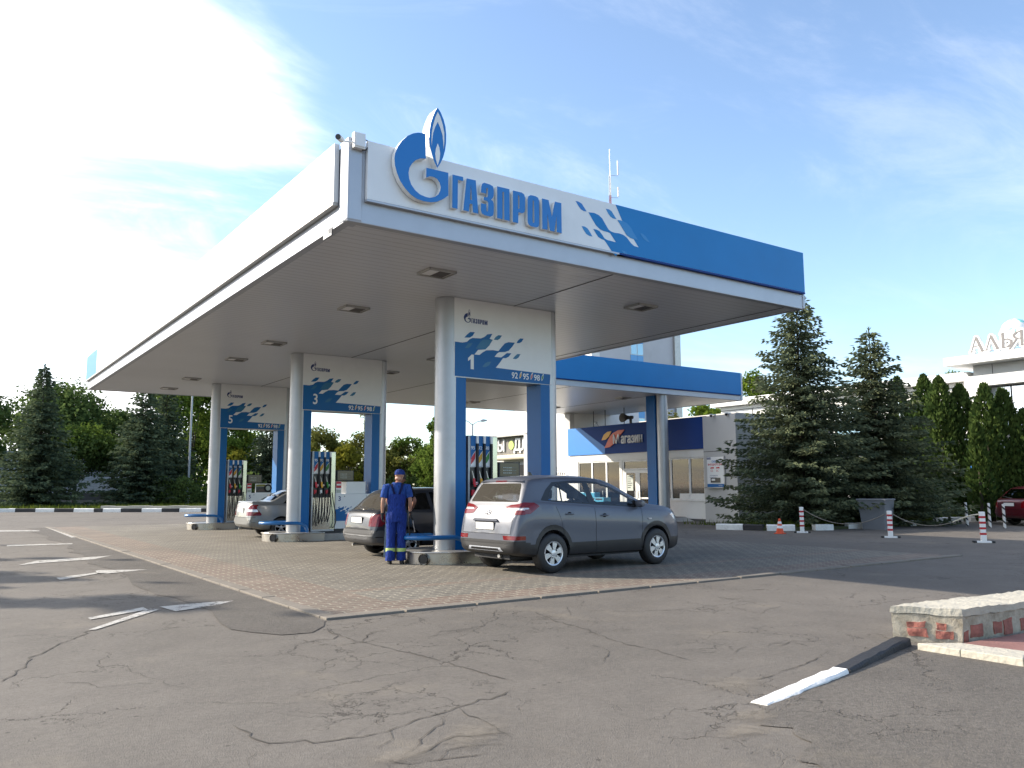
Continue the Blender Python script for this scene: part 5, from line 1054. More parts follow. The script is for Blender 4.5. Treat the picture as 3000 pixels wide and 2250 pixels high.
person('man in blue overalls, blue cap and black gloves standing with his back to the camera', (7.36, 14.42, .016), radians(-24),
    {-1: ((-.205, 0, 1.455), (-.262, -.02, 1.19), (-.268, .03, .955), (.02, .08, -1), (.3, 1, 0)), 1: ((.205, 0, 1.455), (.262, .00, 1.20), (.272, .12, .985), (.05, .35, -1), (-.3, 1, 0))},
    (.055, .06, 1.685), M['skin'], M['shirt_blue'], M['overall_blue'], True, True, True,
    {-1: ((-.092, 0, .93), (-.098, .02, .52), (-.108, -.02, .10)), 1: ((.092, 0, .93), (.098, .015, .52), (.104, .01, .10))})
person('man in dark t-shirt and jeans standing half hidden behind the man in overalls', (7.80, 15.2, .016), radians(-30),
    {-1: ((-.195, .0, 1.44), (-.22, -.04, 1.18), (-.16, .18, 1.05), (.4, .9, -.1), (0, .3, 1)), 1: ((.20, .0, 1.44), (.335, .02, 1.19), (.27, .22, 1.02), (-.3, .9, -.2), (0, .3, 1))},
    (.06, .03, 1.655), M['skin_dark'], M['shirt_black'], M['jeans'], False, False, False,
    {-1: ((-.15, 0, .93), (-.19, .02, .51), (-.20, -.02, .10)), 1: ((.05, 0, .93), (.06, .02, .51), (.06, .0, .10))})
# thin grey nozzle and hose the man in overalls holds
def held_nozzle():
    b = MB(); p = Vector((7.36, 14.42, 0)); a = radians(-24); f = lambda x, y, z: (p.x + x * cos(a) - y * sin(a), p.y + x * sin(a) + y * cos(a), z)
    b.tube([f(.262, .17, .96), f(.30, .19, .93), f(.335, .24, .83)], [.016, .02, .014], M['black_plastic'], 8); b.tube([f(.335, .24, .83), f(.35, .27, .74), f(.385, .36, .60)], .009, M['chrome'], 8)
    b.tube([f(.262, .17, .96), f(.25, .22, .78), f(.30, .45, .45), f(.5, .5, .33)], .012, M['black_rubber'], 8)
    one(b.build('fuel_nozzle', smooth=60), 'dark fuel nozzle with bright spout held by the man in overalls', 'nozzle')
held_nozzle()

# ------------------------------------------------------------------ shop
M['shop_glass'] = car_glass('shop_glass', (.42, .42, .41), .0)
M['mirror_glass'] = mat('mirror_glass', (.70, .76, .80), .06, .85)
M['blue_glass'] = mat('blue_glass', (.32, .50, .60), .15, .3)
M['room'] = mat('room', (.05, .045, .04), .8, var=.3, vs=1.5); M['counter_red'] = mat('counter_red', (.22, .035, .025), .6)
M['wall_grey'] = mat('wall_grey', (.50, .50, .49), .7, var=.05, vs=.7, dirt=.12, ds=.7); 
M['step_brown'] = mat('step_brown', (.10, .035, .028), .7, var=.2); M['cyan_pack'] = mat('cyan_pack', (.05, .35, .55), .35, var=.25, vs=14); M['clear_bottle'] = mat('clear_bottle', (.55, .62, .66), .15)
M['orange_leaf'] = mat('orange_leaf', (.62, .10, .045), .4); M['yellow_leaf'] = mat('yellow_leaf', (.70, .36, .02), .4); M['letter_grey'] = mat('letter_grey', (.62, .63, .66), .4)
FX = 26.9
def quadx(b, x, pts, m, t=.004): b.prism(pts, 'x', x - t, x, m)
def shop():
    R = thingw('petrol_station_shop', 'low white shop with a navy sign band and double glass door under the canopy wing', 'shop', (FX, 28, 0))
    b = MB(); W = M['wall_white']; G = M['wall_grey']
    # front wall as piers and strips round the openings
    b.box(FX, 23.9, 2.74, FX + .25, 33.3, 4.44, W); b.box(FX, 23.9, 0, FX + .25, 24.12, 2.74, W); b.box(FX, 24.12, 0, FX + .25, 26.75, .90, W); b.box(FX, 26.75, 0, FX + .25, 27.25, 2.74, W); b.box(FX, 29.25, 0, FX + .25, 29.42, 2.74, W); b.box(FX, 29.42, 0, FX + .25, 32.55, .35, W); b.box(FX, 32.55, 0, FX + .25, 33.3, 2.74, W)
    b.box(FX + .25, 33.05, 0, 33, 33.3, 4.4, W); b.box(32.8, 21.9, 0, 33, 33.05, 4.4, W); b.build('front_wall', R)
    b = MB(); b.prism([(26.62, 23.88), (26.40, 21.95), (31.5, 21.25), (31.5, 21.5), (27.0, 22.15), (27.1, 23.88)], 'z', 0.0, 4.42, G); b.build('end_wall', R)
    b = MB()
    for z in (2.92, 1.43): b.prism([(26.615, 23.88), (26.395, 21.945), (31.5, 21.245), (31.5, 21.26), (26.41, 21.96), (26.63, 23.88)], 'z', z, z + .02, M['seam'])
    b.build('wall_joint', R)
    b = MB(); b.box(FX - .03, 23.9, -.0, FX - .002, 33.3, .10, M['plinth_dark']); b.build('plinth', R)
    b = MB(); b.box(FX + .1, 22.2, 4.15, 32.8, 33.1, 4.25, M['plinth_dark']); b.build('roof', R)
    # sign band
    b = MB(); b.box(FX - .06, 23.9, 3.08, FX - .002, 33.28, 4.47, M['navy']); quadx(b, FX - .062, [(33.28, 3.081), (33.28, 4.469), (32.29, 4.469), (30.40, 3.43), (30.40, 3.081)], M['sky_blue_panel']); b.build('sign_band', R)
    b = MB(); quadx(b, FX - .10, [(30.36, 3.37), (29.95, 3.40), (29.55, 3.62), (29.28, 3.88), (28.92, 4.18), (29.35, 4.18), (29.75, 4.06), (30.0, 3.86)], M['orange_leaf'], .03); b.build('leaf_emblem', R, label='orange leaf of the shop sign')
    b = MB(); quadx(b, FX - .08, [(30.59, 3.76), (30.30, 3.77), (30.02, 3.92), (29.87, 4.16), (30.15, 4.15), (30.42, 4.02)], M['yellow_leaf'], .03); b.build('leaf_emblem', R, label='yellow leaf of the shop sign')
    b = MB(); text(b, 'М', .60, onX(FX - .132, 29.74, 3.545), M['letter_grey'], .03, sx=.95, bold=.004); b.build('capital_letter', R); b = MB(); text(b, 'агазин', .62, onX(FX - .072, 29.20, 3.545), M['letter_grey'], .05, sx=.735, bold=.014, spacing=1.02); b.build('lettering', R)
    # windows: frame + pane each
    def window(y0, y1, z0, z1, low=None):
        f = MB(); w = .05; x0, x1 = FX + .03, FX + .10
        f.box(x0, y0, z0, x1, y0 + w, z1, M['white_paint']); f.box(x0, y1 - w, z0, x1, y1, z1, M['white_paint']); f.box(x0, y0 + w, z0, x1, y1 - w, z0 + w, M['white_paint']); f.box(x0, y0 + w, z1 - w, x1, y1 - w, z1, M['white_paint'])
        o = f.build('window', R); g = MB(); g.box(FX + .06, y0 + w, z0 + w, FX + .068, y1 - w, z1 - w, M['shop_glass']); g.build('pane', o)
        if low: k = MB(); k.box(FX + .015, y0 + w, z0 + w, FX + .028, y1 - w - low[1], low[0], M['white_paint']); k.build('blind', o)
    window(31.50, 32.54, .36, 2.73); window(30.43, 31.49, .36, 2.73); window(29.43, 30.42, .36, 2.73)
    window(24.13, 24.98, .91, 2.73, (1.18, 0)); window(24.99, 26.10, .91, 2.73, (1.18, .45)); window(26.11, 26.74, .91, 2.73)
    f = MB(); f.box(FX - .05, 24.05, .86, FX - .001, 26.8, .905, M['white_paint']); f.build('window_sill', R)
    f = MB(); x0, x1 = FX + .02, FX + .11; Wp = M['white_paint']
    f.box(x0, 27.26, 2.27, x1, 29.24, 2.33, Wp); f.box(x0, 27.26, .05, x1, 27.34, 2.27, Wp); f.box(x0, 29.16, .05, x1, 29.24, 2.27, Wp); f.box(x0, 27.26, 2.66, x1, 29.24, 2.73, Wp); f.box(x0, 27.26, 2.33, x1, 27.34, 2.66, Wp); f.box(x0, 29.16, 2.33, x1, 29.24, 2.66, Wp); o = f.build('door_frame', R)
    g = MB(); g.box(FX + .06, 27.34, 2.33, FX + .068, 29.16, 2.66, M['shop_glass']); g.build('transom_pane', o)
    for y0, y1, hy in ((28.26, 29.155, 28.36), (27.345, 28.25, 28.12)):
        d = MB(); xa, xb = FX + .03, FX + .09; d.box(xa, y0, .06, xb, y0 + .14, 2.26, Wp); d.box(xa, y1 - .14, .06, xb, y1, 2.26, Wp); d.box(xa, y0 + .14, 2.12, xb, y1 - .14, 2.26, Wp); d.box(xa, y0 + .14, .06, xb, y1 - .14, .42, Wp); d.box(xa, y0 + .14, .92, xb, y1 - .14, .99, Wp); o = d.build('door', R)
        g = MB(); g.box(FX + .055, y0 + .14, .99, FX + .062, y1 - .14, 2.12, M['shop_glass']); g.box(FX + .055, y0 + .14, .42, FX + .062, y1 - .14, .92, M['shop_glass']); g.build('pane', o)
        h = MB(); h.tube([(FX + .02, hy, 1.28), (FX - .06, hy, 1.27), (FX - .06, hy, .98), (FX + .02, hy, .97)], .014, M['silver'], 8); h.build('handle', o, smooth=60)
        if y0 > 28:
            n = MB(); quadx(n, FX + .053, [(28.99, 1.3), (28.99, 2.03), (28.58, 2.03), (28.58, 1.3)], M['seg_grey'], .002)
            for k in range(6): quadx(n, FX + .050, [(28.95, 1.93 - k * .1), (28.95, 1.965 - k * .1), (28.64 + .05 * (k % 3), 1.965 - k * .1), (28.64 + .05 * (k % 3), 1.93 - k * .1)], M['dark_panel'], .001)
            n.build('notice', o)
    # inside: back wall, floor, ceiling, shelves with goods, red counter
    i = MB(); i.box(FX + .26, 22.2, 0, 32.6, 33.0, .06, M['room']); i.box(32.4, 22.2, .06, 32.6, 33.0, 4.1, M['room']); i.box(FX + .26, 22.2, 3.0, 32.3, 33.0, 3.05, M['room']); i.box(FX + .26, 32.95, .06, 32.4, 33.0, 3.0, M['room']); i.box(FX + .3, 22.2, .06, 32.4, 22.25, 3.0, M['room']); i.build('interior', R)
    i = MB(); i.box(28.2, 30.3, .06, 28.6, 32.4, 2.0, M['counter_red']); i.box(28.15, 30.2, 2.0, 28.7, 32.5, 2.05, M['room']); i.build('counter', R)
    rn = random.Random(4); goods = [M['white_paint'], M['red'], M['cyan_pack'], M['olive'], M['seg_grey'], M['yellow'], M['navy'], M['clear_bottle']]
    for y0, y1, x in ((24.2, 25.6, 27.9), (25.8, 26.7, 28.6), (29.4, 30.1, 28.6), (27.3, 28.3, 29.5)):
        s = MB(); s.box(x, y0, .06, x + .4, y1, .12, M['steel_dull'])
        for z in (.55, 1.0, 1.4, 1.8):
            s.box(x, y0, z, x + .4, y1, z + .03, M['steel_dull']); y = y0 + .04
            while y < y1 - .12:
                w = rn.uniform(.06, .16); h = rn.uniform(.15, .32); s.box(x + rn.uniform(0, .06), y, z + .031, x + .3, y + w, z + .03 + h, rn.choice(goods)); y += w + rn.uniform(.005, .05)
        for yy in (y0, y1 - .03): s.box(x + .36, yy, .12, x + .4, yy + .03, 2.2, M['steel_dull'])
        s.build('shelf', R)
    return R
shop()
def poster():
    R = thingw('sale_poster', 'framed white sale poster with red and blue words on the end wall of the shop', 'poster', (26.55, 23.05, 1.4))
    y0, y1, z0, z1, x = 23.56, 22.60, 1.41, 2.73, 26.40
    b = MB(); b.box(x, y1, z0, x + .2, y0, z1, M['silver']); b.build('case', R, bevel=.01)
    b = MB(); b.box(x - .006, y1 + .04, z0 + .04, x - .001, y0 - .04, z1 - .04, M['white_panel']); b.box(x - .009, y1 + .04, z0 + .04, x - .0062, y0 - .04, z0 + .17, M['blue_gate'])
    b.box(x - .009, y0 - .26, z1 - .14, x - .0062, y0 - .05, z1 - .06, M['navy_letter']); text(b, 'АКЦИЯ', .06, onX(x - .009, y0 - .06, z1 - .12), M['white_paint'], .001)
    text(b, 'СКИДКА', .115, onX(x - .0065, y0 - .30, z1 - .27), M['blue_letter'], .002, bold=.003, sx=.85); text(b, 'ВЫХОДНОГО ДНЯ', .105, onX(x - .0065, y0 - .09, z1 - .39), M['red'], .002, bold=.003, sx=.80)
    for k, t in enumerate(('СБ', 'ВС')):
        yy = y0 - .22 - k * .30; quadx(b, x - .0065, [(yy + .01, z1 - .52), (yy - .02, z1 - .47), (yy - .18, z1 - .455), (yy - .20, z1 - .50), (yy - .20, z1 - .52)], M['red'], .002); text(b, t, .115, onX(x - .0065, yy - .01, z1 - .65), M['red'], .002, sx=.85)
    text(b, '+1% скидка по', .07, onX(x - .0065, y0 - .17, z1 - .83), M['navy_letter'], .002, sx=.9); text(b, 'топливной карте', .05, onX(x - .0065, y0 - .17, z1 - .90), M['navy_letter'], .002, sx=.9)
    b.box(x - .009, y1 + .22, z0 + .22, x - .0062, y0 - .22, z0 + .42, M['dark_panel']); b.box(x - .011, y1 + .5, z0 + .30, x - .0092, y0 - .27, z0 + .38, M['white_paint']); b.box(x - .010, y1 + .20, z0 + .20, x - .0062, y1 + .23, z0 + .36, M['seg_grey']); b.box(x - .009, y1 + .25, z0 + .19, x - .0062, y0 - .3, z0 + .212, M['seg_grey'])
    text(b, 'ГАЗПРОМ', .055, onX(x - .0095, y0 - .62, z0 + .085), M['white_paint'], .001, sx=.8)
    b.build('poster_sheet', R)
poster()
def shop_bits():
    for y, t in ((23.15, 'small dark dome camera on the end wall of the shop, nearer the sign band'), (22.35, 'small dark dome camera at the outer corner of the shop end wall')):
        b = MB(); b.box(26.28, y - .05, 4.43, 26.6, y + .05, 4.47, M['white_paint']); b.lathe([(.06, 0), (.05, -.06), (.02, -.09)], M['black_plastic'], 14, (26.33, y, 4.43)); one(b.build('dome_camera', smooth=50), t, 'camera', 'dome cameras on the shop')
    b = MB(); b.tube([(26.85, 30.86, 4.48), (26.75, 30.86, 4.60), (26.70, 30.9, 4.64)], .015, M['silver'], 6); b.tube([(26.75, 30.98, 4.66), (26.6, 30.72, 4.62)], .055, M['silver'], 10); one(b.build('wall_camera', smooth=50), 'grey bullet camera standing on the left of the shop sign band', 'camera')
    b = MB(); b.lathe([(.22, -.02), (.20, .05), (.10, .20), (.07, .34), (.085, .36), (.08, .46)], M['black_plastic'], 22, (0, 0, 0), 'x'); b.v = [(26.62 + v[0] * .55, 28.85 - v[0] * .9 + v[1], 4.74 + v[2]) for v in b.v]; b.box(26.82, 28.5, 4.46, 26.9, 28.6, 4.70, M['black_plastic']); one(b.build('loudspeaker', smooth=50), 'black horn loudspeaker on top of the shop sign band', 'loudspeaker')
    b = MB(); b.prism([(25.95, .0), (26.87, .0), (26.87, .17), (26.42, .17), (26.42, .085), (25.95, .085)], 'y', 25.25, 29.6, M['step_brown']); b.prism([(24.75, .0), (25.245, .0), (25.245, .16)], 'x', 25.95, 26.87, M['wall_grey']); one(b.build('entrance_steps'), 'low red brown steps leading to the shop door', 'steps')
    rn = random.Random(2)
    R = thingw('water_rack', 'rack of blue wrapped water packs and bottles in front of the left shop windows', 'rack', (26.4, 30.9, 0))
    b = MB(); b.box(26.1, 30.35, .55, 26.7, 31.6, .58, M['steel_dull']); b.box(26.1, 30.35, .02, 26.7, 31.6, .06, M['steel_dull'])
    for yy in (30.36, 31.57): b.box(26.62, yy, .06, 26.65, yy + .03, 1.3, M['steel_dull']); b.box(26.12, yy, .06, 26.15, yy + .03, .55, M['steel_dull'])
    b.build('rack_frame', R)
    for k in range(3):
        b = MB(); y = 30.42 + k * .39; b.box(26.14, y, .95, 26.5, y + .36, 1.22, M['cyan_pack']); b.build('water_pack', R, bevel=.02)
    for k in range(9):
        b = MB(); y = 30.43 + k * .13; b.lathe([(.045, 0), (.05, .02), (.05, .2), (.02, .27), (.02, .30)], M['clear_bottle'], 10, (26.25, y, .585)); b.build('bottle', R, smooth=50)
    b = MB(); b.box(26.0, 29.62, .42, 26.45, 30.28, .98, M['cyan_pack']); b.box(26.02, 29.64, .02, 26.43, 30.26, .42, M['steel_dull']); b.box(25.995, 29.7, .86, 25.9995, 30.2, .94, M['dark_panel']); one(b.build('blue_crate', bevel=.02), 'pale blue plastic crate on a stand beside the shop door', 'crate')
    for k in range(4):
        b = MB(); y = 27.32 + k * .15; b.lathe([(.06, 0), (.065, .02), (.065, .24), (.045, .30), (.02, .33), (.02, .36)], M['clear_bottle'], 12, (26.66, y, .172)); b.lathe([(.0655, .06), (.0655, .20)], M['cyan_pack'], 12, (26.66, y, .172), cap=False)
        b.lathe([(.024, .36), (.024, .395)], M['blue_gate'], 10, (26.66, y, .172)); one(b.build('washer_bottle', smooth=50), 'clear bottle with a blue label standing on the steps by the shop door', 'bottle', 'bottles by the shop door')
    # lit white block at the left of the shop with a notice
    R = thingw('white_annexe', 'tall plain white wall block joined to the left end of the shop', 'building', (27.2, 34.5, 0))
    b = MB(); b.box(27.15, 33.35, 0, 32, 36.6, 5.9, M['wall_white']); b.build('wall', R); b = MB(); b.box(27.02, 33.40, 1.55, 27.145, 33.70, 2.75, M['silver']); b.build('wall_box', R); b = MB(); b.box(27.0, 33.3, 4.46, 27.3, 33.72, 5.3, M['wall_grey']); b.build('shade_block', R)  # upper grey box is added: shade of the canopy wing put into its colour
    b = MB(); b.box(27.12, 33.75, 1.75, 27.145, 34.9, 2.62, M['white_paint'])
    for r_ in range(2):
        for k in range(6): y = 34.72 - k * .15; z = 2.12 - r_ * .26; b.box(27.115, y - .035, z, 27.1195, y + .035, z + .11, M['dark_panel']); b.box(27.115, y - .012, z + .111, 27.1195, y + .05, z + .145, M['dark_panel'])
    text(b, 'ВЫБЕРИ СВОЮ', .10, onX(27.119, 34.85, 2.45), M['dark_panel'], .002); text(b, 'ЖИДКОСТЬ', .10, onX(27.119, 34.75, 2.33), M['dark_panel'], .002); b.build('notice_board', R)
    b = MB(); b.box(33.2, 27.5, 0, 38, 46, 5.15, M['wall_white']); b.box(33.12, 27.5, 5.152, 38, 46, 5.22, M['steel_dull']); one(b.build('low_building'), 'low white building behind the shop roof', 'building')
    for y in (32.1, 31.2, 29.8, 28.2):
        b = MB(); b.tube([(27.6, y, 4.25), (27.6, y, 5.35)], .02, M['plinth_dark'], 6); one(b.build('tie_rod'), 'thin dark rod between the shop roof and the canopy wing', 'rod', 'rods above the shop roof')
    R = thingw('wing_column', 'silver round column with a blue fin holding up the canopy wing by the shop', 'column', (25.1, 24.75, 0))
    b = MB(); b.lathe([(.235, 0), (.235, 5.35)], M['silver'], 32, (25.1, 24.75, 0)); b.build('column', R, smooth=50); b = MB(); b.box(24.92, 24.99, 0, 25.28, 25.52, 5.345, M['blue_gate']); b.build('fin', R)
shop_bits()

# ------------------------------------------------------------------ buildings beyond
def white_hall():
    """long white building with a projecting portal and roof sign"""
    R = thingw('white_hall', 'long white building with flat overhanging roof, tall portal and a lettered roof sign', 'building', (46, 20, 0)); W = M['wall_white']
    b = MB(); b.box(46, 22.0, 0, 64, 39.5, 7.1, W); b.box(46.4, -10, 0, 64, 22.0, 7.3, W); b.build('wall', R)
    b = MB(); b.box(45.45, 21.9, 7.12, 64.2, 40.0, 7.60, M['white_paint']); b.build('roof_slab', R)
    b = MB(); b.box(45.97, 22.0, 6.82, 45.998, 39.5, 6.86, M['seam'])
    for y in (22.9, 25.2, 27.5, 29.8, 32.1, 34.4, 36.7): b.box(45.97, y, 6.40, 45.998, y + .03, 6.819, M['seam'])
    b.build('wall_joint', R)
    b = MB(); b.box(45.2, 21.02, 0, 46.4, 21.98, 7.3, W); b.build('pilaster', R); b = MB(); b.box(45.2, -10, 6.72, 46.4, 21.0, 7.3, W); b.build('portal_beam', R)
    b = MB(); b.box(45.5, -10, 7.305, 60, 21.6, 7.88, M['wall_grey']);
    for y in (20.6, 19.0, 17.4): b.box(45.49, y, 7.31, 45.499, y + .03, 7.875, M['seam'])
    b.build('attic', R); b = MB(); b.box(44.4, -10, 7.885, 60, 22.6, 8.32, M['white_paint']); b.build('portal_roof', R)
    for k in range(12):
        y1 = 21.0 - k * 1.02
        for z0, z1 in ((.4, 2.6), (2.65, 4.45), (4.5, 6.7)):
            f = MB(); f.box(46.02, y1 - 1.0, z0, 46.06, y1, z1, M['seam']); o = f.build('window', R); g = MB(); g.box(46.005, y1 - .97, z0 + .03, 46.018, y1 - .03, z1 - .03, M['mirror_glass']); g.build('pane', o)
    for y0, y1 in ((22.05, 22.85), (24.0, 26.4), (28.0, 30.4), (32.0, 34.4), (36.0, 38.4)):
        for z0, z1, m in ((5.5, 6.4, 'mirror_glass'), (4.45, 5.45, 'blue_glass'), (1.2, 4.2, 'mirror_glass')):
            f = MB(); f.box(45.96, y0, z0, 45.995, y1, z1, M['seam']); o = f.build('window', R); g = MB(); n = max(1, int((y1 - y0) / .42)); w = (y1 - y0) / n
            for k in range(n): g.box(45.94, y0 + k * w + .02, z0 + .03, 45.958, y0 + (k + 1) * w - .02, z1 - .03, M[m])
            g.build('pane', o)
    b = MB(); b.box(45.1, 21.05, 2.15, 45.19, 21.95, 3.25, M['sky_blue_panel']); text(b, 'Я', .6, onX(45.099, 21.75, 2.45), M['white_paint'], .004, bold=.01); b.build('wall_sign', R)
    b = MB(); b.tube([(45.9, 22.6, 6.55), (45.3, 22.4, 6.5), (44.7, 22.0, 6.35)], .05, M['steel_dull'], 8); b.build('wall_lamp', R)
white_hall()
def roof_sign():
    R = thingw('roof_sign', 'large roof sign of white edged letters with a globe on the white building', 'sign', (44.5, 19.5, 8.3)); X = 44.5
    S = {'А': [((-20.85, 9.19), (-20.58, 8.47), .13), ((-20.90, 9.15), (-21.14, 8.47), .045), ((-21.04, 8.74), (-20.74, 8.77), .04), ((-21.20, 8.46), (-21.05, 8.475), .03), ((-20.70, 8.455), (-20.48, 8.475), .03)],
         'Л': [((-20.11, 9.17), (-19.83, 8.50), .13), ((-20.16, 9.10), (-20.38, 8.48), .045), ((-20.45, 8.465), (-20.29, 8.485), .03), ((-19.93, 8.49), (-19.74, 8.505), .03)],
         'Ь': [((-19.53, 9.20), (-19.55, 8.50), .13), ((-19.50, 8.90), (-19.30, 8.90), .06), ((-19.30, 8.90), (-19.14, 8.80), .09), ((-19.14, 8.80), (-19.15, 8.63), .12), ((-19.15, 8.63), (-19.32, 8.51), .09), ((-19.32, 8.51), (-19.55, 8.49), .05), ((-19.64, 9.21), (-19.44, 9.22), .03)],
         'Я': [((-18.63, 9.23), (-18.65, 8.52), .13), ((-18.65, 9.22), (-18.86, 9.18), .06), ((-18.86, 9.18), (-19.0, 9.06), .10), ((-19.0, 9.06), (-18.97, 8.93), .11), ((-18.97, 8.93), (-18.84, 8.87), .08), ((-18.84, 8.87), (-18.65, 8.86), .05), ((-18.86, 8.88), (-19.26, 8.36), .09), ((-18.70, 8.51), (-18.55, 8.525), .03)],
         'Н': [((-18.10, 9.25), (-18.12, 8.54), .13), ((-17.62, 9.27), (-17.64, 8.56), .13), ((-18.1, 8.92), (-17.64, 8.92), .06)], 'С': [((-16.75, 9.1), (-16.95, 9.26), .06), ((-16.95, 9.26), (-17.2, 9.1), .11), ((-17.2, 9.1), (-17.2, 8.75), .13), ((-17.2, 8.75), (-16.95, 8.58), .11), ((-16.95, 8.58), (-16.75, 8.72), .06)]}
    def strip(b, p, q, w, x0, x1, m):
        p, q = Vector(p), Vector(q); a0 = atan2(q.y - p.y, q.x - p.x); P = [(p.x + w * cos(a0 + pi / 2 + pi * k / 6), p.y + w * sin(a0 + pi / 2 + pi * k / 6)) for k in range(7)] + [(q.x + w * cos(a0 - pi / 2 + pi * k / 6), q.y + w * sin(a0 - pi / 2 + pi * k / 6)) for k in range(7)]
        b.prism([(-u, v) for u, v in P], 'x', x0, x1, m)
    for k, (ch, st) in enumerate(S.items()):
        b = MB()
        for i, (p, q, w) in enumerate(st): strip(b, p, q, w / 2 + .085, X - .01 - i * .0015, X + .16, M['white_paint'])
        for i, (p, q, w) in enumerate(st): strip(b, p, q, w / 2, X - .03 - i * .0015, X - .026, M['letter_dark'])
        b.build('letter', R)
    b = MB(); c = (X + .62, 19.17, 9.30); r = .70
    b.lathe([(r * sin(pi * k / 16) + .001, -r * cos(pi * k / 16)) for k in range(17)], M['globe'], 32, c); b.build('globe', R, smooth=180)
    b = MB()
    for y in [21.0 - k * .45 for k in range(11)]: b.tube([(X + .18, y, 8.32), (X + .18, y, 8.75)], .012, M['steel_dull'], 5); b.tube([(X + .18, y, 8.75), (X + 1.2, y - .25, 8.32)], .012, M['steel_dull'], 5)
    for z in (8.42, 8.72): b.tube([(X + .2, 21.0, z), (X + .2, 16.2, z)], .010, M['steel_dull'], 5)
    b.build('support_frame', R)
M['letter_dark'] = mat('letter_dark', (.16, .15, .15), .5)
def globe_mat():
    m, nt, P, L = new_mat('globe'); tc = nt.nodes.new('ShaderNodeTexCoord'); n = node(nt, 'ShaderNodeTexNoise', Scale=2.2, Detail=5); L(tc.outputs['Object'], n.inputs['Vector'])
    r = node(nt, 'ShaderNodeMapRange', interpolation='SMOOTHSTEP'); L(n.outputs['Fac'], r.inputs[0]); r.inputs[1].default_value = .56; r.inputs[2].default_value = .60
    x = node(nt, 'ShaderNodeMix', data_type='RGBA'); L(r.outputs[0], x.inputs[0]); x.inputs[6].default_value = (.78, .8, .8, 1); x.inputs[7].default_value = (.25, .6, .55, 1); L(x.outputs[2], P.inputs['Base Color']); return m
M['globe'] = globe_mat()
roof_sign()
def tower_block():
    R = thingw('tower_block', 'tall pale concrete block with a column of blue panelled windows behind the canopy wing', 'building', (60.4, 70, 0))
    b = MB(); b.box(60.4, 70, 0, 73.2, 84, 23, M['wall_pale']); b.build('wall', R); b = MB(); b.box(73.2, 69.7, 0, 74.2, 71, 23, M['steel_dull']); b.build('drain_shaft', R)
    b = MB(); b.box(59.2, 69.0, 0, 60.39, 84, 16.5, M['wall_white']); b.build('sunlit_side', R)  # added whiter strip: sunlight on the tower's left side put into its colour
    for k in range(7):
        z = 2.2 + k * 2.95
        for a, c in ((66.05, 67.03), (67.07, 68.05)):
            f = MB(); f.box(a, 69.93, z, c, 69.995, z + 1.40, M['white_paint']); o = f.build('window', R); g = MB(); g.box(a + .05, 69.90, z + .05, c - .05, 69.928, z + 1.35, M['blue_glass']); g.build('pane', o)
            f = MB(); f.box(a, 69.92, z + 1.42, c, 69.995, z + 2.93, M['light_blue_panel']); f.build('spandrel', R)
    b = MB()
    for z in (8, 15.8): b.box(60.41, 69.98, z, 73.19, 69.996, z + .03, M['seam'])
    b.build('wall_joint', R)
M['wall_pale'] = mat('wall_pale', (.48, .48, .50), .8, var=.06, vs=.4, dirt=.15, ds=.3); M['light_blue_panel'] = mat('light_blue_panel', (.12, .36, .68), .5)
tower_block()
def flower_shop():
    R = thingw('slatted_shopfront', 'low grey slatted shopfront with large white letters and a green dot behind portal 1', 'shop', (45, 62, 0)); X = 45
    b = MB(); b.box(X, 52, 0, 56, 69, 6.3, M['wall_grey']); b.build('wall', R); b = MB(); b.box(X - .7, 52, 6.3, 56, 69.4, 6.5, M['steel_dull']); b.build('roof', R)
    b = MB(); y = 52.2
    while y < 68.8: b.box(X - .08, y, 4.62, X - .002, y + .10, 6.25, M['slat_grey']); y += .17
    b.build('slat_panel', R)
    b = MB(); text(b, 'НЫ', 1.55, onX(X - .12, 67.6, 4.95), M['white_paint'], .1, sx=.95, bold=.03); b.build('lettering', R); b = MB(); text(b, 'ДЛЯ', 1.55, onX(X - .12, 63.75, 4.95), M['white_paint'], .1, sx=.95, bold=.03); b.build('lettering', R)
    b = MB(); b.lathe([(.42, -.04), (.42, .04)], M['lime'], 24, (X - .2, 64.1, 5.48), 'x'); b.build('sign_dot', R)
    b = MB(); b.lathe([(.05, -4.4), (.26, -4.3), (.28, 0), (.26, 1.4), (.05, 1.5)], M['cream'], 18, (X - .5, 64.6, 4.30), 'y'); b.build('awning_roll', R, smooth=50)
    b = MB(); b.box(X - .04, 56, .2, X - .002, 66.3, 3.6, M['dark_panel']); b.build('shop_window', R)
M['lime'] = mat('lime', (.42, .55, .14), .5); M['cream'] = mat('cream', (.66, .58, .44), .7); M['slat_grey'] = mat('slat_grey', (.33, .31, .28), .8, var=.2)
flower_shop()
def brick_mat():
    m, nt, P, L = new_mat('white_brick'); tc = nt.nodes.new('ShaderNodeTexCoord'); mp = nt.nodes.new('ShaderNodeMapping'); mp.inputs['Rotation'].default_value = (radians(90), 0, 0); L(tc.outputs['Object'], mp.inputs[0])
    b = nt.nodes.new('ShaderNodeTexBrick'); L(mp.outputs[0], b.inputs['Vector'])
    for k, v in (('Scale', 1.0), ('Mortar Size', .014), ('Brick Width', .5), ('Row Height', .19)): b.inputs[k].default_value = v
    b.inputs['Color1'].default_value = (.52, .53, .55, 1); b.inputs['Color2'].default_value = (.60, .60, .61, 1); b.inputs['Mortar'].default_value = (.36, .36, .37, 1); L(b.outputs['Color'], P.inputs['Base Color']); P.inputs['Roughness'].default_value = .85; return m
M['white_brick'] = brick_mat()
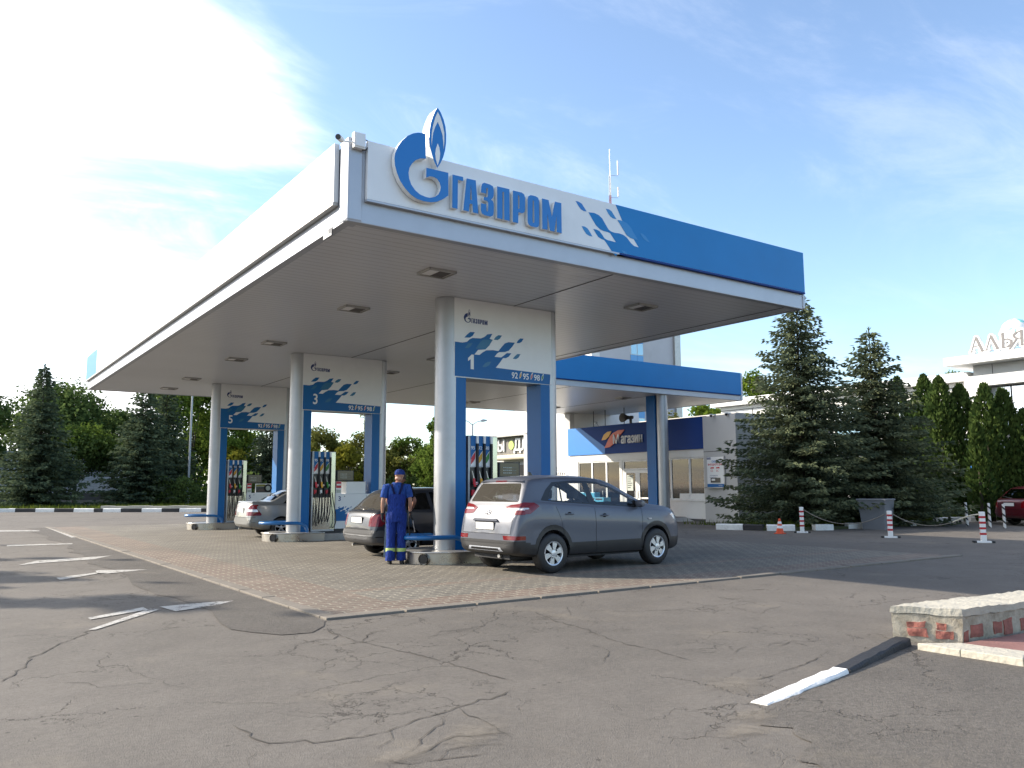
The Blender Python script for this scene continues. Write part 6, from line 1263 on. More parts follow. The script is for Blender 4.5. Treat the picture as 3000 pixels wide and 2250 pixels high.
def brick_house():
    R = thingw('brick_building', 'low white brick building behind the spruces at the left', 'building', (9, 84, 0)); b = MB(); b.box(3, 84, 1.15, 19, 94, 4.6, M['white_brick']); b.build('wall', R); b = MB(); b.box(3.03, 84.03, 0, 18.97, 93.97, 1.148, M['plinth_dark']); b.build('plinth', R); b = MB(); b.box(2.6, 83.6, 4.605, 19.4, 94.4, 4.8, M['steel_dull']); b.build('roof', R)
    b = MB(); b.box(4, 79.5, .1, 20, 79.9, .55, M['concrete']); one(b.build('retaining_wall'), 'low concrete wall in the grass in front of the brick building', 'wall')
brick_house()
def mast():
    R = thingw('radio_mast', 'thin red and white lattice mast rising behind the canopy', 'mast', (81.5, 90, 0)); b = MB(); c = (81.5, 90)
    for k in range(36):
        z0, z1 = 20 + k * .8, 20.8 + k * .8; w0 = .45 - .30 * min(1, max(0, (z0 - 20) / 27)); m = M['mast_red'] if (k // 4) % 2 else M['white_paint']
        P = [(c[0] + w0 * cos(a), c[1] + w0 * sin(a)) for a in (.4, 2.5, 4.6)]
        for i in range(3):
            p, q = P[i], P[(i + 1) % 3]; b.tube([(*p, z0), (*p, z1)], .045, m, 5); b.tube([(*p, z0), (*q, z1)], .025, m, 4); b.tube([(*p, z1), (*q, z1)], .025, m, 4)
    b.build('lattice', R); b = MB(); b.tube([(*c, 20), (*c, 49), (*c, 53)], [.06, .05, .03], M['steel_dull'], 6); b.build('pole', R)
    for z0, z1 in ((45.5, 47.0), (49.0, 51.2)):
        b = MB(); b.tube([(82.6, 89.4, z0), (82.6, 89.4, z1)], .11, M['white_paint'], 10); b.tube([(81.6, 89.9, z0 - .2), (82.6, 89.4, z0 - .2), (82.6, 89.4, z0)], .03, M['steel_dull'], 5); b.build('aerial', R)
M['mast_red'] = mat('mast_red', (.34, .10, .10), .6)
mast()

# ------------------------------------------------------------------ trees
def leaf_mat(name, dark, light, tr=.35, sc=.5):
    m, nt, P, L = new_mat(name); nt.nodes.remove(P); out = nt.nodes['Material Output']
    g = nt.nodes.new('ShaderNodeNewGeometry'); tc = nt.nodes.new('ShaderNodeTexCoord'); n = node(nt, 'ShaderNodeTexNoise', Scale=sc, Detail=4); L(tc.outputs['Object'], n.inputs['Vector'])
    a = node(nt, 'ShaderNodeMath', operation='MULTIPLY_ADD'); L(g.outputs['Random Per Island'], a.inputs[0]); a.inputs[1].default_value = .55; 
    r = node(nt, 'ShaderNodeMapRange'); L(n.outputs['Fac'], r.inputs[0]); r.inputs[1].default_value = .3; r.inputs[2].default_value = .7; r.inputs[3].default_value = -.05; r.inputs[4].default_value = .5; L(r.outputs[0], a.inputs[2])
    x = node(nt, 'ShaderNodeMix', data_type='RGBA'); L(a.outputs[0], x.inputs[0]); x.inputs[6].default_value = (*dark, 1); x.inputs[7].default_value = (*light, 1)
    d = nt.nodes.new('ShaderNodeBsdfDiffuse'); L(x.outputs[2], d.inputs[0]); t = nt.nodes.new('ShaderNodeBsdfTranslucent'); L(x.outputs[2], t.inputs[0])
    k = nt.nodes.new('ShaderNodeMixShader'); k.inputs[0].default_value = tr; L(d.outputs[0], k.inputs[1]); L(t.outputs[0], k.inputs[2]); L(k.outputs[0], out.inputs[0]); return m
M['needle_blue'] = leaf_mat('needle_blue', (.032, .054, .040), (.175, .195, .105), .22, .7)
M['needle_dark'] = leaf_mat('needle_dark', (.028, .050, .038), (.155, .19, .10), .25, .6)
M['thuja'] = leaf_mat('thuja', (.018, .042, .014), (.10, .140, .036), .25, .9)
M['leaf_green'] = leaf_mat('leaf_green', (.038, .075, .016), (.16, .22, .040), .45, .45)
M['leaf_dark'] = leaf_mat('leaf_dark', (.030, .062, .022), (.15, .205, .062), .45, .45)
M['leaf_bright'] = leaf_mat('leaf_bright', (.050, .10, .014), (.19, .25, .035), .45, .5)
M['leaf_olive'] = leaf_mat('leaf_olive', (.065, .078, .020), (.21, .205, .050), .42, .5)
M['leaf_yellow'] = leaf_mat('leaf_yellow', (.10, .11, .016), (.27, .25, .035), .45, .5)
M['blade'] = leaf_mat('blade', (.035, .065, .012), (.15, .18, .03), .4, .8)
def trunk_obj(R, pts, r, limbs=()):
    b = MB(); b.tube(pts, r, M['bark'], 9)
    for p, q, w in limbs: mid = Vector(p).lerp(Vector(q), .5) + Vector((0, 0, .06 * (Vector(q) - Vector(p)).length)); b.tube([p, mid, q], [w, w * .7, w * .25], M['bark'], 6)
    b.build('trunk', R, smooth=60)
def spruce(name, label, x, y, h, r, m, seed, leaf=.13, dens=1.0, z0=.05, power=.85, group=None, lean=0):
    rn = random.Random(seed); R = thing(name, label, 'tree', (x, y, .05), 0, group)
    trunk_obj(R, [(0, 0, 0), (.02, 0, h * .5), (lean, 0, h * .97)], [.13 + h * .008, .08, .012])
    V, F = [], []
    def tri(p, d, w, l):
        s = d.cross(Vector((rn.gauss(0, 1), rn.gauss(0, 1), rn.gauss(0, 1)))); s = s.normalized() if s.length > 1e-4 else Vector((1, 0, 0)); k = len(V); a = p + d * (l * .45)
        V.extend([tuple(p), tuple(a + s * w), tuple(p + d * l), tuple(a - s * w)]); F.append((k, k + 1, k + 2, k + 3))
    z = h * z0
    while z < h * .985:
        t = z / h; prof = (1 - t) ** power * (1 - .25 * max(0, .12 - t) / .12); Lm = r * prof + .10
        nb = max(5, int(round((7.5 + 5 * (1 - t)) * (1 if Lm > .5 else .75))))
        az = rn.uniform(0, 6.28)
        for k in range(nb):
            a = az + 2 * pi * k / nb + rn.gauss(0, .22); L = Lm * rn.uniform(.70, 1.12) * (1 + .10 * sin(a * 2 + seed)); zz = z + rn.uniform(-.12, .12)
            u = Vector((cos(a), sin(a), 0)); sd = Vector((-sin(a), cos(a), 0)); up0 = -.10 - .28 * (1 - t) if t < .75 else .35 * (t - .70) / .3 + .1
            n = max(2, int(L / (leaf * 1.05) * dens)); 
            for j in range(n):
                q = (j + .5) / n; droop = up0 * q + .30 * q * q * (1 - t) 
                p = Vector((lean * t, 0, zz)) + u * (L * q) + Vector((0, 0, L * droop * .8))
                spread = (.10 + .34 * (1 - q)) * L * .42 + leaf * .35
                kk = 4 + int(3.4 * spread / leaf * dens)
                for _ in range(kk):
                    s = rn.uniform(-1, 1); d = (u * rn.uniform(.35, 1.0) + sd * s * 1.0 + Vector((0, 0, rn.uniform(-.5, .12)))).normalized()
                    tri(p + sd * (s * spread * rn.uniform(.1, 1)) + Vector((0, 0, rn.uniform(-.10, .05) - abs(s) * spread * .18)), d, leaf * rn.uniform(.20, .36), leaf * rn.uniform(.9, 1.8))
        z += (.17 + .11 * (1 - t)) * (h / 9.0) ** .5
    p = Vector((lean, 0, h * .96))
    for _ in range(26): tri(p + Vector((rn.gauss(0, .02), rn.gauss(0, .02), rn.uniform(0, h * .04))), Vector((rn.gauss(0, .35), rn.gauss(0, .35), 1)).normalized(), leaf * .16, leaf * 1.1)
    b = MB(); b.add(V, F, m); b.build('crown', R, recalc=False); return R
def broadleaf(name, label, x, y, h, r, m, seed, leaf=.26, n=9000, base=.22, lobes=26, squash=1.0, group=None, kind='tree', tip=0.0, m2=None):
    rn = random.Random(seed); R = thing(name, label, kind, (x, y, .05), 0, group)
    cz = h * (base + 1) / 2; rz = h * (1 - base) / 2 * squash
    C = []
    for k in range(lobes):
        while True:
            p = Vector((rn.uniform(-1, 1), rn.uniform(-1, 1), rn.uniform(-1, 1)))
            if .25 < p.length < 1: break
        p = p.normalized() * (p.length ** .45) * .80
        wz = 1 - .38 * max(0, p.z) ** 1.5 - .12 * max(0, -p.z)
        C.append((Vector((p.x * r * wz, p.y * r * wz, cz + p.z * rz * .92)), r * rn.uniform(.24, .44)))
    if tip: C += [(Vector((rn.gauss(0, .1), rn.gauss(0, .1), h * (1 - .10 * k))), r * (.12 + .10 * k)) for k in range(4)]
    trunk_obj(R, [(0, 0, 0), (.05, .03, h * base), (0, 0, cz)], [.05 + h * .016, .04 + h * .012, .03], [((0, 0, h * base * rn.uniform(.8, 1.4)), tuple(c), .03 + h * .004) for c, q in C[:9]])
    V, F, mi = [], [], []; tot = sum(q * q for c, q in C)
    for ci, (c, q) in enumerate(C):
        for _ in range(int(n * q * q / tot)):
            d = Vector((rn.gauss(0, 1), rn.gauss(0, 1), rn.gauss(0, 1))).normalized(); rad = q * (rn.random() ** .38) * (1 + .22 * sin(7 * d.x + ci) * sin(6 * d.z + 2 * ci))
            p = c + Vector((d.x * rad, d.y * rad, d.z * rad * .8)); nrm = (d + Vector((rn.gauss(0, .55), rn.gauss(0, .55), rn.gauss(0, .55) + .25))).normalized()
            a = nrm.cross(Vector((rn.gauss(0, 1), rn.gauss(0, 1), rn.gauss(0, 1)))); a = a.normalized() if a.length > 1e-4 else Vector((1, 0, 0)); bb = nrm.cross(a); l = leaf * rn.uniform(.6, 1.25); w = l * rn.uniform(.45, .8); k = len(V)
            V.extend([tuple(p - a * l * .5), tuple(p + bb * w * .5), tuple(p + a * l * .5), tuple(p - bb * w * .5)]); F.append((k, k + 1, k + 2, k + 3)); mi.append(ci)
    b = MB(); b.add(V, F, m)
    if m2:
        i2 = b.mi(m2); b.k = [i2 if (C[c][0].z > cz + rz * .1 and (c * 7) % 5 < 3) else 0 for c in mi]
    b.build('crown', R, recalc=False); return R
def thuja(label, x, y, h, r, seed):
    rn = random.Random(seed); R = thing('thuja', label, 'tree', (x, y, .05), 0, 'columnar thujas before the white building')
    trunk_obj(R, [(0, 0, 0), (0, 0, h * .6)], [.09, .03]); V, F = [], []
    n = int(5200 * h / 6 * (r / .75))
    for i in range(n):
        t = rn.random() ** .9; prof = min(1, (t + .04) * 5) ** .5 * (1 - t ** 2.6) ** .72; a = rn.uniform(0, 6.283)
        bump = 1 + .13 * sin(3 * a + 9 * t + seed) + .10 * sin(7 * a - 15 * t) + .09 * sin(13 * a + 41 * t); rad = r * prof * bump * rn.uniform(.55, 1.16)
        p = Vector((cos(a) * rad, sin(a) * rad, t * h)); d = Vector((cos(a) * .45 + rn.gauss(0, .25), sin(a) * .45 + rn.gauss(0, .25), 1)).normalized(); s = d.cross(Vector((rn.gauss(0, 1), rn.gauss(0, 1), rn.gauss(0, .4)))).normalized(); l = rn.uniform(.10, .24); w = l * rn.uniform(.2, .38); k = len(V)
        V.extend([tuple(p), tuple(p + d * l * .5 + s * w), tuple(p + d * l), tuple(p + d * l * .5 - s * w)]); F.append((k, k + 1, k + 2, k + 3))
    b = MB(); b.add(V, F, M['thuja']); b.build('crown', R, recalc=False)
# trees beyond the left edge of the photo, whose shadows reach into it
for x_, y_, h_, t_ in ((-9.6, 25.6, 10.3, 'first'), (-10.2, 29.8, 10.2, 'second'), (-10.4, 35.2, 10.6, 'third'), (-11.6, 42.0, 10.3, 'fourth')): broadleaf('slender_tree', 'slender tree out of the picture to the left, %s of four along the road' % t_, x_, y_, h_, 1.5, M['leaf_green'], int(h_ * 20), leaf=.3, n=3000, lobes=18, tip=1, base=.3)
# right side
spruce('blue_spruce', 'tall spruce beside the shop end wall, taller of the two at the right', 25.9, 18.55, 8.65, 3.35, M['needle_blue'], 21, leaf=.13, dens=.95, lean=.12, power=.78)
spruce('blue_spruce', 'shorter spruce behind the grey waste bin at the right', 29.3, 17.7, 7.45, 3.5, M['needle_blue'], 22, leaf=.14, dens=.95, power=.88)
for k, (x, y, h, r, t) in enumerate([(38.23, 21.78, 6.6, .8, 'narrow thuja just right of the shorter spruce, leftmost of the row'), (37.6, 20.5, 5.7, .75, 'short thuja between the leftmost thuja and the tall pointed one'), (38.79, 20.77, 6.65, .95, 'tall broad thuja at the back of the row'), (36.48, 18.85, 6.15, 1.0, 'pointed bright topped thuja in the middle of the row'), (37.16, 18.3, 5.8, 1.0, 'thuja at the right end of the row left of the white pilaster'), (34.46, 16.0, 5.4, .75, 'tall thuja right of the white pilaster, left one of the pair'), (35.08, 15.6, 5.2, .8, 'tall thuja behind the red hatchback, right one of the pair'), (33.5, 15.95, 3.8, .48, 'smallest thuja, at the foot of the tall pair'), (35.2, 14.9, 4.3, .8, 'thuja cut by the right edge of the photo')]): thuja(t, x, y, h, r * .86, 40 + k)
broadleaf('chestnut_tree', 'bright green tree rising over the white building behind the tall spruce', 66, 53.2, 14.0, 3.3, M['leaf_bright'], 61, leaf=.34, n=9000)
broadleaf('chestnut_tree', 'green tree seen under the canopy wing over the shop roof', 52.5, 46.6, 9.2, 3.2, M['leaf_bright'], 62, leaf=.32, n=8000)
broadleaf('chestnut_tree', 'olive green tree under the canopy wing next to its column', 58, 56.5, 9.3, 2.6, M['leaf_olive'], 63, leaf=.30, n=6000)
broadleaf('round_tree', 'small round tree top over the roof of the white building', 68, 37.6, 11.6, 1.5, M['leaf_bright'], 64, leaf=.26, n=3600, lobes=14)
broadleaf('thin_tree', 'wispy treetop left of the round treetop over the white building', 70, 40.5, 11.9, .9, M['leaf_dark'], 65, leaf=.2, n=800, lobes=10, tip=1)
broadleaf('thin_tree', 'wispy grey treetop behind the corner of the portal roof', 64, 31.9, 11.6, 1.5, M['leaf_dark'], 66, leaf=.2, n=1500, lobes=16)
# left side
spruce('dark_spruce', 'large dark spruce at the left edge behind the kerb', 6.2, 69.7, 10.6, 4.0, M['needle_dark'], 31, leaf=.24, dens=.85, power=.95)
spruce('dark_spruce', 'wide spruce left of the lamp post, in front of its twin', 13.71, 71.8, 10.6, 3.7, M['needle_dark'], 32, leaf=.24, dens=.85)
spruce('dark_spruce', 'spruce close behind the lamp post with its top under the canopy', 16.2, 75.8, 11.0, 3.6, M['needle_dark'], 33, leaf=.24, dens=.8)
spruce('dark_spruce', 'bluish spruce seen through the opening of portal 5', 23.2, 69.2, 8.2, 3.0, M['needle_blue'], 34, leaf=.22, dens=.8)
LG = 'trees along the far edge of the forecourt'
broadleaf('broad_tree', 'dark leafy tree cut by the left edge of the photo', 1.6, 84, 13.6, 4.2, M['leaf_dark'], 71, leaf=.34, n=13000, base=.04, lobes=36)
broadleaf('chestnut_tree', 'big dark chestnut with pale blossoms behind the large left spruce', 9.6, 89.4, 12.3, 6.2, M['leaf_dark'], 72, leaf=.38, n=19000, base=.04, lobes=46)
broadleaf('chestnut_tree', 'dark chestnut sloping down to the spruce left of the lamp post', 14.9, 92.9, 10.6, 4.6, M['leaf_dark'], 73, leaf=.38, n=13000, base=.04, lobes=36)
broadleaf('low_tree', 'low spreading tree with a yellow green top before the brick building', 9.5, 76.5, 6.7, 3.9, M['leaf_dark'], 74, leaf=.28, n=13000, base=.26, lobes=34, m2=M['leaf_green'])
broadleaf('broad_tree', 'bright green tree behind the lamp post and portal 5', 20.6, 85.5, 14.5, 4.8, M['leaf_green'], 75, leaf=.36, n=17000, base=.03, lobes=44)
broadleaf('broad_tree', 'green tree behind the column of portal 5', 25.5, 90, 13, 4.0, M['leaf_green'], 76, leaf=.36, n=9000, base=.08)
broadleaf('bush', 'yellow green bush in front of the lamp post', 17.9, 76.6, 3.2, 1.4, M['leaf_yellow'], 77, leaf=.24, n=2600, base=.05, kind='bush', lobes=14)
broadleaf('broad_tree', 'yellow green tree seen at the left in the opening of portal 5', 20.6, 70.5, 6.4, 2.0, M['leaf_green'], 78, leaf=.28, n=6000, base=.06, m2=M['leaf_yellow'])
broadleaf('broad_tree', 'green tree at the right jamb of portal 5', 27.5, 75.4, 8.0, 2.5, M['leaf_green'], 79, leaf=.30, n=6500, base=.06)
broadleaf('broad_tree', 'olive tree at the left in the opening of portal 3', 24.5, 61.3, 6.6, 2.2, M['leaf_olive'], 80, leaf=.24, n=7500, base=.04)
broadleaf('bush', 'bright yellow green bush in the middle of the opening of portal 3', 25.6, 58.6, 5.2, 1.3, M['leaf_yellow'], 81, leaf=.24, n=4000, base=.2, kind='bush', lobes=16)
broadleaf('broad_tree', 'olive brown tree behind the right jamb of portal 3', 28.9, 62.6, 7.0, 2.8, M['leaf_olive'], 82, leaf=.24, n=9500, base=.03)
broadleaf('thin_tree', 'wispy taller tree behind the right jamb of portal 3', 29.9, 64.5, 8.6, 1.5, M['leaf_olive'], 83, leaf=.2, n=1500, base=.4, lobes=14)
broadleaf('broad_tree', 'olive tree right of portal 3 above the dark hatchback', 31.4, 60.2, 6.8, 2.1, M['leaf_olive'], 84, leaf=.24, n=7500, base=.03, m2=M['leaf_green'])
broadleaf('pointed_tree', 'pointed bright green tree left of the column of portal 1', 36.0, 63.0, 8.2, 1.7, M['leaf_green'], 85, leaf=.26, n=5500, base=.2, tip=1, lobes=18)
broadleaf('broad_tree', 'dense dark green tree behind the man in overalls', 31.6, 54.6, 5.6, 2.3, M['leaf_green'], 86, leaf=.24, n=8500, base=.02)
broadleaf('broad_tree', 'green tree hidden mostly by the column of portal 1', 36.5, 58.5, 6.0, 2.0, M['leaf_green'], 87, leaf=.26, n=6000, base=.04)
def hedge():
    rn = random.Random(9); b = MB(); V, F = [], []
    for i in range(20000):
        t = rn.random(); x = 13.0 + t * 28; y = 72.5 - t * 22 + rn.uniform(-1.2, 1.2); hh = 1.9 + .5 * sin(x * 1.3) + .3 * sin(x * 3.1); z = rn.random() ** .8 * hh
        d = Vector((rn.gauss(0, 1), rn.gauss(0, 1), rn.gauss(0, 1))).normalized(); s = d.cross(Vector((rn.gauss(0, 1), rn.gauss(0, 1), 1))).normalized(); l = rn.uniform(.14, .3); w = l * .35; p = Vector((x, y, z + .1)); k = len(V)
        V.extend([tuple(p), tuple(p + d * l * .5 + s * w), tuple(p + d * l), tuple(p + d * l * .5 - s * w)]); F.append((k, k + 1, k + 2, k + 3))
    b.add(V, F, M['leaf_dark']); tag(b.build('undergrowth', recalc=False), 'dark unclipped undergrowth below the trees across the forecourt', 'undergrowth', None, 'stuff')
hedge()
def far_wood():
    rn = random.Random(29); V, F = [], []
    for i in range(22000):
        a = rn.uniform(radians(20), radians(100)); d = 190 + rn.uniform(-6, 6); x, y = d * cos(a), d * sin(a); hh = 8.5 + 1.8 * sin(a * 37) + 1.2 * sin(a * 91) + .8 * sin(a * 217); z = rn.random() ** .8 * hh
        q = Vector((rn.gauss(0, 1), rn.gauss(0, 1), rn.gauss(0, 1))).normalized(); s = q.cross(Vector((rn.gauss(0, 1), rn.gauss(0, 1), 1))).normalized(); l = rn.uniform(.7, 1.5); p = Vector((x, y, z)); k = len(V)
        V.extend([tuple(p), tuple(p + q * l * .5 + s * l * .4), tuple(p + q * l), tuple(p + q * l * .5 - s * l * .4)]); F.append((k, k + 1, k + 2, k + 3))
    b = MB(); b.add(V, F, M['leaf_green']); tag(b.build('far_wood', recalc=False), 'distant band of trees closing the view beyond the forecourt', 'wood', None, 'stuff')
far_wood()
def grass():
    rn = random.Random(19); V, F = [], []
    def blade(x, y, z, h):
        a = rn.uniform(0, 6.28); w = h * .10; k = len(V); V.extend([(x - cos(a) * w, y - sin(a) * w, z), (x + cos(a) * w, y + sin(a) * w, z), (x + rn.gauss(0, h * .3), y + rn.gauss(0, h * .3), z + h * rn.uniform(.6, 1.1))]); F.append((k, k + 1, k + 2))
    for i in range(12000):
        t = rn.random(); x = -4 + t * 26; y0 = 64.9 - max(0, x - 3.7) * .77 if x > 3.7 else 64.9 + (3.7 - x) * .03; blade(x, y0 + rn.random() ** 1.5 * 12, .1, rn.uniform(.15, .42))
    for i in range(7000):
        t = rn.random(); x = 22.9 + t * 14; y = (19.3 - (x - 22.6) * 1.9 if x < 23.6 else 17.35 - (x - 23.6) * .06 + (max(0, x - 29.9) * .22)) + .1 + rn.random() ** 1.4 * 3.0; blade(x, y, .09, rn.uniform(.08, .26))
    b = MB(); b.add(V, F, M['blade']); tag(b.build('grass', recalc=False), 'unmown grass behind the kerbs', 'grass', None, 'stuff')
grass()
# ------------------------------------------------------------------ kerbs, posts and small things
def kerb_block(p, q, w, h, m, label, group, rn, z=0.0):
    p, q = Vector(p), Vector(q); L = (q - p).length; b = MB(); n = 6; R_ = []
    for i in range(n + 1):
        x = L * i / n; j = lambda: rn.uniform(-.008, .008)
        R_.append([(x, -w / 2 + j(), -.05), (x, -w / 2 + j(), h - .03 + j()), (x, -w / 2 + .03 + j(), h + j()), (x, w / 2 - .03, h + j()), (x, w / 2, h - .03), (x, w / 2, -.05)])
    b.rings(R_, m); o = b.build('kerb_stone', smooth=35); o.location = (p.x, p.y, z); o.rotation_euler = (0, 0, atan2(q.y - p.y, q.x - p.x)); one(o, label, 'kerb stone', group); return o
rn = random.Random(77)
LK = [(-8, 64.9), (-4.6, 64.8), (-2.0, 64.6), (.8, 64.4), (3.45, 64.2), (4.57, 63.6), (5.66, 62.7), (6.66, 61.8), (7.69, 60.8), (8.69, 59.6), (9.15, 59.2), (10.06, 58.3), (11.13, 57.4), (12.16, 56.6), (13.08, 55.9), (14.22, 55.1), (15.3, 54.3), (16.4, 53.4), (17.5, 52.6), (18.6, 51.7), (19.7, 50.9)]
for i in range(len(LK) - 1):
    wh = i in (4, 6, 8, 10, 12, 14, 16, 18, 1)
    kerb_block(LK[i], LK[i + 1], .3, .24, M['kerb_white' if wh else 'kerb_black'], ('white' if wh else 'black') + ' painted kerb stone in the striped kerb along the left trees', 'striped kerb along the left trees, ' + ('white' if wh else 'black') + ' stones', rn)
b = MB(); 
for i in range(9, 15): 
    p, q = Vector(LK[i]), Vector(LK[i + 1]); d = Vector((.55, .72)); p, q = p + d * .7, q + d * .7; b.prism([tuple(p), tuple(q), tuple(q + d * .8), tuple(p + d * .8)], 'z', .1, .36 + .03 * (i % 2), M['concrete_old'])
one(b.build('stone_ledge'), 'pale broken stone ledge on the grass behind the striped left kerb', 'ledge')
RK = [((22.22, 19.45), (22.6, 18.62), 1), ((22.62, 18.6), (22.8, 17.95), 0), ((22.86, 17.86), (23.54, 17.28), 1)]
RL = ['white kerb stone nearest the shop, at the head of the right planting', 'black kerb stone between two white ones by the orange cone', 'white kerb stone beside the orange cone']
for (p, q, w), t in zip(RK, RL): kerb_block(p, q, .22, .20, M['kerb_white' if w else 'kerb_black'], t, 'kerb stones round the right planting', rn)
for (p, q), t in zip([((24.2, 17.0), (24.83, 16.75)), ((26.0, 16.95), (26.6, 16.75)), ((29.45, 16.88), (29.9, 16.58)), ((33.1, 17.5), (34.4, 17.25)), ((34.9, 17.2), (35.8, 17.05))],
    ['loose white kerb stone under the chain between the first two bollards', 'loose white kerb stone left of the grey waste bin', 'short loose white kerb stone right of the grey waste bin', 'long white kerb stone behind the striped posts', 'white kerb stone beside the red hatchback']):
    kerb_block(p, q, .22, .20, M['kerb_white'], t, 'loose white kerb stones at the right', rn)
kerb_block((33.6, 16.9), (33.62, 16.9), .1, .1, M['kerb_black'], 'small black painted stub of kerb behind the striped posts', 'kerb stubs', rn)
# foreground kerb: white then black, rising from the asphalt
def ramp_kerb(p, q, h0, h1, m, label):
    p, q = Vector(p), Vector(q); L = (q - p).length; b = MB(); R_ = []; rn2 = random.Random(int(L * 100)); n = 12
    for i in range(n + 1):
        t = i / n; h = h0 + (h1 - h0) * t; j = lambda s=.006: rn2.uniform(-s, s)
        R_.append([(L * t, -.075 + j(.012), -.04), (L * t, -.07 + j(.010), h - .012 + j()), (L * t, -.05 + j(), h + j(.004)), (L * t, .055 + j(), h + j(.004)), (L * t, .075, h - .02), (L * t, .08, -.04)])
    b.rings(R_, m); o = b.build('kerb_stone', smooth=30); o.location = (p.x, p.y, 0); o.rotation_euler = (0, 0, atan2(q.y - p.y, q.x - p.x)); one(o, label, 'kerb stone')
ramp_kerb((4.66, 3.76), (5.95, 4.00), .012, .036, M['kerb_white'], 'white painted kerb strip rising from the foreground asphalt')
ramp_kerb((5.97, 4.005), (7.42, 4.33), .034, .075, M['kerb_black'], 'black painted kerb strip leading to the low stone wall')
sheet('asphalt_apron', [(4.62, 3.69), (5.95, 3.93), (7.4, 4.26), (7.3, 3.3), (7.7, 1.6), (9, -4), (1.5, -4)] + [(2.3 + t * 2.2 + .09 * sin(t * 31) + .06 * sin(t * 77 + 1), .4 + t * 3.2) for t in [k / 40 for k in range(41)]], .0052, M['asphalt_coarse'])
def stone_wall():
    m, nt, P, L = new_mat('stone_wall'); tc = nt.nodes.new('ShaderNodeTexCoord'); n = node(nt, 'ShaderNodeTexNoise', Scale=7, Detail=9, Roughness=.7); L(tc.outputs['Object'], n.inputs['Vector']); P.inputs['Roughness'].default_value = .9
    cr = nt.nodes.new('ShaderNodeValToRGB'); L(n.outputs['Fac'], cr.inputs[0]); e = cr.color_ramp.elements; e[0].position = .3; e[0].color = (.22, .185, .13, 1); e[1].position = .68; e[1].color = (.50, .45, .36, 1); L(cr.outputs[0], P.inputs['Base Color'])
    bp = nt.nodes.new('ShaderNodeBump'); bp.inputs['Strength'].default_value = .9; bp.inputs['Distance'].default_value = .03; L(n.outputs['Fac'], bp.inputs['Height']); L(bp.outputs[0], P.inputs['Normal'])
    R = thingw('stone_wall', 'low crumbling stone and brick wall with a pale cap at the bottom right', 'wall', (7.7, 4.3, 0)); rn = random.Random(8)
    from mathutils import noise
    def rough(b, amp):
        b.v = [tuple(Vector(v) + Vector(noise.noise_vector(Vector(v) * 6.5)) * amp + Vector(noise.noise_vector(Vector(v) * 21)) * amp * .5) for v in b.v]
    def gridbox(b, P4, z0, z1, m, nu=60, nv=8, nz=6):
        a, c, d, e = (Vector((*p, 0)) for p in P4)       # front-near, front-far, back-far, back-near
        def face(p, q, nu):
            vs = []; fs = []
            for i in range(nu + 1):
                for k in range(nz + 1): v = p.lerp(q, i / nu); vs.append((v.x, v.y, z0 + (z1 - z0) * k / nz))
            for i in range(nu):
                for k in range(nz): fs.append((i * (nz + 1) + k, (i + 1) * (nz + 1) + k, (i + 1) * (nz + 1) + k + 1, i * (nz + 1) + k + 1))
            b.add(vs, fs, m)
        face(e, a, nv); face(a, c, nu); face(c, d, nv); face(d, e, nu)
        for z in (z0, z1):
            vs = [tuple(a.lerp(c, i / nu).lerp(e.lerp(d, i / nu), k / nv) + Vector((0, 0, z))) for i in range(nu + 1) for k in range(nv + 1)]
            b.add(vs, [(i * (nv + 1) + k, i * (nv + 1) + k + 1, (i + 1) * (nv + 1) + k + 1, (i + 1) * (nv + 1) + k) for i in range(nu) for k in range(nv)], m)
    b = MB(); gridbox(b, [(7.86, 4.0), (13, 3.55), (13, 4.15), (7.56, 4.50)], -.02, .255, m); rough(b, .014); b.build('wall_body', R, smooth=30)
    x = 0.0; k = 0
    while x < 5.1:
        w = rn.uniform(.55, .8); f = lambda t, s: (Vector((7.855, 3.99)).lerp(Vector((13, 3.54)), t) if s == 0 else Vector((7.55, 4.51)).lerp(Vector((13, 4.16)), t))
        t0, t1 = x / 5.15, min(1, (x + w - .006) / 5.15); jj = rn.uniform(-.012, .012)
        b = MB(); gridbox(b, [tuple(f(t0, 0)), tuple(f(t1, 0)), tuple(f(t1, 1)), tuple(f(t0, 1))], .25 + jj, .315 + jj, M['concrete_old'], 12, 8, 2); rough(b, .016); b.build('cap_stone', R, smooth=30); x += w; k += 1
    def brick(p, q, z0, z1):
        p, q = Vector(p), Vector(q); d = (q - p).normalized(); nn = Vector((d.y, -d.x)); b = MB(); o = .012
        P4 = [tuple(p + nn * .009), tuple(q + nn * .009), tuple(q - nn * .03), tuple(p - nn * .03)]; gridbox(b, P4, z0, z1, M['old_brick'], 6, 1, 4); rough(b, .018); b.build('brick', R, smooth=30)
    e0, e1 = Vector((7.56, 4.50)), Vector((7.86, 4.0)); g = lambda t: tuple(e0.lerp(e1, t))
    brick(g(.22), g(.50), .05, .13); brick(g(.22), g(.48), .14, .19); brick(g(.62), g(.88), .045, .115); brick(g(.63), g(.76), .125, .19)
    f0, f1 = Vector((7.86, 4.0)), Vector((13, 3.55)); g = lambda x: tuple(f0.lerp(f1, x / 5.15))
    for a, c, z0, z1 in ((.03, .10, .03, .12), (.13, .30, .05, .17), (.50, .62, .06, .17), (.66, .80, .04, .18), (.95, 1.15, .05, .17)): brick(g(a), g(c), z0, z1)
M['old_brick'] = mat('old_brick', (.29, .105, .08), .9, var=.35, vs=14, bump=.5, bs=30, dirt=.3, ds=8)
stone_wall()
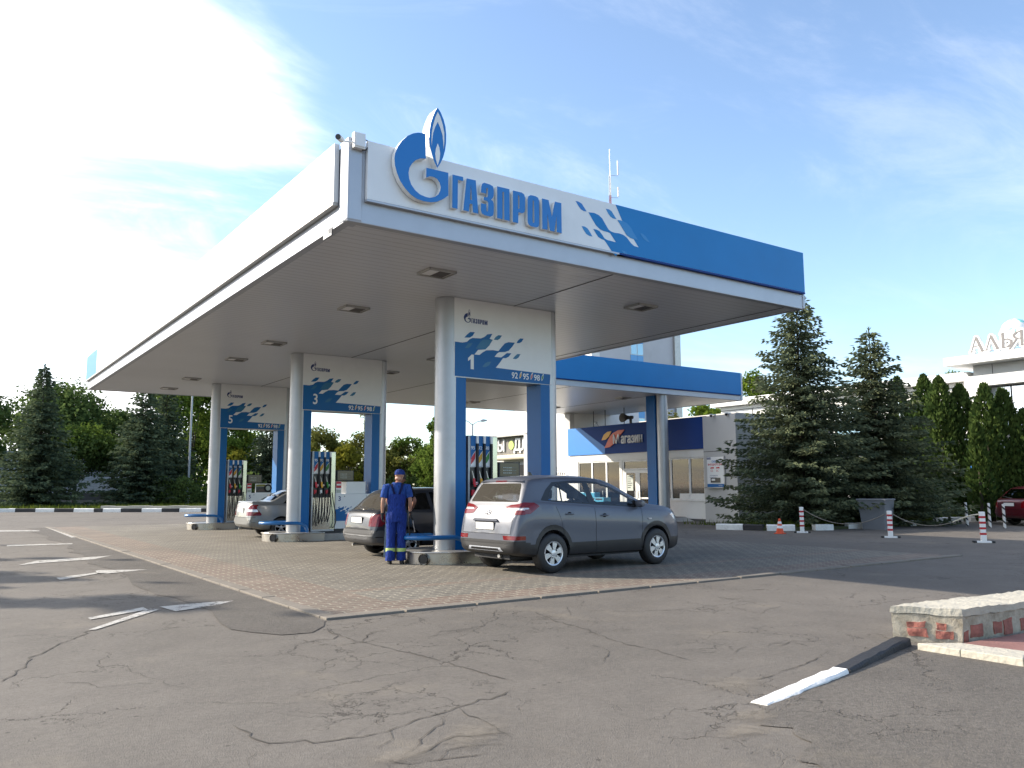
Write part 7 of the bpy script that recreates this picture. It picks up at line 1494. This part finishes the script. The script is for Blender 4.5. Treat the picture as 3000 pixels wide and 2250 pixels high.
def red_pave():
    m = mat('red_paving', (.21, .10, .085), .85, var=.25, vs=3, bump=.3, bs=30, dirt=.3); sheet('red_footpath', [(7.66, 3.92), (7.72, 3.35), (7.95, 1.0), (16, 1.0), (16, 3.2)], .05, m, thick=.06)
    b = MB(); rn = random.Random(3)
    P = [((7.30, 4.13), (7.62, 3.90)), ((7.30, 3.75), (7.64, 3.62)), ((7.31, 3.25), (7.67, 3.38)), ((7.4, 2.6), (7.76, 2.7)), ((7.55, 1.9), (7.9, 2.0))]
    for i in range(4): a, c = P[i], P[i + 1]; b.prism([tuple(Vector(a[0]).lerp(Vector(c[0]), .01)), a[1], c[1], tuple(Vector(c[0]))], 'z', -.02, .066 + rn.uniform(-.004, .004), M['concrete_old'])
    tag(b.build('kerb_edging', bevel=.008), kind='structure')
red_pave()
def bollard(x, y, h, rz, label):
    R = thing('bollard', label, 'bollard', (x, y, 0), rz, 'red and white bollards with a chain'); b = MB(); w = .062
    b.box(-w, -w, .045, w, w, h, M['white_paint']); b.build('post', R, bevel=.008)
    for k in range(4): z = .20 + k * (h - .22) / 4; b = MB(); b.box(-w - .002, -w - .002, z, w + .002, w + .002, z + .055, M['red_paint']); b.build('red_band', R)
    b = MB(); b.box(-.24, -.07, 0, .24, .07, .045, M['white_paint']); b.build('foot', R, bevel=.006)
    for s in (-1, 1): b = MB(); b.box(s * .17, -.073, -.002, s * .25, .073, .047, M['black_rubber']); b.build('foot_end', R)
B = [(22.63, 16.32, .81), (22.37, 13.22, .76), (22.25, 10.62, .79)]
for (x, y, h), t in zip(B, ('red and white bollard nearest the orange cone', 'red and white bollard in front of the grey waste bin', 'red and white bollard in front of the red hatchback, closest to us')): bollard(x, y, h, radians(-52), t)
def rope(p, q, sag, m, t, w=.012):
    p, q = Vector(p), Vector(q); b = MB(); b.tube([p.lerp(q, i / 18) - Vector((0, 0, sag * 4 * (i / 18) * (1 - i / 18))) for i in range(19)], w, m, 6); one(b.build('barrier_rope', smooth=60), t, 'rope', 'ropes between the bollards')
M['rope'] = mat('rope', (.16, .15, .13), .8); M['rope_pale'] = mat('rope_pale', (.55, .52, .42), .7)
rope((22.63, 16.32, .78), (22.37, 13.22, .73), .42, M['rope'], 'dark rope sagging between the first and second bollard'); rope((22.37, 13.22, .73), (22.30, 11.4, .50), .22, M['rope'], 'dark rope running from the second bollard to the pale hose')
b = MB(); b.tube([(22.30, 11.4, .50), (22.28, 11.15, .61), (22.26, 10.9, .69), (22.25, 10.72, .72), (22.25, 10.6, .72)], .018, M['rope_pale'], 7); one(b.build('pale_hose', smooth=60), 'pale stiff hose curving up to the bollard closest to us', 'hose')
def stripe_mat():
    m, nt, P, L = new_mat('spiral_stripe'); tc = nt.nodes.new('ShaderNodeTexCoord'); s = nt.nodes.new('ShaderNodeSeparateXYZ'); L(tc.outputs['Object'], s.inputs[0])
    a = node(nt, 'ShaderNodeMath', operation='ARCTAN2'); L(s.outputs[1], a.inputs[0]); L(s.outputs[0], a.inputs[1]); z = node(nt, 'ShaderNodeMath', operation='MULTIPLY_ADD'); L(s.outputs[2], z.inputs[0]); z.inputs[1].default_value = 2 * pi / .24; L(a.outputs[0], z.inputs[2])
    si = node(nt, 'ShaderNodeMath', operation='SINE'); L(z.outputs[0], si.inputs[0]); g = node(nt, 'ShaderNodeMath', operation='GREATER_THAN'); L(si.outputs[0], g.inputs[0]); g.inputs[1].default_value = .55
    x = node(nt, 'ShaderNodeMix', data_type='RGBA'); L(g.outputs[0], x.inputs[0]); x.inputs[6].default_value = (.62, .60, .57, 1); x.inputs[7].default_value = (.02, .02, .02, 1); L(x.outputs[2], P.inputs['Base Color']); P.inputs['Roughness'].default_value = .7; return m
M['spiral_stripe'] = stripe_mat()
for (x, y, h), t in zip([(32.21, 17.19, .92), (31.31, 16.12, .88), (30.88, 15.27, .86), (30.6, 14.35, .85), (30.32, 13.74, .83), (29.9, 12.6, .83)], ('leftmost', 'second from the left', 'third from the left', 'half hidden by the closest bollard', 'in front of the red car plate', 'rightmost')):
    b = MB(); b.lathe([(.048, 0), (.046, h - .01), (.03, h)], M['spiral_stripe'], 14); o = b.build('striped_post', smooth=50); o.location = (x, y, 0); o.rotation_euler = (radians(rn.uniform(-2, 3)), radians(rn.uniform(-3, 3)), rn.uniform(0, 3)); one(o, 'thin white post with a black spiral stripe, ' + t, 'post', 'spiral striped posts')
def cone():
    R = thing('traffic_cone', 'small orange traffic cone with white bands beside a white kerb stone', 'traffic cone', (21.7, 16.46, 0), radians(20)); b = MB(); b.lathe([(.125, .02), (.095, .14), (.062, .30), (.03, .46), (.024, .47)], M['orange'], 20); b.build('cone_body', R, smooth=50); b = MB(); b.box(-.15, -.15, 0, .15, .15, .025, M['orange']); b.build('base', R, bevel=.01)
    for z0, z1, r0, r1 in ((.17, .25, .0885, .0735), (.31, .38, .0615, .0475)): b = MB(); b.lathe([(r0 + .002, z0), (r1 + .002, z1)], M['white_paint'], 20, cap=False); b.build('white_band', R, smooth=60)
cone()
def waste_bin():
    R = thing('waste_bin', 'large grey tapered waste bin under the spruces', 'waste bin', (26.55, 16.15, 0), radians(12)); g = M['bin_grey']; b = MB(); sq = lambda a, z: [(-a, -a, z), (a, -a, z), (a, a, z), (-a, a, z)]
    b.rings([sq(.36, 0), sq(.455, .98)], g, cap=False); b.add(sq(.36, .01), [(0, 1, 2, 3)], g); b.rings([sq(.44, .98), sq(.35, .05)], g, cap=False); b.build('bin_body', R)
    b = MB()
    for q in ((-.49, -.49, .49, -.44), (-.49, .44, .49, .49), (-.49, -.439, -.44, .439), (.44, -.439, .49, .439)): b.box(q[0], q[1], .975, q[2], q[3], 1.035, g)
    b.build('rim', R, bevel=.012)
    b = MB(); b.rings([sq(.42, 1.0), sq(.2, 1.05)], M['black_rubber']); b.build('bin_bag', R)
M['bin_grey'] = mat('bin_grey', (.16, .175, .20), .55, .2, var=.08, dirt=.2); waste_bin()
def lamp(x, y, h, label, arm):
    R = thing('street_lamp', label, 'street lamp', (x, y, .05)); b = MB(); b.tube([(0, 0, 0), (0, 0, 2.2), (0, 0, 2.25), (0, 0, h)], [.16, .15, .10, .07], M['lamp_grey'], 12); b.build('pole', R, smooth=40)
    if arm:
        for s in arm: b = MB(); b.tube([(0, 0, h - .1), (s * .45, 0, h + .18), (s * .9, 0, h + .3)], .035, M['lamp_grey'], 7); b.build('arm', R, smooth=60); b = MB(); b.tube([(s * .85, 0, h + .29), (s * 1.1, 0, h + .34), (s * 1.5, 0, h + .36)], [.07, .13, .06], M['lamp_grey'], 10); b.build('lamp_head', R, smooth=60)
M['lamp_grey'] = mat('lamp_grey', (.36, .38, .40), .5, .4)
lamp(17.3, 71.6, 10.2, 'tall grey lamp post between the spruces and portal 5', (1,)); lamp(38.4, 60.9, 7.0, 'thin double headed street lamp above the pumps, seen through portal 1', (-1, 1))
lamp(53.5, 40.4, 8.6, 'small lamp on a thin pole at the bright tree behind the wing', (1,))
def sand_mat():
    m, nt, P, L = new_mat('sand'); tc = nt.nodes.new('ShaderNodeTexCoord'); out = nt.nodes['Material Output']; P.inputs['Roughness'].default_value = .95; P.inputs['Base Color'].default_value = (.235, .205, .165, 1); O = tc.outputs['Object']
    ln = node(nt, 'ShaderNodeVectorMath', operation='LENGTH'); L(O, ln.inputs[0]); f = node(nt, 'ShaderNodeMapRange'); L(ln.outputs['Value'], f.inputs[0]); f.inputs[1].default_value = .1; f.inputs[2].default_value = .95; f.inputs[3].default_value = .36; f.inputs[4].default_value = -.30
    g = nt.nodes.new('ShaderNodeNewGeometry'); n = node(nt, 'ShaderNodeTexNoise', Scale=4.2, Detail=10, Roughness=.74); L(g.outputs['Position'], n.inputs['Vector']); a = node(nt, 'ShaderNodeMath', operation='ADD'); L(n.outputs['Fac'], a.inputs[0]); L(f.outputs[0], a.inputs[1])
    r = node(nt, 'ShaderNodeMapRange', interpolation='SMOOTHSTEP'); L(a.outputs[0], r.inputs[0]); r.inputs[1].default_value = .52; r.inputs[2].default_value = 1.0; r.inputs[3].default_value = 0; r.inputs[4].default_value = .55
    t = nt.nodes.new('ShaderNodeBsdfTransparent'); x = nt.nodes.new('ShaderNodeMixShader'); L(r.outputs[0], x.inputs[0]); L(t.outputs[0], x.inputs[1]); L(P.outputs[0], x.inputs[2]); L(x.outputs[0], out.inputs[0]); return m
M['sand'] = sand_mat()
for k, (x, y, a, c, rz) in enumerate([(4.95, 4.2, .55, .35, .3), (4.4, 3.6, .55, .22, .4), (4.1, 3.42, .5, .2, .2), (2.75, 4.33, .6, .25, .5), (2.2, 4.2, .5, .2, .1)]):
    b = MB(); b.prism([(cos(2 * pi * i / 24), sin(2 * pi * i / 24)) for i in range(24)], 'z', 0, 0, M['sand'], caps=(False, True)); o = b.build('sand', recalc=False); o.location = (x, y, .0095 + k * .0004); o.scale = (a * 1.3, c * 1.5, 1); o.rotation_euler = (0, 0, rz); tag(o, kind='stuff')
    o['label'] = 'pale sand drifted on the worn asphalt in the foreground'; o['group'] = 'sand patches on the asphalt'
